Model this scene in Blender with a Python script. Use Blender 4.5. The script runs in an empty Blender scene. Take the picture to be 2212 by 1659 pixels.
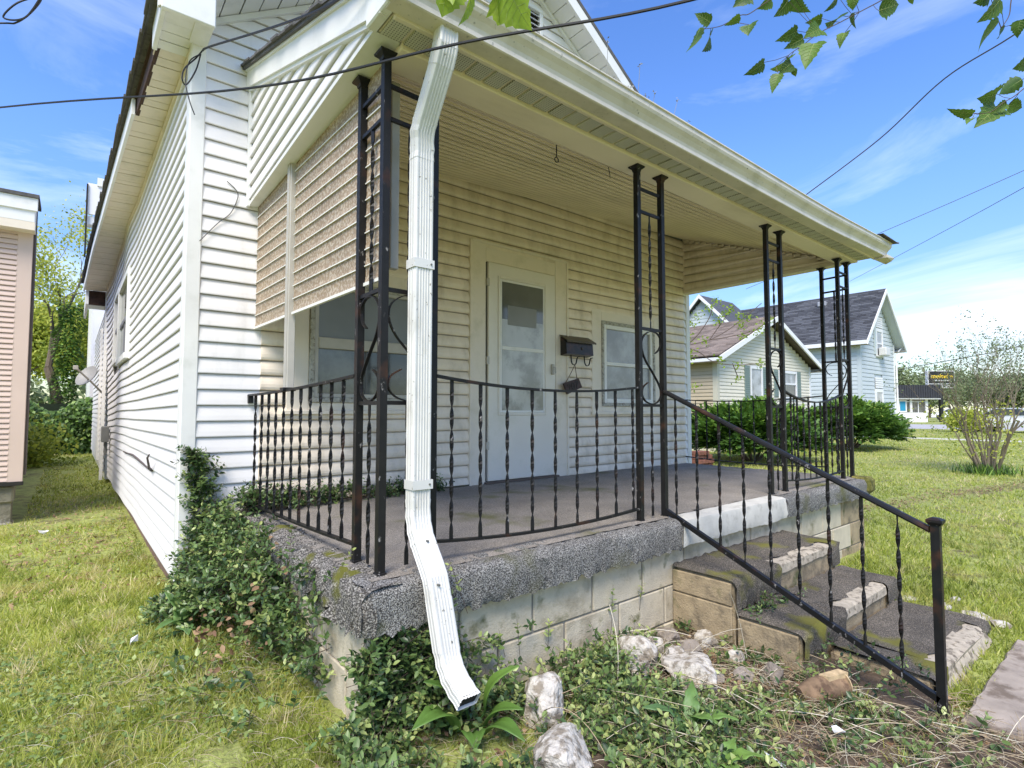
import bpy, math, random
import numpy as np
from mathutils import Vector, Matrix, noise
random.seed(7); rng = np.random.default_rng(7)
S = bpy.context.scene; COL = S.collection
R = math.radians
# ---------------------------------------------------------------- camera
cam = bpy.data.cameras.new('camera'); co = bpy.data.objects.new('camera', cam); COL.objects.link(co)
cam.sensor_width = 36; cam.lens = 36*1166/2212; cam.clip_start = .05; cam.clip_end = 2000
pitch = math.atan(58/1166); yaw = R(39.2)
fw = Vector((math.sin(yaw)*math.cos(pitch), math.cos(yaw)*math.cos(pitch), math.sin(pitch)))
rt = Vector((math.cos(yaw), -math.sin(yaw), 0)); up = rt.cross(fw)
co.matrix_world = Matrix(((rt.x, up.x, -fw.x, 0), (rt.y, up.y, -fw.y, 0), (rt.z, up.z, -fw.z, .64), (0, 0, 0, 1)))
S.camera = co
# ---------------------------------------------------------------- world, sun, exposure
W_ = bpy.data.worlds.new('World'); S.world = W_; W_.use_nodes = True
nt = W_.node_tree; nt.nodes.clear()
def N(t, ty, **k):
    n = t.nodes.new(ty)
    for a, b in k.items():
        if hasattr(n, a): setattr(n, a, b)
        else: n.inputs[a.replace('_', ' ')].default_value = b
    return n
SUN_EL, SUN_AZ = R(52), R(232)     # azimuth measured from +Y clockwise (towards +X)
sky = N(nt, 'ShaderNodeTexSky', sky_type='NISHITA', sun_disc=False, sun_elevation=SUN_EL, sun_rotation=SUN_AZ, air_density=1.0, dust_density=.25, ozone_density=1.3)
hs = N(nt, 'ShaderNodeHueSaturation'); hs.inputs['Hue'].default_value = .513; hs.inputs['Saturation'].default_value = 1.27
tc = N(nt, 'ShaderNodeTexCoord'); mp = N(nt, 'ShaderNodeMapping'); mp.inputs['Scale'].default_value = (1.0, 1.0, 3.2)
n1 = N(nt, 'ShaderNodeTexNoise'); n1.inputs['Scale'].default_value = 1.7; n1.inputs['Detail'].default_value = 9; n1.inputs['Roughness'].default_value = .6; n1.inputs['Distortion'].default_value = .9
cr = N(nt, 'ShaderNodeValToRGB'); cr.color_ramp.elements[0].position = .47; cr.color_ramp.elements[0].color = (0, 0, 0, 1); cr.color_ramp.elements[1].position = .80; cr.color_ramp.elements[1].color = (.7, .7, .7, 1)
sx = N(nt, 'ShaderNodeSeparateXYZ'); ce = N(nt, 'ShaderNodeMapRange'); ce.inputs['From Min'].default_value = .62; ce.inputs['From Max'].default_value = .12; ce.inputs['To Min'].default_value = .22; ce.inputs['To Max'].default_value = 1.35
mul = N(nt, 'ShaderNodeMath', operation='MULTIPLY')
mx = N(nt, 'ShaderNodeMixRGB'); mx.inputs[2].default_value = (4.9, 5.3, 5.9, 1)
bg = N(nt, 'ShaderNodeBackground'); bg.inputs['Strength'].default_value = .115
wo = N(nt, 'ShaderNodeOutputWorld'); L = nt.links.new
L(sky.outputs[0], hs.inputs['Color']); L(tc.outputs['Generated'], mp.inputs[0]); L(mp.outputs[0], n1.inputs['Vector']); L(n1.outputs['Fac'], cr.inputs[0])
L(tc.outputs['Generated'], sx.inputs[0]); L(sx.outputs['Z'], ce.inputs['Value']); L(cr.outputs[0], mul.inputs[0]); L(ce.outputs[0], mul.inputs[1])
L(mul.outputs[0], mx.inputs[0]); hz = N(nt, 'ShaderNodeMapRange'); hz.inputs['From Min'].default_value = .0; hz.inputs['From Max'].default_value = .42; hz.inputs['To Min'].default_value = .50; hz.inputs['To Max'].default_value = 1.0; hz.interpolation_type = 'SMOOTHSTEP'; vm = N(nt, 'ShaderNodeVectorMath', operation='SCALE'); L(sx.outputs['Z'], hz.inputs['Value']); L(hs.outputs[0], vm.inputs[0]); L(hz.outputs[0], vm.inputs['Scale']); L(vm.outputs[0], mx.inputs[1]); L(mx.outputs[0], bg.inputs[0]); L(bg.outputs[0], wo.inputs[0])
sl = bpy.data.lights.new('sun', 'SUN'); sl.energy = 1.9; sl.angle = R(30); sl.color = (1, .93, .82)
so = bpy.data.objects.new('sun', sl); COL.objects.link(so)
sd = Vector((math.sin(SUN_AZ)*math.cos(SUN_EL), math.cos(SUN_AZ)*math.cos(SUN_EL), math.sin(SUN_EL)))
so.rotation_euler = sd.to_track_quat('Z', 'Y').to_euler(); so.location = sd*30
S.view_settings.view_transform = 'Standard'; S.view_settings.look = 'None'; S.view_settings.gamma = 1; S.view_settings.exposure = 1.47
S.view_settings.use_curve_mapping = False
S.render.engine = 'CYCLES'
try:
    S.cycles.use_denoising = True; S.cycles.max_bounces = 8; S.cycles.diffuse_bounces = 4; S.cycles.transparent_max_bounces = 8
except Exception: pass

# ---------------------------------------------------------------- materials
MATS = {}
def mat(name, base, rough=.6, var=.0, vscale=4., col2=None, c2scale=3., c2pos=(.45, .7), c2str=1., bump=0., bscale=60., bdist=.002, stretch=(1, 1, 1), c2stretch=(1, 1, 1), metal=0., spec=.5, lap=0., attr=None, trans=0., bstretch=None, c2detail=6, vor=False, col3=None, c3scale=30, c3pos=(.6, .75)):
    if name in MATS: return MATS[name]
    m = bpy.data.materials.new(name); m.use_nodes = True; t = m.node_tree; t.nodes.clear(); l = t.links.new
    out = N(t, 'ShaderNodeOutputMaterial'); p = N(t, 'ShaderNodeBsdfPrincipled')
    p.inputs['Roughness'].default_value = rough; p.inputs['Metallic'].default_value = metal; p.inputs['Specular IOR Level'].default_value = spec
    tcn = N(t, 'ShaderNodeTexCoord')
    g = N(t, 'ShaderNodeNewGeometry')
    def coords(st, world=True):
        mm = N(t, 'ShaderNodeMapping'); mm.inputs['Scale'].default_value = st; l(g.outputs['Position'], mm.inputs[0]); return mm.outputs[0]
    if attr:
        at = N(t, 'ShaderNodeAttribute', attribute_name='rnd'); r = N(t, 'ShaderNodeValToRGB')
        e = r.color_ramp.elements
        for i, (pos, c) in enumerate(attr):
            if i < 2: e[i].position = pos; e[i].color = (*c, 1)
            else:
                q = e.new(pos); q.color = (*c, 1)
        l(at.outputs['Fac'], r.inputs[0]); cur = r.outputs[0]
    else:
        rg = N(t, 'ShaderNodeRGB'); rg.outputs[0].default_value = (*base, 1); cur = rg.outputs[0]
    if col2:
        nn = N(t, 'ShaderNodeTexNoise'); nn.inputs['Scale'].default_value = c2scale; nn.inputs['Detail'].default_value = c2detail; nn.inputs['Roughness'].default_value = .65
        l(coords(c2stretch), nn.inputs['Vector'])
        mr = N(t, 'ShaderNodeMapRange'); mr.interpolation_type = 'SMOOTHSTEP'; mr.inputs['From Min'].default_value = c2pos[0]; mr.inputs['From Max'].default_value = c2pos[1]; mr.inputs['To Max'].default_value = c2str
        l(nn.outputs['Fac'], mr.inputs['Value'])
        mm = N(t, 'ShaderNodeMixRGB'); mm.inputs[2].default_value = (*col2, 1); l(mr.outputs[0], mm.inputs[0]); l(cur, mm.inputs[1]); cur = mm.outputs[0]
    if col3:
        nn = N(t, 'ShaderNodeTexNoise'); nn.inputs['Scale'].default_value = c3scale; nn.inputs['Detail'].default_value = 4
        l(g.outputs['Position'], nn.inputs['Vector'])
        mr = N(t, 'ShaderNodeMapRange'); mr.inputs['From Min'].default_value = c3pos[0]; mr.inputs['From Max'].default_value = c3pos[1]; l(nn.outputs['Fac'], mr.inputs['Value'])
        mm = N(t, 'ShaderNodeMixRGB'); mm.inputs[2].default_value = (*col3, 1); l(mr.outputs[0], mm.inputs[0]); l(cur, mm.inputs[1]); cur = mm.outputs[0]
    if var:
        nn = N(t, 'ShaderNodeTexNoise'); nn.inputs['Scale'].default_value = vscale; nn.inputs['Detail'].default_value = 5
        l(coords(stretch), nn.inputs['Vector'])
        mr = N(t, 'ShaderNodeMapRange'); mr.inputs['From Min'].default_value = .25; mr.inputs['From Max'].default_value = .75; mr.inputs['To Min'].default_value = 1-var; mr.inputs['To Max'].default_value = 1+var
        l(nn.outputs['Fac'], mr.inputs['Value'])
        mm = N(t, 'ShaderNodeVectorMath', operation='SCALE'); l(cur, mm.inputs[0]); l(mr.outputs[0], mm.inputs['Scale']); cur = mm.outputs[0]
    if lap:  # dark line below each board lip: lap shadow plus grime, put into the colour
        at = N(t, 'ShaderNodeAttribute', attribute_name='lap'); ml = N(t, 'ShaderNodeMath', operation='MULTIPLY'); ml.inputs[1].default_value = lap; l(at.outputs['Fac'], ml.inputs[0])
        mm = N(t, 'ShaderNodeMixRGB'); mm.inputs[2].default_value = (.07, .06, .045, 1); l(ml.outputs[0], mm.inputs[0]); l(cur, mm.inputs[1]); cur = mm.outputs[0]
    l(cur, p.inputs['Base Color'])
    if bump:
        bn = N(t, 'ShaderNodeTexVoronoi' if vor else 'ShaderNodeTexNoise'); bn.inputs['Scale'].default_value = bscale
        if not vor: bn.inputs['Detail'].default_value = 4
        l(coords(bstretch or (1, 1, 1)), bn.inputs['Vector'])
        b = N(t, 'ShaderNodeBump'); b.inputs['Strength'].default_value = bump; b.inputs['Distance'].default_value = bdist
        l(bn.outputs['Distance' if vor else 'Fac'], b.inputs['Height']); l(b.outputs[0], p.inputs['Normal'])
    if trans:
        tr = N(t, 'ShaderNodeBsdfTranslucent'); l(cur, tr.inputs['Color']); ms = N(t, 'ShaderNodeMixShader'); ms.inputs[0].default_value = trans
        l(p.outputs[0], ms.inputs[1]); l(tr.outputs[0], ms.inputs[2]); l(ms.outputs[0], out.inputs[0])
    else: l(p.outputs[0], out.inputs[0])
    MATS[name] = m; return m
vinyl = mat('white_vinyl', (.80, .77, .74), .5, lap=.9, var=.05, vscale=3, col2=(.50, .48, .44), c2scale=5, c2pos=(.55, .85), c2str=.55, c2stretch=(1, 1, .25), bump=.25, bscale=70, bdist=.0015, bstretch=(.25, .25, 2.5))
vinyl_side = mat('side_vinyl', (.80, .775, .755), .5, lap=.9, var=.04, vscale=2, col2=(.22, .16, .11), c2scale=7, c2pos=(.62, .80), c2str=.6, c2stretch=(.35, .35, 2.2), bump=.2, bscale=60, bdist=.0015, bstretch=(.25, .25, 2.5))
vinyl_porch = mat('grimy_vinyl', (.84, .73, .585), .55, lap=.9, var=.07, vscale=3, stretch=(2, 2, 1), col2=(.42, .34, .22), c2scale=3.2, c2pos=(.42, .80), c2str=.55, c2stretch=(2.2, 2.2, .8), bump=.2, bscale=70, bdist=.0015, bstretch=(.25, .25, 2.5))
trim = mat('white_trim', (.79, .775, .73), .45, var=.06, vscale=3, col2=(.5, .5, .42), c2scale=4, c2pos=(.5, .8), c2str=.5)
trim_porch = mat('cream_trim', (.80, .71, .58), .5, var=.08, vscale=4, col2=(.44, .40, .27), c2scale=4, c2pos=(.45, .8), c2str=.6)
soffit_m = mat('cream_soffit', (.78, .68, .54), .5, var=.08, vscale=3, col2=(.42, .38, .26), c2scale=3, c2pos=(.45, .75), c2str=.6)
ceil_m = mat('ceiling_vinyl', (.86, .745, .575), .5, var=.07, vscale=2, col2=(.56, .45, .30), c2scale=2.5, c2pos=(.48, .8), c2str=.5, c2stretch=(.5, 2, 1))
gutter_m = mat('gutter_metal', (.66, .60, .50), .4, var=.05, vscale=3, col2=(.37, .34, .24), c2scale=5, c2pos=(.45, .75), c2str=.55, col3=(.14, .14, .11), c3scale=45, c3pos=(.66, .78))
iron = mat('black_iron', (.010, .0095, .009), .5, spec=.3, var=.3, vscale=20, col2=(.34, .32, .30), c2scale=34, c2pos=(.63, .69), c2str=.8, c2stretch=(1, 1, .5), col3=(.05, .022, .012), c3scale=7, c3pos=(.60, .72), bump=.3, bscale=90, bdist=.001)
spout_m = mat('downspout_metal', (.66, .645, .60), .35, var=.08, vscale=9, col2=(.40, .38, .31), c2scale=11, c2pos=(.52, .72), c2str=.55, c2stretch=(1, 1, .4), col3=(.22, .20, .15), c3scale=60, c3pos=(.66, .74))
carpet = mat('grey_outdoor_carpet', (.05, .047, .043), .95, var=.25, vscale=4, col2=(.40, .385, .35), c2scale=190, c2pos=(.43, .60), c2str=.85, c2detail=2, col3=(.10, .10, .03), c3scale=2.2, c3pos=(.60, .72), bump=1.0, bscale=240, bdist=.006)
carpet_flat = mat('worn_carpet_top', (.17, .15, .125), .95, var=.22, vscale=3, col2=(.45, .40, .34), c2scale=200, c2pos=(.44, .62), c2str=.7, c2detail=2, col3=(.12, .12, .03), c3scale=1.7, c3pos=(.60, .72), bump=.6, bscale=300, bdist=.003)
moss_carpet = mat('mossy_carpet', (.05, .045, .038), .95, var=.2, vscale=9, col2=(.44, .41, .36), c2scale=150, c2pos=(.45, .62), c2str=.85, col3=(.12, .12, .015), c3scale=6, c3pos=(.56, .66), bump=.9, bscale=160, bdist=.007)
concrete = mat('bare_concrete', (.55, .53, .47), .9, var=.12, vscale=9, col2=(.30, .28, .23), c2scale=12, c2pos=(.5, .72), c2str=.6, bump=.6, bscale=90, bdist=.004)
block_m = mat('cream_block', (.56, .49, .36), .9, var=.15, vscale=9, col2=(.27, .22, .14), c2scale=6, c2pos=(.48, .70), c2str=.6, bump=.9, bscale=130, bdist=.004, col3=(.17, .16, .08), c3scale=9, c3pos=(.60, .72))
block2_m = mat('tan_block', (.36, .28, .17), .92, var=.2, vscale=14, col2=(.13, .105, .07), c2scale=9, c2pos=(.46, .66), c2str=.75, bump=1., bscale=110, bdist=.005, col3=(.10, .10, .04), c3scale=7, c3pos=(.60, .70))
mortar = mat('mortar', (.24, .22, .18), .95, var=.1)
dark = mat('dark_gap', (.02, .018, .015), .9)
brownm = mat('rotten_wood', (.06, .03, .02), .9, var=.4, vscale=20)
roofm = mat('shingle', (.10, .095, .09), .9, var=.3, vscale=30, bump=.5, bscale=200, bdist=.003)
glass_dark = mat('window_glass', (.05, .055, .06), .06, spec=.9, col2=(.13, .14, .14), c2scale=3, c2pos=(.4, .65))
screen_m = mat('window_screen', (.20, .21, .21), .35, var=.15, vscale=3)
glass_light = mat('frosted_door_glass', (.46, .47, .45), .12, spec=.8, var=.18, vscale=3, col2=(.26, .27, .25), c2scale=2.2, c2pos=(.45, .6))
door_m = mat('door_paint', (.77, .72, .63), .4, var=.05, vscale=3, col2=(.5, .48, .36), c2scale=3, c2pos=(.5, .8), c2str=.5)
black_m = mat('mailbox_metal', (.012, .010, .010), .35, var=.3, vscale=20, col2=(.05, .02, .015), c2scale=10)
wood_plaque = mat('plaque_wood', (.07, .045, .045), .8, var=.3, vscale=40)
rubber = mat('cable_rubber', (.015, .014, .014), .6)
rusty = mat('rusty_chain', (.12, .06, .03), .8)
alu = mat('aluminium', (.46, .43, .37), .4, var=.1, vscale=10)
rock_m = mat('limestone', (.54, .50, .43), .95, var=.22, vscale=26, col2=(.20, .16, .11), c2scale=22, c2pos=(.45, .60), c2str=.85, bump=1., bscale=60, bdist=.010)
rock2_m = mat('brown_rock', (.27, .23, .19), .95, var=.2, vscale=14, col2=(.12, .10, .08), c2scale=9, c2pos=(.45, .7), bump=.8, bscale=70, bdist=.008)
bark = mat('bark', (.13, .10, .075), .95, var=.3, vscale=8, stretch=(3, 3, .6), bump=.6, bscale=30, bdist=.02)
twig = mat('twig', (.10, .07, .05), .8, var=.2)
pale_twig = mat('pale_twig', (.21, .17, .12), .85, var=.25, vscale=5)
logm = mat('cut_log_bark', (.20, .13, .075), .95, var=.45, vscale=22, col2=(.10, .06, .035), c2scale=16, c2pos=(.45, .6), bump=.6, bscale=50, bdist=.006)
logend = mat('cut_log_end', (.46, .34, .19), .85, var=.35, vscale=45)
G_ = lambda *a: a
leaf_vinca = mat('vinca_leaf', (0, 0, 0), .36, attr=[(0, (.025, .055, .018)), (.4, (.085, .15, .045)), (.75, (.20, .29, .085)), (1, (.42, .48, .16))], trans=.25)
leaf_mul = mat('mulberry_leaf', (0, 0, 0), .5, attr=[(0, (.05, .11, .015)), (1, (.12, .22, .02))], trans=.35, var=.25, vscale=60)
leaf_lime = mat('lime_leaf', (0, 0, 0), .5, attr=[(0, (.26, .38, .03)), (1, (.38, .50, .05))], trans=.5, var=.2, vscale=80)
step_carpet = mat('mossy_step_carpet', (.07, .06, .045), .95, var=.35, vscale=5, col2=(.32, .27, .21), c2scale=160, c2pos=(.46, .66), c2str=.7, c2detail=2, col3=(.15, .14, .02), c3scale=3.5, c3pos=(.55, .64), bump=.9, bscale=200, bdist=.006)
vein_m = mat('leaf_vein', (.42, .50, .16), .6, trans=.3)
leaf_hosta = mat('hosta_leaf', (0, 0, 0), .42, attr=[(0, (.06, .14, .03)), (1, (.15, .27, .05))], trans=.25, var=.15, vscale=25)
leaf_dock = mat('dock_leaf', (0, 0, 0), .5, attr=[(0, (.10, .20, .08)), (1, (.20, .34, .07))], trans=.25, var=.2, vscale=30)
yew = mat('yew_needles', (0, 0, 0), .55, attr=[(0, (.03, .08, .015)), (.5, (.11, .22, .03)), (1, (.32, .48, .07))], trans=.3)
tree_leaf = mat('tree_leaf', (0, 0, 0), .6, attr=[(0, (.18, .24, .03)), (.5, (.42, .47, .06)), (1, (.68, .68, .13))], trans=.5)
ivy_leaf = mat('ivy_leaf', (0, 0, 0), .5, attr=[(0, (.03, .075, .015)), (.6, (.10, .20, .03)), (1, (.24, .38, .06))], trans=.25)
far_leaf = mat('far_leaf', (0, 0, 0), .7, attr=[(0, (.13, .17, .08)), (1, (.30, .36, .16))], trans=.25)
grass_m = mat('grass_blade', (0, 0, 0), .5, attr=[(0, (.11, .145, .025)), (.4, (.34, .41, .06)), (.75, (.54, .56, .12)), (1, (.78, .66, .38))], trans=.45, col2=(.56, .48, .18), c2scale=2.6, c2pos=(.52, .66), c2str=.6)
soil = mat('lawn_soil', (.27, .30, .08), .95, var=.35, vscale=9, col2=(.12, .085, .045), c2scale=2.2, c2pos=(.52, .66), c2str=.9, col3=(.36, .40, .10), c3scale=35, c3pos=(.5, .65), bump=.8, bscale=60, bdist=.02)
straw_m = mat('dry_straw', (0, 0, 0), .8, attr=[(0, (.20, .13, .07)), (.5, (.42, .33, .20)), (1, (.75, .68, .52))])
deadleaf = mat('dead_leaf', (0, 0, 0), .8, attr=[(0, (.14, .07, .035)), (1, (.42, .28, .15))])
path_m = mat('path_concrete', (.36, .30, .24), .95, var=.25, vscale=9, col2=(.12, .085, .055), c2scale=5, c2pos=(.46, .62), c2str=.8, bump=.5, bscale=60, bdist=.004)
road_m = mat('asphalt', (.30, .29, .28), .95, var=.1)

# ---------------------------------------------------------------- builders
class MB:
    def __init__(s): s.v = []; s.f = []
    def add(s, vs, fs):
        o = len(s.v); s.v += [tuple(v) for v in vs]; s.f += [tuple(i+o for i in f) for f in fs]; return s
    def box(s, x0, x1, y0, y1, z0, z1):
        return s.add([(x0, y0, z0), (x1, y0, z0), (x1, y1, z0), (x0, y1, z0), (x0, y0, z1), (x1, y0, z1), (x1, y1, z1), (x0, y1, z1)],
                     [(0, 3, 2, 1), (4, 5, 6, 7), (0, 1, 5, 4), (1, 2, 6, 5), (2, 3, 7, 6), (3, 0, 4, 7)])
    def bbox(s, x0, x1, y0, y1, z0, z1, b):
        # box with bevelled edges (convex hull of shrunk faces)
        vs = []
        for (i, j, k) in [(a, c, d) for a in (0, 1) for c in (0, 1) for d in (0, 1)]:
            X = (x0, x1)[i]; Y = (y0, y1)[j]; Z = (z0, z1)[k]; sx_ = b*(1-2*i); sy_ = b*(1-2*j); sz_ = b*(1-2*k)
            vs += [(X, Y+sy_, Z+sz_), (X+sx_, Y, Z+sz_), (X+sx_, Y+sy_, Z)]
        id_ = lambda i, j, k, a: (i*4+j*2+k)*3+a
        fs = []
        for i in (0, 1):
            q = [id_(i, 0, 0, 0), id_(i, 1, 0, 0), id_(i, 1, 1, 0), id_(i, 0, 1, 0)]; fs.append(q if i else q[::-1])
            q = [id_(0, i, 0, 1), id_(1, i, 0, 1), id_(1, i, 1, 1), id_(0, i, 1, 1)]; fs.append(q[::-1] if i else q)
            q = [id_(0, 0, i, 2), id_(1, 0, i, 2), id_(1, 1, i, 2), id_(0, 1, i, 2)]; fs.append(q if i else q[::-1])
        for i in (0, 1):
            for j in (0, 1):
                q = [id_(i, j, 0, 0), id_(i, j, 1, 0), id_(i, j, 1, 1), id_(i, j, 0, 1)]; fs.append(q if i == j else q[::-1])
                q = [id_(i, 0, j, 0), id_(i, 1, j, 0), id_(i, 1, j, 2), id_(i, 0, j, 2)]; fs.append(q[::-1] if i == j else q)
                q = [id_(0, i, j, 1), id_(1, i, j, 1), id_(1, i, j, 2), id_(0, i, j, 2)]; fs.append(q if i == j else q[::-1])
        for i in (0, 1):
            for j in (0, 1):
                for k in (0, 1):
                    q = [id_(i, j, k, 0), id_(i, j, k, 1), id_(i, j, k, 2)]; fs.append(q if (i+j+k) % 2 else q[::-1])
        return s.add(vs, fs)
    def tube(s, pts, r, n=6, caps=True):
        pts = [Vector(p) for p in pts]; rs = r if isinstance(r, (list, tuple)) else [r]*len(pts); o = len(s.v)
        u = None
        for i, p in enumerate(pts):
            d = (pts[min(i+1, len(pts)-1)]-pts[max(i-1, 0)]).normalized()
            if u is None: u = d.orthogonal().normalized()
            else:
                u = (u-d*u.dot(d))
                u = u.normalized() if u.length > 1e-6 else d.orthogonal().normalized()
            w = d.cross(u)
            for k in range(n):
                a = 2*math.pi*k/n; s.v.append(tuple(p+(u*math.cos(a)+w*math.sin(a))*rs[i]))
        for i in range(len(pts)-1):
            for k in range(n):
                a = o+i*n+k; b = o+i*n+(k+1) % n; s.f.append((a, b, b+n, a+n))
        if caps: s.f.append(tuple(o+k for k in range(n))[::-1]); s.f.append(tuple(o+(len(pts)-1)*n+k for k in range(n)))
        return s
    def bar(s, pts, w, h, ref=(0, 0, 1)):
        # rectangular section swept along pts; w across (perp to ref), h along ref
        pts = [Vector(p) for p in pts]; o = len(s.v); rf = Vector(ref)
        for i, p in enumerate(pts):
            d = (pts[min(i+1, len(pts)-1)]-pts[max(i-1, 0)]).normalized()
            a = d.cross(rf); a = a.normalized() if a.length > 1e-6 else Vector((1, 0, 0)); b = a.cross(d).normalized()
            for (i1, j1) in ((-1, -1), (1, -1), (1, 1), (-1, 1)): s.v.append(tuple(p+a*(w/2*i1)+b*(h/2*j1)))
        for i in range(len(pts)-1):
            for k in range(4):
                a = o+i*4+k; b = o+i*4+(k+1) % 4; s.f.append((a, b, b+4, a+4))
        s.f.append((o+3, o+2, o+1, o)); e = o+(len(pts)-1)*4; s.f.append((e, e+1, e+2, e+3)); return s
    def loft(s, rings, closed=True, caps=True):
        o = len(s.v); n = len(rings[0])
        for r_ in rings: s.v += [tuple(p) for p in r_]
        for i in range(len(rings)-1):
            for k in range(n if closed else n-1):
                a = o+i*n+k; b = o+i*n+(k+1) % n; s.f.append((a, b, b+n, a+n))
        if caps: s.f.append(tuple(o+k for k in range(n))[::-1]); s.f.append(tuple(o+(len(rings)-1)*n+k for k in range(n)))
        return s
    def build(s, name, m, parent=None, smooth=False, label=None):
        me = bpy.data.meshes.new(name); off = parent.matrix_world.translation if parent else Vector()
        off = woff(parent) if parent else Vector((0, 0, 0))
        me.from_pydata([(v[0]-off[0], v[1]-off[1], v[2]-off[2]) for v in s.v], [], s.f); me.materials.append(m); me.update()
        if smooth:
            me.polygons.foreach_set('use_smooth', [True]*len(me.polygons))
            try: me.set_sharp_from_angle(angle=R(40))
            except Exception: pass
        o = bpy.data.objects.new(name, me); COL.objects.link(o)
        if parent: o.parent = parent
        if label: o['label'] = label
        return o
def woff(o):
    v = Vector((0, 0, 0))
    while o is not None: v = v+Vector(o.location); o = o.parent
    return v
def thing(name, label, cat, loc=(0, 0, 0), group=None):
    o = bpy.data.objects.new(name, None); COL.objects.link(o); o.location = loc; o.empty_display_size = .1
    o['label'] = label; o['category'] = cat
    if group: o['group'] = group
    return o
def tag(o, label, cat, group=None):
    o['label'] = label; o['category'] = cat
    if group: o['group'] = group
    return o
def kind(o, k): o['kind'] = k; return o
def inst(src, parent, loc, rot=None, scale=None):
    c = src.copy(); COL.objects.link(c); c.parent = parent; c.location = loc
    if rot: c.rotation_euler = rot
    if scale: c.scale = scale
    return c
def npmesh(name, V, F, m, parent=None, rnd=None, smooth=False):
    """V (n,3) array, F (m,k) int array of equal size polygons"""
    off = np.array(woff(parent)) if parent else np.zeros(3)
    me = bpy.data.meshes.new(name); V = np.asarray(V, np.float32)-off.astype(np.float32); F = np.asarray(F, np.int32); k = F.shape[1]
    me.vertices.add(len(V)); me.vertices.foreach_set('co', V.ravel())
    me.loops.add(F.size); me.loops.foreach_set('vertex_index', F.ravel())
    me.polygons.add(len(F)); me.polygons.foreach_set('loop_start', np.arange(0, F.size, k, dtype=np.int32)); me.polygons.foreach_set('loop_total', np.full(len(F), k, np.int32))
    if rnd is not None:
        a = me.attributes.new('rnd', 'FLOAT', 'POINT'); a.data.foreach_set('value', np.asarray(rnd, np.float32))
    me.update(calc_edges=True); me.validate()
    if smooth: me.polygons.foreach_set('use_smooth', np.ones(len(F), bool))
    me.materials.append(m); o = bpy.data.objects.new(name, me); COL.objects.link(o)
    if parent: o.parent = parent
    return o
def frames(d, nrm):
    """rotation matrices with y along d, z near nrm"""
    d = d/np.linalg.norm(d, axis=1, keepdims=True); x = np.cross(d, nrm); l = np.linalg.norm(x, axis=1, keepdims=True)
    x = np.where(l > 1e-5, x/np.maximum(l, 1e-9), np.array([[1., 0, 0]])); z = np.cross(x, d); return np.stack([x, d, z], axis=2)
def scatter(tv, tf, pos, rot, sc):
    tv = np.asarray(tv, float); tf = np.asarray(tf, int); n = len(pos); sc = np.asarray(sc, float)
    sc = sc[:, None, None] if sc.ndim == 1 else sc[:, None, :]
    V = np.einsum('nij,nkj->nki', rot, tv[None]*sc)+pos[:, None, :]
    F = tf[None]+(np.arange(n)*len(tv))[:, None, None]
    return V.reshape(-1, 3), F.reshape(-1, tf.shape[1])
def runit(n):
    v = rng.normal(size=(n, 3)); return v/np.linalg.norm(v, axis=1, keepdims=True)
# leaf templates (x width, y length, z up)
LEAF = ([(0, 0, 0), (-.26, .35, .06), (0, .42, -.02), (.26, .35, .06), (-.2, .72, .03), (.2, .72, .03), (0, 1, -.08)], [(0, 2, 1), (0, 3, 2), (1, 2, 4), (2, 3, 5), (4, 2, 6), (2, 5, 6)])
LEAF4 = ([(0, 0, 0), (-.3, .5, .05), (.3, .5, .05), (0, 1, -.05)], [(0, 2, 1), (1, 2, 3)])
def ground_z(x, y):
    x = np.asarray(x, float); y = np.asarray(y, float)
    z = -.645+.10*np.exp(-((x-.6)**2/1.0+(y-3.0)**2/3.0))
    z = z+.05*np.exp(-((x-1.6)**2/1.6+(y-1.45)**2/.35))
    z = z+.012*np.sin(x*1.7+y*.6)*np.cos(y*1.3-x*.4)*np.exp(-((x-3)**2+(y-3)**2)/600)
    return z
# ================================================================ the house
W = 3.85
house = thing('house', 'white vinyl sided gabled house with a roofed front porch and wavy side wall', 'house', (3.2, 8, -.6))
PROF = [(0, -.001), (.022, -.003), (.0235, .003), (.0205, .03), (.0145, .065), (.009, .087), (.004, .100), (0, .1)]     # (out, up)
PROF_P = [(0, 0), (.018, -.002), (.027, .004), (.031, .018), (.031, .038), (.026, .058), (.018, .078), (.013, .086), (.003, .100), (0, .1)]
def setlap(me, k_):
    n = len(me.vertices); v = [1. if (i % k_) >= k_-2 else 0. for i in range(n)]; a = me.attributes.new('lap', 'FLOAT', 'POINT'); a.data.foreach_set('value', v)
def unit_board(m):
    b = MB(); b.loft([[(x, -o_, z) for (o_, z) in (PROF_P if m.name == 'grimy_vinyl' else PROF)] for x in (0, 1)], closed=True)
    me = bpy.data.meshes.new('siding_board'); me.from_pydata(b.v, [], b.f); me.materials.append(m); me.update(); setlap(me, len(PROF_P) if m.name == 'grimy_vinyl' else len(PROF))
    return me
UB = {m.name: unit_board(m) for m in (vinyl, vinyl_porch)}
wall = MB().box(.555, 5.97, W, W+.1, -.5, 3.1).add([(.555, W, 3.1), (5.97, W, 3.1), (3.27, W, 4.84), (.555, W+.1, 3.1), (5.97, W+.1, 3.1), (3.27, W+.1, 4.84)], [(0, 1, 2), (5, 4, 3), (1, 4, 5, 2), (0, 2, 5, 3)]).build('wall', mat('sheathing', (.3, .29, .27), .9), house)
WO = woff(wall)
OPEN = [(1.13, 2.27, .66, 1.69), (2.66, 3.82, -1, 2.10), (4.19, 5.40, .66, 1.70), (3.0, 3.48, 4.27, 4.56)]
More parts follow.
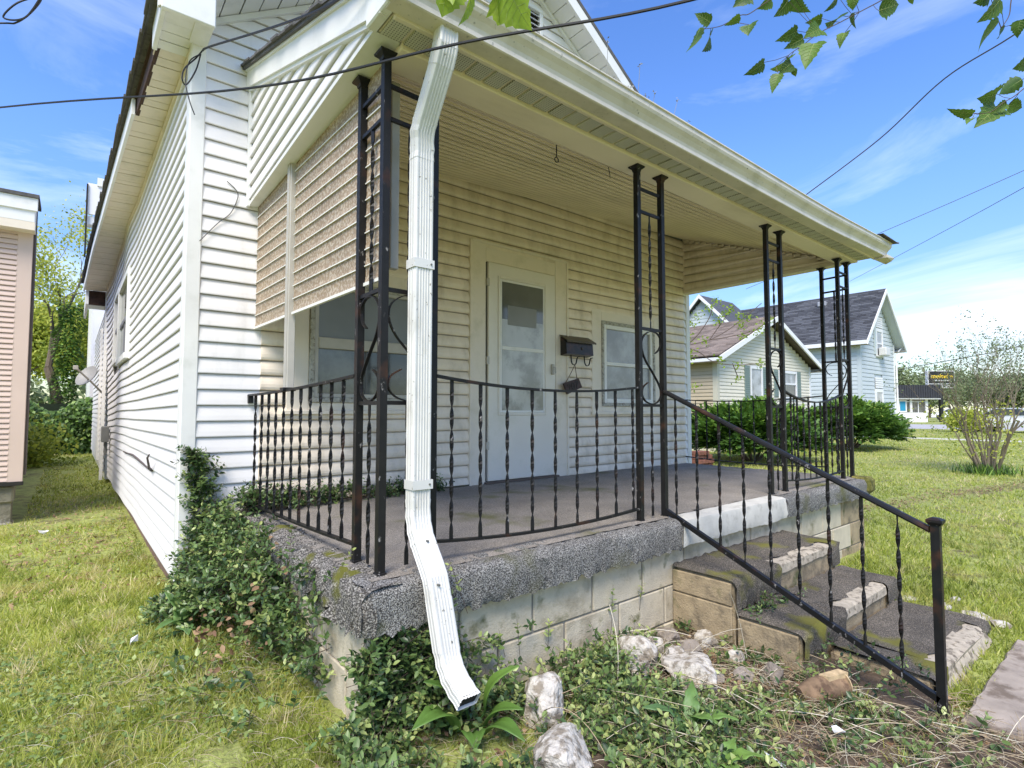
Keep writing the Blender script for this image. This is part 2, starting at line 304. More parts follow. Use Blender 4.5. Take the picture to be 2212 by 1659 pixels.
def front_board(x0, x1, z, m):
    o = bpy.data.objects.new('siding_board', UB[m.name]); COL.objects.link(o); o.parent = wall
    o.location = Vector((x0, W-.002, z))-WO; o.scale = (x1-x0, 1, 1)
k = 0
for i in range(54):
    z = -.42+.1*i; zt = z+.1
    if zt > 4.80: break
    xl, xr = .60, 5.93
    if zt > 3.08: xl = max(.60, .46+(zt-3.12)/.64); xr = min(5.93, 6.54-.46-(zt-3.12)/.64)
    if xr-xl < .1: break
    ivs = [(xl, xr)]
    if z < 2.82:
        brk = [.965, 5.88] if z < 2.1 else [.885, 5.93]
    else: brk = []
    for (a, b_, c, d) in OPEN:
        if c < zt-.02 and d > z+.02:
            nv = []
            for (p, q) in ivs:
                if b_ <= p or a >= q: nv.append((p, q)); continue
                if a > p: nv.append((p, a))
                if b_ < q: nv.append((b_, q))
            ivs = nv
    for bk in brk:
        nv = []
        for (p, q) in ivs: nv += [(p, bk), (bk, q)] if p < bk < q else [(p, q)]
        ivs = nv
    for (p, q) in ivs:
        mid = (p+q)/2; inp = brk and brk[0] < mid < brk[1]
        if inp and z > 2.74: continue
        # long runs are lapped like real panels
        if q-p > 3.2 and i % 2:
            c = p+(1.3+.45*((i*7) % 5)); front_board(p, c, z, vinyl_porch if inp else vinyl); front_board(c+.001, q, z+.0008, vinyl_porch if inp else vinyl)
        else: front_board(p, q, z, vinyl_porch if inp else vinyl)
# corner boards
MB().bbox(.515, .602, W-.03, W+.02, -.32, 3.14, .006).build('corner_trim', trim, wall)
MB().bbox(.515, .545, W+.02, W+.10, -.36, 2.96, .006).build('corner_trim', trim, wall)
MB().bbox(5.93, 6.01, W-.03, W+.1, -.42, 2.96, .006).build('corner_trim', trim, wall)
# ---- side wall (leans and waves)
def sst(a, b, x): t = max(0, min(1, (x-a)/(b-a))); return t*t*(3-2*t)
def XS(y, z):
    h = max(0, min(1, (z+.5)/3.4))
    return .548-.0068*(y-W)*h-.035*sst(9.6, 12.2, y)*h+.012*math.sin((y-5)*1.15+z*.5)*sst(5.5, 9, y)+.006*math.sin(y*3.1+z*1.7)*sst(5.5, 8, y)
def ZS(y, z):
    h = max(0, min(1, (z+.5)/3.4)); return z-.12*sst(9.5, 12.2, y)*h+.01*math.sin(y*.9)*(1-h)*sst(6, 8, y)-.012*(y-W)*(1-h)
sidew = MB(); ys = [W+.1+i*(12.2-W-.1)/20 for i in range(21)]
sidew.loft([[(XS(y, -.45)+.012, y, ZS(y, -.45)), (XS(y, 3.0)+.012, y, ZS(y, 3.0)+.05), (XS(y, 3)+.1, y, 3.05), (XS(y, -.45)+.1, y, -.45)] for y in ys])
sidew = sidew.build('wall', mat('sheathing', (.3, .29, .27), .9), house)
SOPEN = [(7.86, 9.5, 1.27, 2.38), (9.72, 10.8, 1.35, 2.46)]
for i in range(34):
    z = -.42+.1*i; zt = z+.1
    segs = [(W+.1, 12.2)]
    for (a, b_, c, d) in SOPEN:
        if c < zt-.02 and d > z+.02:
            nv = []
            for (p, q) in segs:
                if b_ <= p or a >= q: nv.append((p, q)); continue
                nv += [(p, a), (b_, q)]
            segs = nv
    for (p, q) in segs:
        n = max(2, int((q-p)/.32)); b = MB(); rings = []
        for j in range(n+1):
            y = p+(q-p)*j/n; rings.append([(XS(y, z)-o_, y, ZS(y, z+u_)) for (o_, u_) in PROF])
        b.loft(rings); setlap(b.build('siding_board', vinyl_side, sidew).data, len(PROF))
MB().bbox(.42, .47, 12.2, 12.3, -.6, 2.80, .005).build('corner_trim', trim, sidew)
# foundation strip under the side wall
MB().box(.60, .75, W+.1, 12.2, -.9, -.40).build('foundation', mat('old_brick_base', (.20, .13, .10), .95, var=.3, vscale=20), house)
MB().box(.58, 5.9, W+.04, W+.3, -.9, -.42).build('foundation', mat('old_brick_base', (0, 0, 0)), house)
# rear wing
rear = MB()
for i in range(28):
    z = -.45+.115*i; rear.loft([[(.50-o_*1.1, y, z+u_*1.15) for (o_, u_) in PROF] for y in (12.31, 20.0)])
rw = MB().box(.505, 6, 12.31, 20, -.6, 2.75).build('rear_wing', trim, house)
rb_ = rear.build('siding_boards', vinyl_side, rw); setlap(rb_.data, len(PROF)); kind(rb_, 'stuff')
MB().box(.18, .50, 12.23, 12.30, 2.55, 2.80).build('eave_end', brownm, rw)
MB().box(.14, .18, 12.2, 14.2, 2.55, 2.82).box(.18, .5, 12.305, 14.2, 2.76, 2.80).build('fascia', trim, rw)
MB().bbox(.44, .495, 14.5, 14.6, -.4, 2.4, .004).build('corner_trim', trim, rw)
# side windows
def side_window(y0, y1, z0, z1):
    x = XS((y0+y1)/2, (z0+z1)/2)
    w = MB(); t = .075
    w.bbox(x-.035, x+.03, y0, y0+t, z0, z1, .004).bbox(x-.035, x+.03, y1-t, y1, z0, z1, .004).bbox(x-.035, x+.03, y0+t, y1-t, z1-t, z1, .004).bbox(x-.045, x+.03, y0+t, y1-t, z0, z0+t, .004)
    w = w.build('window', trim, house)
    MB().box(x-.012, x+.02, y0+t, y1-t, (z0+z1)/2-.03, (z0+z1)/2+.02).box(x-.008, x+.02, (y0+y1)/2-.012, (y0+y1)/2+.012, z0+t, (z0+z1)/2-.03).build('sash', mat('grey_sash', (.25, .24, .26), .5), w)
    MB().box(x+.005, x+.012, y0+t, y1-t, z0+t, (z0+z1)/2-.03).box(x+.002, x+.010, y0+t, y1-t, (z0+z1)/2+.02, z1-t).build('pane', glass_dark, w)
for a in SOPEN: side_window(*a)
# rust and brown run-off marks live in the vinyl material; rusty rod, meter box and hook on the side wall
mb = MB().bbox(.40, .50, 11.2, 11.45, .12, .38, .01); mb = mb.build('meter_box', mat('grey_box', (.16, .16, .15), .6, var=.2), house)
MB().tube([(.46, 11.3, .12), (.46, 11.3, -.1)], .02, 6).build('conduit', mat('grey_box', (0, 0, 0)), mb)
rod = MB().tube([(.52, 8.2, .14), (.525, 7.0, .17), (.525, 6.0, .16), (.53, 5.35, .15)], .012, 6).tube([(.53, 5.35, .15), (.50, 5.22, .18), (.475, 5.12, .27), (.48, 5.05, .30)], [.012, .010, .008, .006], 6)
rod.build('gas_pipe', mat('rusted_pipe', (.10, .08, .075), .8, var=.4, vscale=30), house)
# ---- main roof
SL = .64
zu = lambda x: 3.11+SL*(x-.545) if x < 3.27 else 4.854-SL*(x-3.27)
roof = MB()
for sgn in (0, 1):
    xa, xb = (.29, 3.27) if sgn == 0 else (6.25, 3.27)
    y0, y1 = 3.565, 12.3
    P_ = lambda x, y, d: (x, y, zu(x)+d)
    n = 12 if sgn == 0 else 1
    for j in range(n):
        ya = y0+(y1-y0)*j/n; yb = y0+(y1-y0)*(j+1)/n
        def ex(y): return -.0265*(y-4) if sgn == 0 and y > 4 else 0
        def ez(y): return -.16*sst(9.5, 12.3, y)
        A = (xa+ex(ya), ya, zu(xa)+.17+ez(ya)); B = (xa+ex(yb), yb, zu(xa)+.17+ez(yb)); C_ = (xb, yb, zu(xb)+.17); D_ = (xb, ya, zu(xb)+.17)
        lo = lambda p: (p[0], p[1], p[2]-.045)
        vs = [A, B, C_, D_, lo(A), lo(B), lo(C_), lo(D_)]
        roof.add(vs, [(0, 3, 2, 1) if sgn == 0 else (0, 1, 2, 3), (4, 5, 6, 7), (0, 1, 5, 4), (0, 4, 7, 3), (1, 2, 6, 5)])
roof = roof.build('roof', roofm, house)
# raised shingle edge along the front rakes and the left eave (uneven tabs)
b = MB()
for i in range(46):
    y = 3.55+i*.19; x = .275-(.0265*(y-4) if y > 4 else 0)+random.uniform(-.008, .004); z = zu(.29)+.135-.16*sst(9.5, 12.3, y)
    b.box(x, x+.12, y, y+.185, z, z+.022)
b.build('shingle_edge', roofm, roof)
# rake fascia boards + rake soffit panels
for s in (0, 1):
    xa, xb = (.31, 3.27) if s == 0 else (6.23, 3.27)
    vs = [(xa, 3.57, zu(xa)-.01), (xb, 3.57, zu(xb)-.01), (xb, 3.57, zu(xb)+.13), (xa, 3.57, zu(xa)+.13)]
    MB().add(vs+[(p[0], 3.60, p[2]) for p in vs], [(0, 1, 2, 3), (7, 6, 5, 4), (0, 4, 5, 1), (1, 5, 6, 2), (2, 6, 7, 3), (3, 7, 4, 0)]).build('rake_board', trim, roof)
    n = 25
    for i in range(n):
        xl = xa+(xb-xa)*i/n; xr = xa+(xb-xa)*(i+.93)/n
        if s == 0 and xl < .46: continue
        d = .0 if i % 2 else -.0025
        MB().add([(xl, 3.60, zu(xl)+d), (xr, 3.60, zu(xr)+d), (xr, W-.018, zu(xr)+d), (xl, W-.018, zu(xl)+d), (xl, 3.60, zu(xl)+.02), (xr, 3.60, zu(xr)+.02), (xr, W, zu(xr)+.02), (xl, W, zu(xl)+.02)], [(0, 1, 2, 3), (7, 6, 5, 4), (0, 3, 7, 4), (1, 5, 6, 2), (0, 4, 5, 1)]).build('soffit_panel', trim, roof)
    vs = [(xa+(.25 if s == 0 else -.3), W-.045, 0), (xb, W-.045, 0)]
    x0_, x1_ = vs[0][0], xb
    MB().add([(x0_, W-.05, zu(x0_)-.045), (x1_, W-.05, zu(x1_)-.045), (x1_, W-.05, zu(x1_)-.005), (x0_, W-.05, zu(x0_)-.005), (x0_, W-.018, zu(x0_)-.045), (x1_, W-.018, zu(x1_)-.045), (x1_, W-.018, zu(x1_)-.005), (x0_, W-.018, zu(x0_)-.005)], [(0, 1, 2, 3), (0, 4, 5, 1), (2, 6, 7, 3)]).build('frieze_trim', trim, roof)
# eave return box at the front left corner
MB().bbox(.325, .600, 3.545, 3.578, 2.935, 3.22, .005).box(.56, .60, 3.578, W-.03, 3.02, 3.2).box(.50, .598, 3.578, W-.03, 2.952, 2.975)\
    .bbox(.325, .352, 3.578, 4.02, 2.935, 3.10, .004).build('eave_return', trim, roof)
# left eave: fascia (with the missing length), soffit panels
fx = lambda y: .335-.0265*max(0, y-4)
fz = lambda y: 2.945-.16*sst(9.5, 12.3, y)
def fascia(y0, y1, m=trim, h=.13, name='fascia', dx=0, dz=0):
    n = max(2, int((y1-y0)/.5)); b = MB()
    b.loft([[(fx(y)-.018+dx, y, fz(y)-.004+dz), (fx(y)+.004+dx, y, fz(y)-.004+dz), (fx(y)+.004+dx, y, fz(y)+h+dz), (fx(y)-.018+dx, y, fz(y)+h+dz)] for y in [y0+(y1-y0)*j/n for j in range(n+1)]])
    return b.build(name, m, roof)
fascia(5.02, 9.0); fascia(9.01, 12.28)
fascia(4.0, 5.05, brownm, .14, 'rotten_board', .03, .01)
fascia(3.6, 12.2, brownm, .05, 'sub_fascia', .015, .12)
for i in range(84):
    y0 = 3.60+i*.1035; y1 = y0+.0975
    if y1 > 12.25: break
    d = 0 if i % 3 else -.003; s_ = .02 if 4.05 < y0 < 5.0 else 0
    b = MB(); X0a, X0b = fx(y0)+.006+s_, fx(y1)+.006+s_; X1 = XS(y0, 2.95)-.016; z0, z1 = fz(y0)+.008+d, fz(y1)+.008+d
    b.add([(X0a, y0, z0), (X1, y0, z0+.008), (X1, y1, z1+.008), (X0b, y1, z1), (X0a, y0, z0+.012), (X1, y0, z0+.02), (X1, y1, z1+.02), (X0b, y1, z1+.012)], [(0, 3, 2, 1), (4, 5, 6, 7), (0, 1, 5, 4), (3, 7, 6, 2)])
    b.build('soffit_panel', soffit_m if i > 3 else trim, roof)
b = MB(); b.loft([[(XS(y, 2.93)-.034, y, fz(y)-.018), (XS(y, 2.93)-.01, y, fz(y)-.018), (XS(y, 2.93)-.01, y, fz(y)+.012), (XS(y, 2.93)-.034, y, fz(y)+.012)] for y in [3.88+i*.4 for i in range(21)]]); b.build('frieze_trim', soffit_m, roof)
# gable vent
v = MB(); v.bbox(2.98, 3.50, W-.05, W-.01, 4.25, 4.29, .004).bbox(2.98, 3.02, W-.05, W-.01, 4.29, 4.56, .004).bbox(3.46, 3.50, W-.05, W-.01, 4.29, 4.56, .004).bbox(2.98, 3.50, W-.05, W-.01, 4.56, 4.60, .004)
v = v.build('gable_vent', trim, house); MB().box(3.02, 3.46, W-.012, W-.006, 4.29, 4.56).build('opening', dark, v)
for i in range(5):
    z = 4.31+i*.052; MB().add([(3.02, W-.045, z), (3.46, W-.045, z), (3.46, W-.015, z+.018), (3.02, W-.015, z+.018), (3.02, W-.045, z-.006), (3.46, W-.045, z-.006), (3.46, W-.015, z+.012), (3.02, W-.015, z+.012)], [(0, 1, 2, 3), (7, 6, 5, 4), (0, 4, 5, 1)]).build('louvre', trim, v)
# ---- porch roof, its gable end, beams, ceiling, soffit
PS = .32
zr = lambda y: 2.105+.332*(y-1.78)
zp = lambda y: 2.238+PS*(y-1.68)          # underside of the rake board
proof = MB(); n = 9
proof.add([(.81, 1.70, zp(1.70)), (6.02, 1.70, zp(1.70)), (6.02, W, zp(W)), (.81, W, zp(W)), (.81, 1.70, zp(1.70)-.02), (6.02, 1.70, zp(1.70)-.02), (6.02, W, zp(W)-.02), (.81, W, zp(W)-.02)], [(0, 1, 2, 3), (7, 6, 5, 4), (0, 4, 5, 1), (1, 5, 6, 2), (3, 7, 4, 0)])
proof = proof.build('porch_roof', roofm, house)
b = MB()
for i in range(17):
    y = 1.69+i*.127; x = .80+random.uniform(-.012, .004); z = zp(y)-.002
    b.add([(x, y, z), (x+.2, y, z), (x+.2, y+.126, z+.126*PS), (x, y+.126, z+.126*PS), (x, y, z+.014), (x+.2, y, z+.014), (x+.2, y+.126, z+.126*PS+.014), (x, y+.126, z+.126*PS+.014)], [(0, 3, 2, 1), (4, 5, 6, 7), (0, 1, 5, 4), (1, 2, 6, 5), (2, 3, 7, 6), (3, 0, 4, 7)])
b.build('shingle_edge', roofm, proof)
def slab_yz(x0, x1, y0, y1, za, zb, ta, tb, name, m, par):   # sloped board between y0,y1
    return MB().add([(x0, y0, za), (x1, y0, za), (x1, y1, zb), (x0, y1, zb), (x0, y0, ta), (x1, y0, ta), (x1, y1, tb), (x0, y1, tb)], [(0, 3, 2, 1), (4, 5, 6, 7), (0, 1, 5, 4), (1, 2, 6, 5), (2, 3, 7, 6), (3, 0, 4, 7)]).build(name, m, par)
slab_yz(.838, .862, 1.80, W-.02, zr(1.80)+.0, zr(W)+.0, zp(1.80)-.008, zp(W)-.008, 'rake_board', trim, proof)
slab_yz(.825, .84, 1.80, W-.02, zp(1.80)-.035, zp(W)-.035, zp(1.80)-.006, zp(W)-.006, 'drip_edge', trim, proof)
slab_yz(.850, .874, 1.90, W-.02, zr(1.90)-.022, zr(W)-.022, zr(1.90)+.0, zr(W)+.0, 'frieze_trim', trim, proof)
MB().bbox(.852, .874, W-.055, W-.018, 1.985, 2.80, .003).build('corner_trim', trim, proof)
zb = lambda y: 2.0+(3.85-y)/1.87*.125      # bottom of the gable end
for i in range(9):
    dz = .03+.094*i
    # board parallel to the lower edge, cut where it meets the rake
    g_ = lambda y: zb(y)+dz
    ya = 1.95 if i == 0 else next((y for y in [1.95+.01*q for q in range(190)] if g_(y) < zr(y)-.012), W)
    if ya > W-.12: break
    MB().loft([[(.884-o_, y, g_(y)+u_*.94) for (o_, u_) in PROF] for y in (ya, W-.05)]).build('siding_board', vinyl, proof); setlap(bpy.context.scene.objects[-1].data if False else COL.objects[-1].data, len(PROF))
MB().add([(.885, 1.95, zb(1.95)), (.885, W, zb(W)), (.885, W, zr(W)+.06), (.885, 1.95, zr(1.95)+.06), (.92, 1.95, zb(1.95)), (.92, W, zb(W)), (.92, W, zr(W)+.06), (.92, 1.95, zr(1.95)+.06)], [(0, 3, 2, 1), (4, 5, 6, 7), (0, 1, 5, 4), (2, 3, 7, 6)]).build('gable_backing', trim, proof)
slab_yz(.868, 1.00, 1.92, W-.02, zb(1.92)-.006, zb(W)-.006, zb(1.92)+.016, zb(W)+.016, 'beam_underside', trim, proof)
slab_yz(.955, .985, 1.95, W-.02, zb(1.95)+.014, zb(W)+.014, 2.25, 2.62, 'beam_face', soffit_m, proof)
MB().bbox(.985, 5.95, 1.912, 2.075, 2.096, 2.14, .005).build('beam', ceil_m, proof)
MB().box(.985, 5.95, 2.03, 2.075, 2.14, 2.30).build('beam_face', ceil_m, proof)
MB().box(.985, 5.95, 1.905, 1.935, 2.118, 2.16).build('trim_strip', soffit_m, proof)
# boxed end at the front left corner
MB().bbox(.835, .88, 1.69, 1.92, 2.115, 2.24, .006).build('eave_return', trim, proof)
MB().bbox(.80, .85, 1.62, 1.72, 2.10, 2.26, .006).build('gutter_end_cap', gutter_m, proof)
# vented soffit panels
vent = mat('vented_soffit', (.56, .54, .45), .5, var=.05)
t_ = vent.node_tree; p_ = [n for n in t_.nodes if n.type == 'BSDF_PRINCIPLED'][0]; src = p_.inputs['Base Color'].links[0].from_socket
g_ = N(t_, 'ShaderNodeNewGeometry'); sc_ = N(t_, 'ShaderNodeVectorMath', operation='SCALE'); sc_.inputs['Scale'].default_value = 2*math.pi/.0115
t_.links.new(g_.outputs['Position'], sc_.inputs[0]); sp_ = N(t_, 'ShaderNodeSeparateXYZ'); t_.links.new(sc_.outputs[0], sp_.inputs[0])
sa = N(t_, 'ShaderNodeMath', operation='SINE'); sb = N(t_, 'ShaderNodeMath', operation='SINE'); t_.links.new(sp_.outputs['X'], sa.inputs[0]); t_.links.new(sp_.outputs['Y'], sb.inputs[0])
mm_ = N(t_, 'ShaderNodeMath', operation='ADD'); t_.links.new(sa.outputs[0], mm_.inputs[0]); t_.links.new(sb.outputs[0], mm_.inputs[1])
gt_ = N(t_, 'ShaderNodeMath', operation='GREATER_THAN'); gt_.inputs[1].default_value = .95; t_.links.new(mm_.outputs[0], gt_.inputs[0])
mi_ = N(t_, 'ShaderNodeMixRGB'); mi_.inputs[2].default_value = (.13, .12, .09, 1); t_.links.new(gt_.outputs[0], mi_.inputs[0]); t_.links.new(src, mi_.inputs[1]); t_.links.new(mi_.outputs[0], p_.inputs['Base Color'])
pm = MB().bbox(0, .084, 1.785, 1.908, 0, .012, .002); me = bpy.data.meshes.new('soffit_panel'); me.from_pydata(pm.v, [], pm.f); me.materials.append(vent)
po = woff(proof)
for i in range(51):
    o = bpy.data.objects.new('soffit_panel', me); COL.objects.link(o); o.parent = proof; o.location = Vector((.89+i*.0995, 0, 2.112))-po
MB().box(.885, 5.97, 1.785, 1.908, 2.121, 2.135).build('soffit_backing', soffit_m, proof)
MB().bbox(.885, 5.98, 1.768, 1.790, 2.100, 2.135, .003).build('soffit_trim', soffit_m, proof)
# gutter (ogee)
GP = [(1.768, 2.105), (1.692, 2.105), (1.686, 2.109), (1.686, 2.128), (1.694, 2.134), (1.688, 2.150), (1.672, 2.170), (1.655, 2.186), (1.648, 2.200), (1.648, 2.222), (1.640, 2.226), (1.640, 2.232), (1.655, 2.232), (1.655, 2.205), (1.70, 2.15), (1.768, 2.13)]
xs = [.845+(6.03-.845)*i/14 for i in range(15)]
gut = MB().loft([[(x, y, z+.006*math.sin(x*1.3)-.014*math.exp(-((x-4.6)/.8)**2)) for (y, z) in GP] for x in xs]); gut = gut.build('gutter', gutter_m, proof, smooth=False)
MB().box(.86, 6.0, 1.77, 1.79, 2.136, 2.25).build('fascia', trim, proof)
MB().loft([[(5.93, 1.77, 2.09), (5.93, 1.66, 2.09), (5.93, 1.66, 2.12)], [(6.09, 1.72, 2.06), (6.06, 1.66, 2.075), (6.07, 1.64, 2.10)]]).build('bent_gutter_end', gutter_m, proof)
MB().tube([(5.95, 1.66, 2.25), (6.06, 1.6, 2.235)], .008, 4).add([(5.7, 1.62, 2.262), (6.05, 1.60, 2.235), (6.04, 1.70, 2.24), (5.72, 1.72, 2.27), (5.7, 1.62, 2.254), (6.05, 1.60, 2.229), (6.04, 1.70, 2.234), (5.72, 1.72, 2.262)], [(0, 1, 2, 3), (7, 6, 5, 4), (0, 4, 5, 1), (1, 5, 6, 2), (2, 6, 7, 3)]).build('loose_shingle', roofm, proof)
# ceiling boards
zc1 = lambda x: 2.555+(x-.95)/(5.93-.95)*.245
NB = 21; CB = MB()
for i in range(NB):
    a, b_ = i/NB, (i+.90)/NB
    y0, y1 = 2.07+(W-.02-2.07)*a, 2.07+(W-.02-2.07)*b_
    rings = []; bk = []
    for x in (.985, 2.2, 3.6, 4.8, 5.93):
        z0 = 2.165+(zc1(x)-2.165)*a; z1 = 2.165+(zc1(x)-2.165)*b_
        dr = -.035*math.exp(-((x-1.6)/.5)**2) if i == 1 else 0
        m_ = (z0+z1)/2; ym = (y0+y1)/2
        rings.append([(x, y0, z0+dr-.006), (x, ym-.007, m_-.001+dr), (x, ym-.002, m_+.010+dr), (x, ym+.005, m_-.005+dr), (x, y1, z1+dr), (x, y1, z1+.004+dr), (x, y0, z0+.004+dr)])
        bk.append([(x, y0-.004, z0+.008), (x, y1+.01, z1+.008), (x, y1+.01, z1+.012), (x, y0-.004, z0+.012)])
    MB().loft(rings).build('ceiling_board', ceil_m, proof); CB.loft(bk)
kind(CB.build('ceiling_backing', mat('groove_shadow', (.045, .035, .025), .9), proof), 'stuff'); MB().add([(1.0, 2.0785, 2.13), (1.95, 2.0785, 2.135), (1.95, 2.0785, 2.142), (1.0, 2.0785, 2.165), (1.0, 2.082, 2.13), (1.95, 2.082, 2.135), (1.95, 2.082, 2.142), (1.0, 2.082, 2.165)], [(0, 1, 2, 3), (7, 6, 5, 4)]).build('open_joint', dark, proof)
MB().bbox(.985, 5.92, W-.045, W-.018, 2.50, 2.54, .003) 
# right end of the porch: siding on the inside of the gable, beam
for i in range(7):
    z = 2.14+.1*i
    ya = 2.08 if z < 2.2 else 2.07+(z+.05-2.165)/(2.80-2.165)*(W-.02-2.07)
    if ya > W-.1: break
    o = MB().loft([[(5.918-o_, y, min(z+u_, 2.165+(2.80-2.165)*(y-2.07)/(W-2.09)-.002)) for (o_, u_) in PROF_P] for y in (ya-.12 if i else 2.08, W-.02)]).build('siding_board', vinyl_porch, proof); setlap(o.data, len(PROF_P))
MB().add([(5.92, 1.95, 2.13), (5.92, W, 2.13), (5.92, W, 2.95), (5.92, 1.95, 2.25), (5.99, 1.95, 2.13), (5.99, W, 2.13), (5.99, W, 2.95), (5.99, 1.95, 2.25)], [(0, 3, 2, 1), (4, 5, 6, 7), (0, 1, 5, 4), (0, 4, 7, 3)]).build('gable_backing', vinyl_porch, proof)
MB().bbox(5.88, 6.0, 2.08, W-.02, 2.10, 2.138, .004).build('beam_underside', soffit_m, proof)
b = MB(); n = 22
for i in range(n):
    y = 2.12+(W-2.15)*i/n; z = 2.165+(2.80-2.165)*(y-2.07)/(W-2.09); b.box(5.885, 5.915, y, y+.065, z-.026, z-.004)
kind(b.build('trim_scallops', soffit_m, proof), 'stuff')
# hooks in the ceiling
hk = MB().tube([(2.02, 2.09, 2.10), (2.02, 2.09, 2.03)], .003, 5); hk.tube([(2.02+.014*math.sin(a), 2.09, 2.016-.014*math.cos(a+math.pi)) for a in [i*.52 for i in range(13)]], .003, 5, caps=False); hk.build('ceiling_hook', iron, proof)
MB().tube([(2.45, 2.09, 2.10), (2.46, 2.088, 2.06), (2.465, 2.09, 2.035)], .002, 4).build('ceiling_hook', iron, proof)

# ---- windows and door of the porch wall
def casing(x0, x1, z0, z1, wl, wr, wt, wb, m, sill=True):
    y0, y1 = W-.034, W-.002
    b = MB().bbox(x0, x0+wl, y0, y1, z0, z1, .004).bbox(x1-wr, x1, y0, y1, z0, z1, .004).bbox(x0+wl, x1-wr, y0+.002, y1, z1-wt, z1, .004)
    if wb: b.bbox(x0+wl, x1-wr, y0+.002, y1, z0, z0+wb, .004)
    return b
w1 = casing(1.13, 2.27, .63, 1.69, .15, .13, .11, .07, trim_porch).build('window', trim_porch, house)
def ring(x0, x1, z0, z1, t, y0, y1, nm, m, par):
    return MB().bbox(x0, x0+t, y0, y1, z0, z1, .003).bbox(x1-t, x1, y0, y1, z0, z1, .003).bbox(x0+t, x1-t, y0, y1, z1-t, z1, .003).bbox(x0+t, x1-t, y0, y1, z0, z0+t, .003).build(nm, m, par)
frame_old = mat('weathered_frame', (.42, .40, .34), .7, var=.3, vscale=40, col2=(.14, .12, .09), c2scale=30, c2pos=(.5, .62), c2str=.8)
ring(1.28, 2.14, .70, 1.58, .035, W-.048, W-.02, 'frame', frame_old, w1); ring(1.315, 2.105, .735, 1.545, .028, W-.040, W-.015, 'frame', alu, w1)
MB().bbox(1.343, 2.077, W-.044, W-.012, 1.085, 1.165, .004).build('meeting_rail', alu, w1)
MB().box(1.343, 2.077, W-.018, W-.012, 1.165, 1.517).build('pane', screen_m, w1)
MB().box(1.343, 2.077, W-.014, W-.008, .763, 1.085).build('pane', glass_dark, w1)
MB().bbox(1.10, 2.30, W-.055, W-.002, .615, .645, .004).build('sill', trim_porch, w1)
MB().box(1.70, 1.712, W-.02, W-.0145, .763, 1.085).build('mullion', mat('dim_grey', (.1, .1, .1), .6), w1)
w2 = casing(4.19, 5.40, .62, 1.72, .15, .15, .12, .07, trim_porch).build('window', trim_porch, house)
ring(4.335, 5.255, .69, 1.60, .035, W-.048, W-.02, 'frame', frame_old, w2); ring(4.37, 5.22, .725, 1.565, .045, W-.040, W-.015, 'frame', trim, w2)
MB().bbox(4.415, 5.175, W-.042, W-.012, 1.125, 1.165, .004).build('meeting_rail', trim, w2)
curt = mat('hazy_pane', (.40, .42, .44), .15, spec=.8, var=.2, vscale=2.5, col2=(.24, .25, .26), c2scale=2, c2pos=(.4, .6))
MB().box(4.415, 5.175, W-.018, W-.012, 1.165, 1.52).build('pane', curt, w2); MB().box(4.415, 5.175, W-.016, W-.010, .77, 1.125).build('pane', curt, w2)
MB().bbox(4.165, 5.43, W-.055, W-.002, .60, .635, .004).build('sill', trim_porch, w2)
door = casing(2.66, 3.82, .0, 2.13, .155, .155, .16, 0, trim_porch).bbox(2.64, 2.665, W-.045, W-.002, 0, 2.14, .003).bbox(3.815, 3.84, W-.045, W-.002, 0, 2.14, .003).bbox(2.665, 3.815, W-.045, W-.002, 2.125, 2.15, .003).build('door', trim_porch, house)
MB().box(2.815, 3.665, W-.012, W-.004, .0, 1.985).build('door_gap', dark, door)
lf = MB().bbox(2.835, 3.65, W-.046, W-.014, .025, 1.965, .004).build('door_leaf', door_m, door)
ring(2.94, 3.53, .60, 1.855, .022, W-.056, W-.045, 'moulding', door_m, door); ring(2.965, 3.505, .625, 1.83, .02, W-.050, W-.044, 'moulding', trim, door)
MB().bbox(2.985, 3.485, W-.054, W-.044, 1.19, 1.225, .003).build('glazing_bar', trim, door)
# the storm door's glass: darker top pane (inner door shows), pale lower pane
MB().box(2.985, 3.485, W-.0485, W-.0468, 1.225, 1.81).build('pane', glass_light, door)
MB().box(2.985, 3.485, W-.0492, W-.0484, 1.47, 1.81).build('pane', mat('upper_glass', (.13, .135, .12), .08, spec=.9, var=.25, vscale=2.5), door)
MB().box(2.985, 3.485, W-.0485, W-.0468, .645, 1.19).build('pane', glass_light, door)
MB().box(3.05, 3.40, W-.0500, W-.0493, 1.42, 1.60).build('reflection_blind', mat('inner_blind', (.22, .22, .20), .3, var=.1), door)
hd = MB().bbox(3.585, 3.615, W-.075, W-.046, .99, 1.09, .005).tube([(3.60, W-.075, 1.06), (3.60, W-.10, 1.055), (3.60, W-.10, 1.0)], .006, 6).build('handle', alu, door)
for z in (.3, 1.05, 1.75): MB().bbox(2.815, 2.845, W-.05, W-.03, z, z+.07, .002).build('hinge', alu, door)
MB().bbox(2.80, 3.68, W-.07, W-.01, .0, .022, .004).build('threshold', mat('old_wood', (.12, .09, .07), .9), door)
# dark mouldy joint where wall meets slab
MB().box(1.0, 2.64, W-.04, W-.02, .002, .015).build('base_trim', mat('mould', (.08, .07, .04), .95), house)

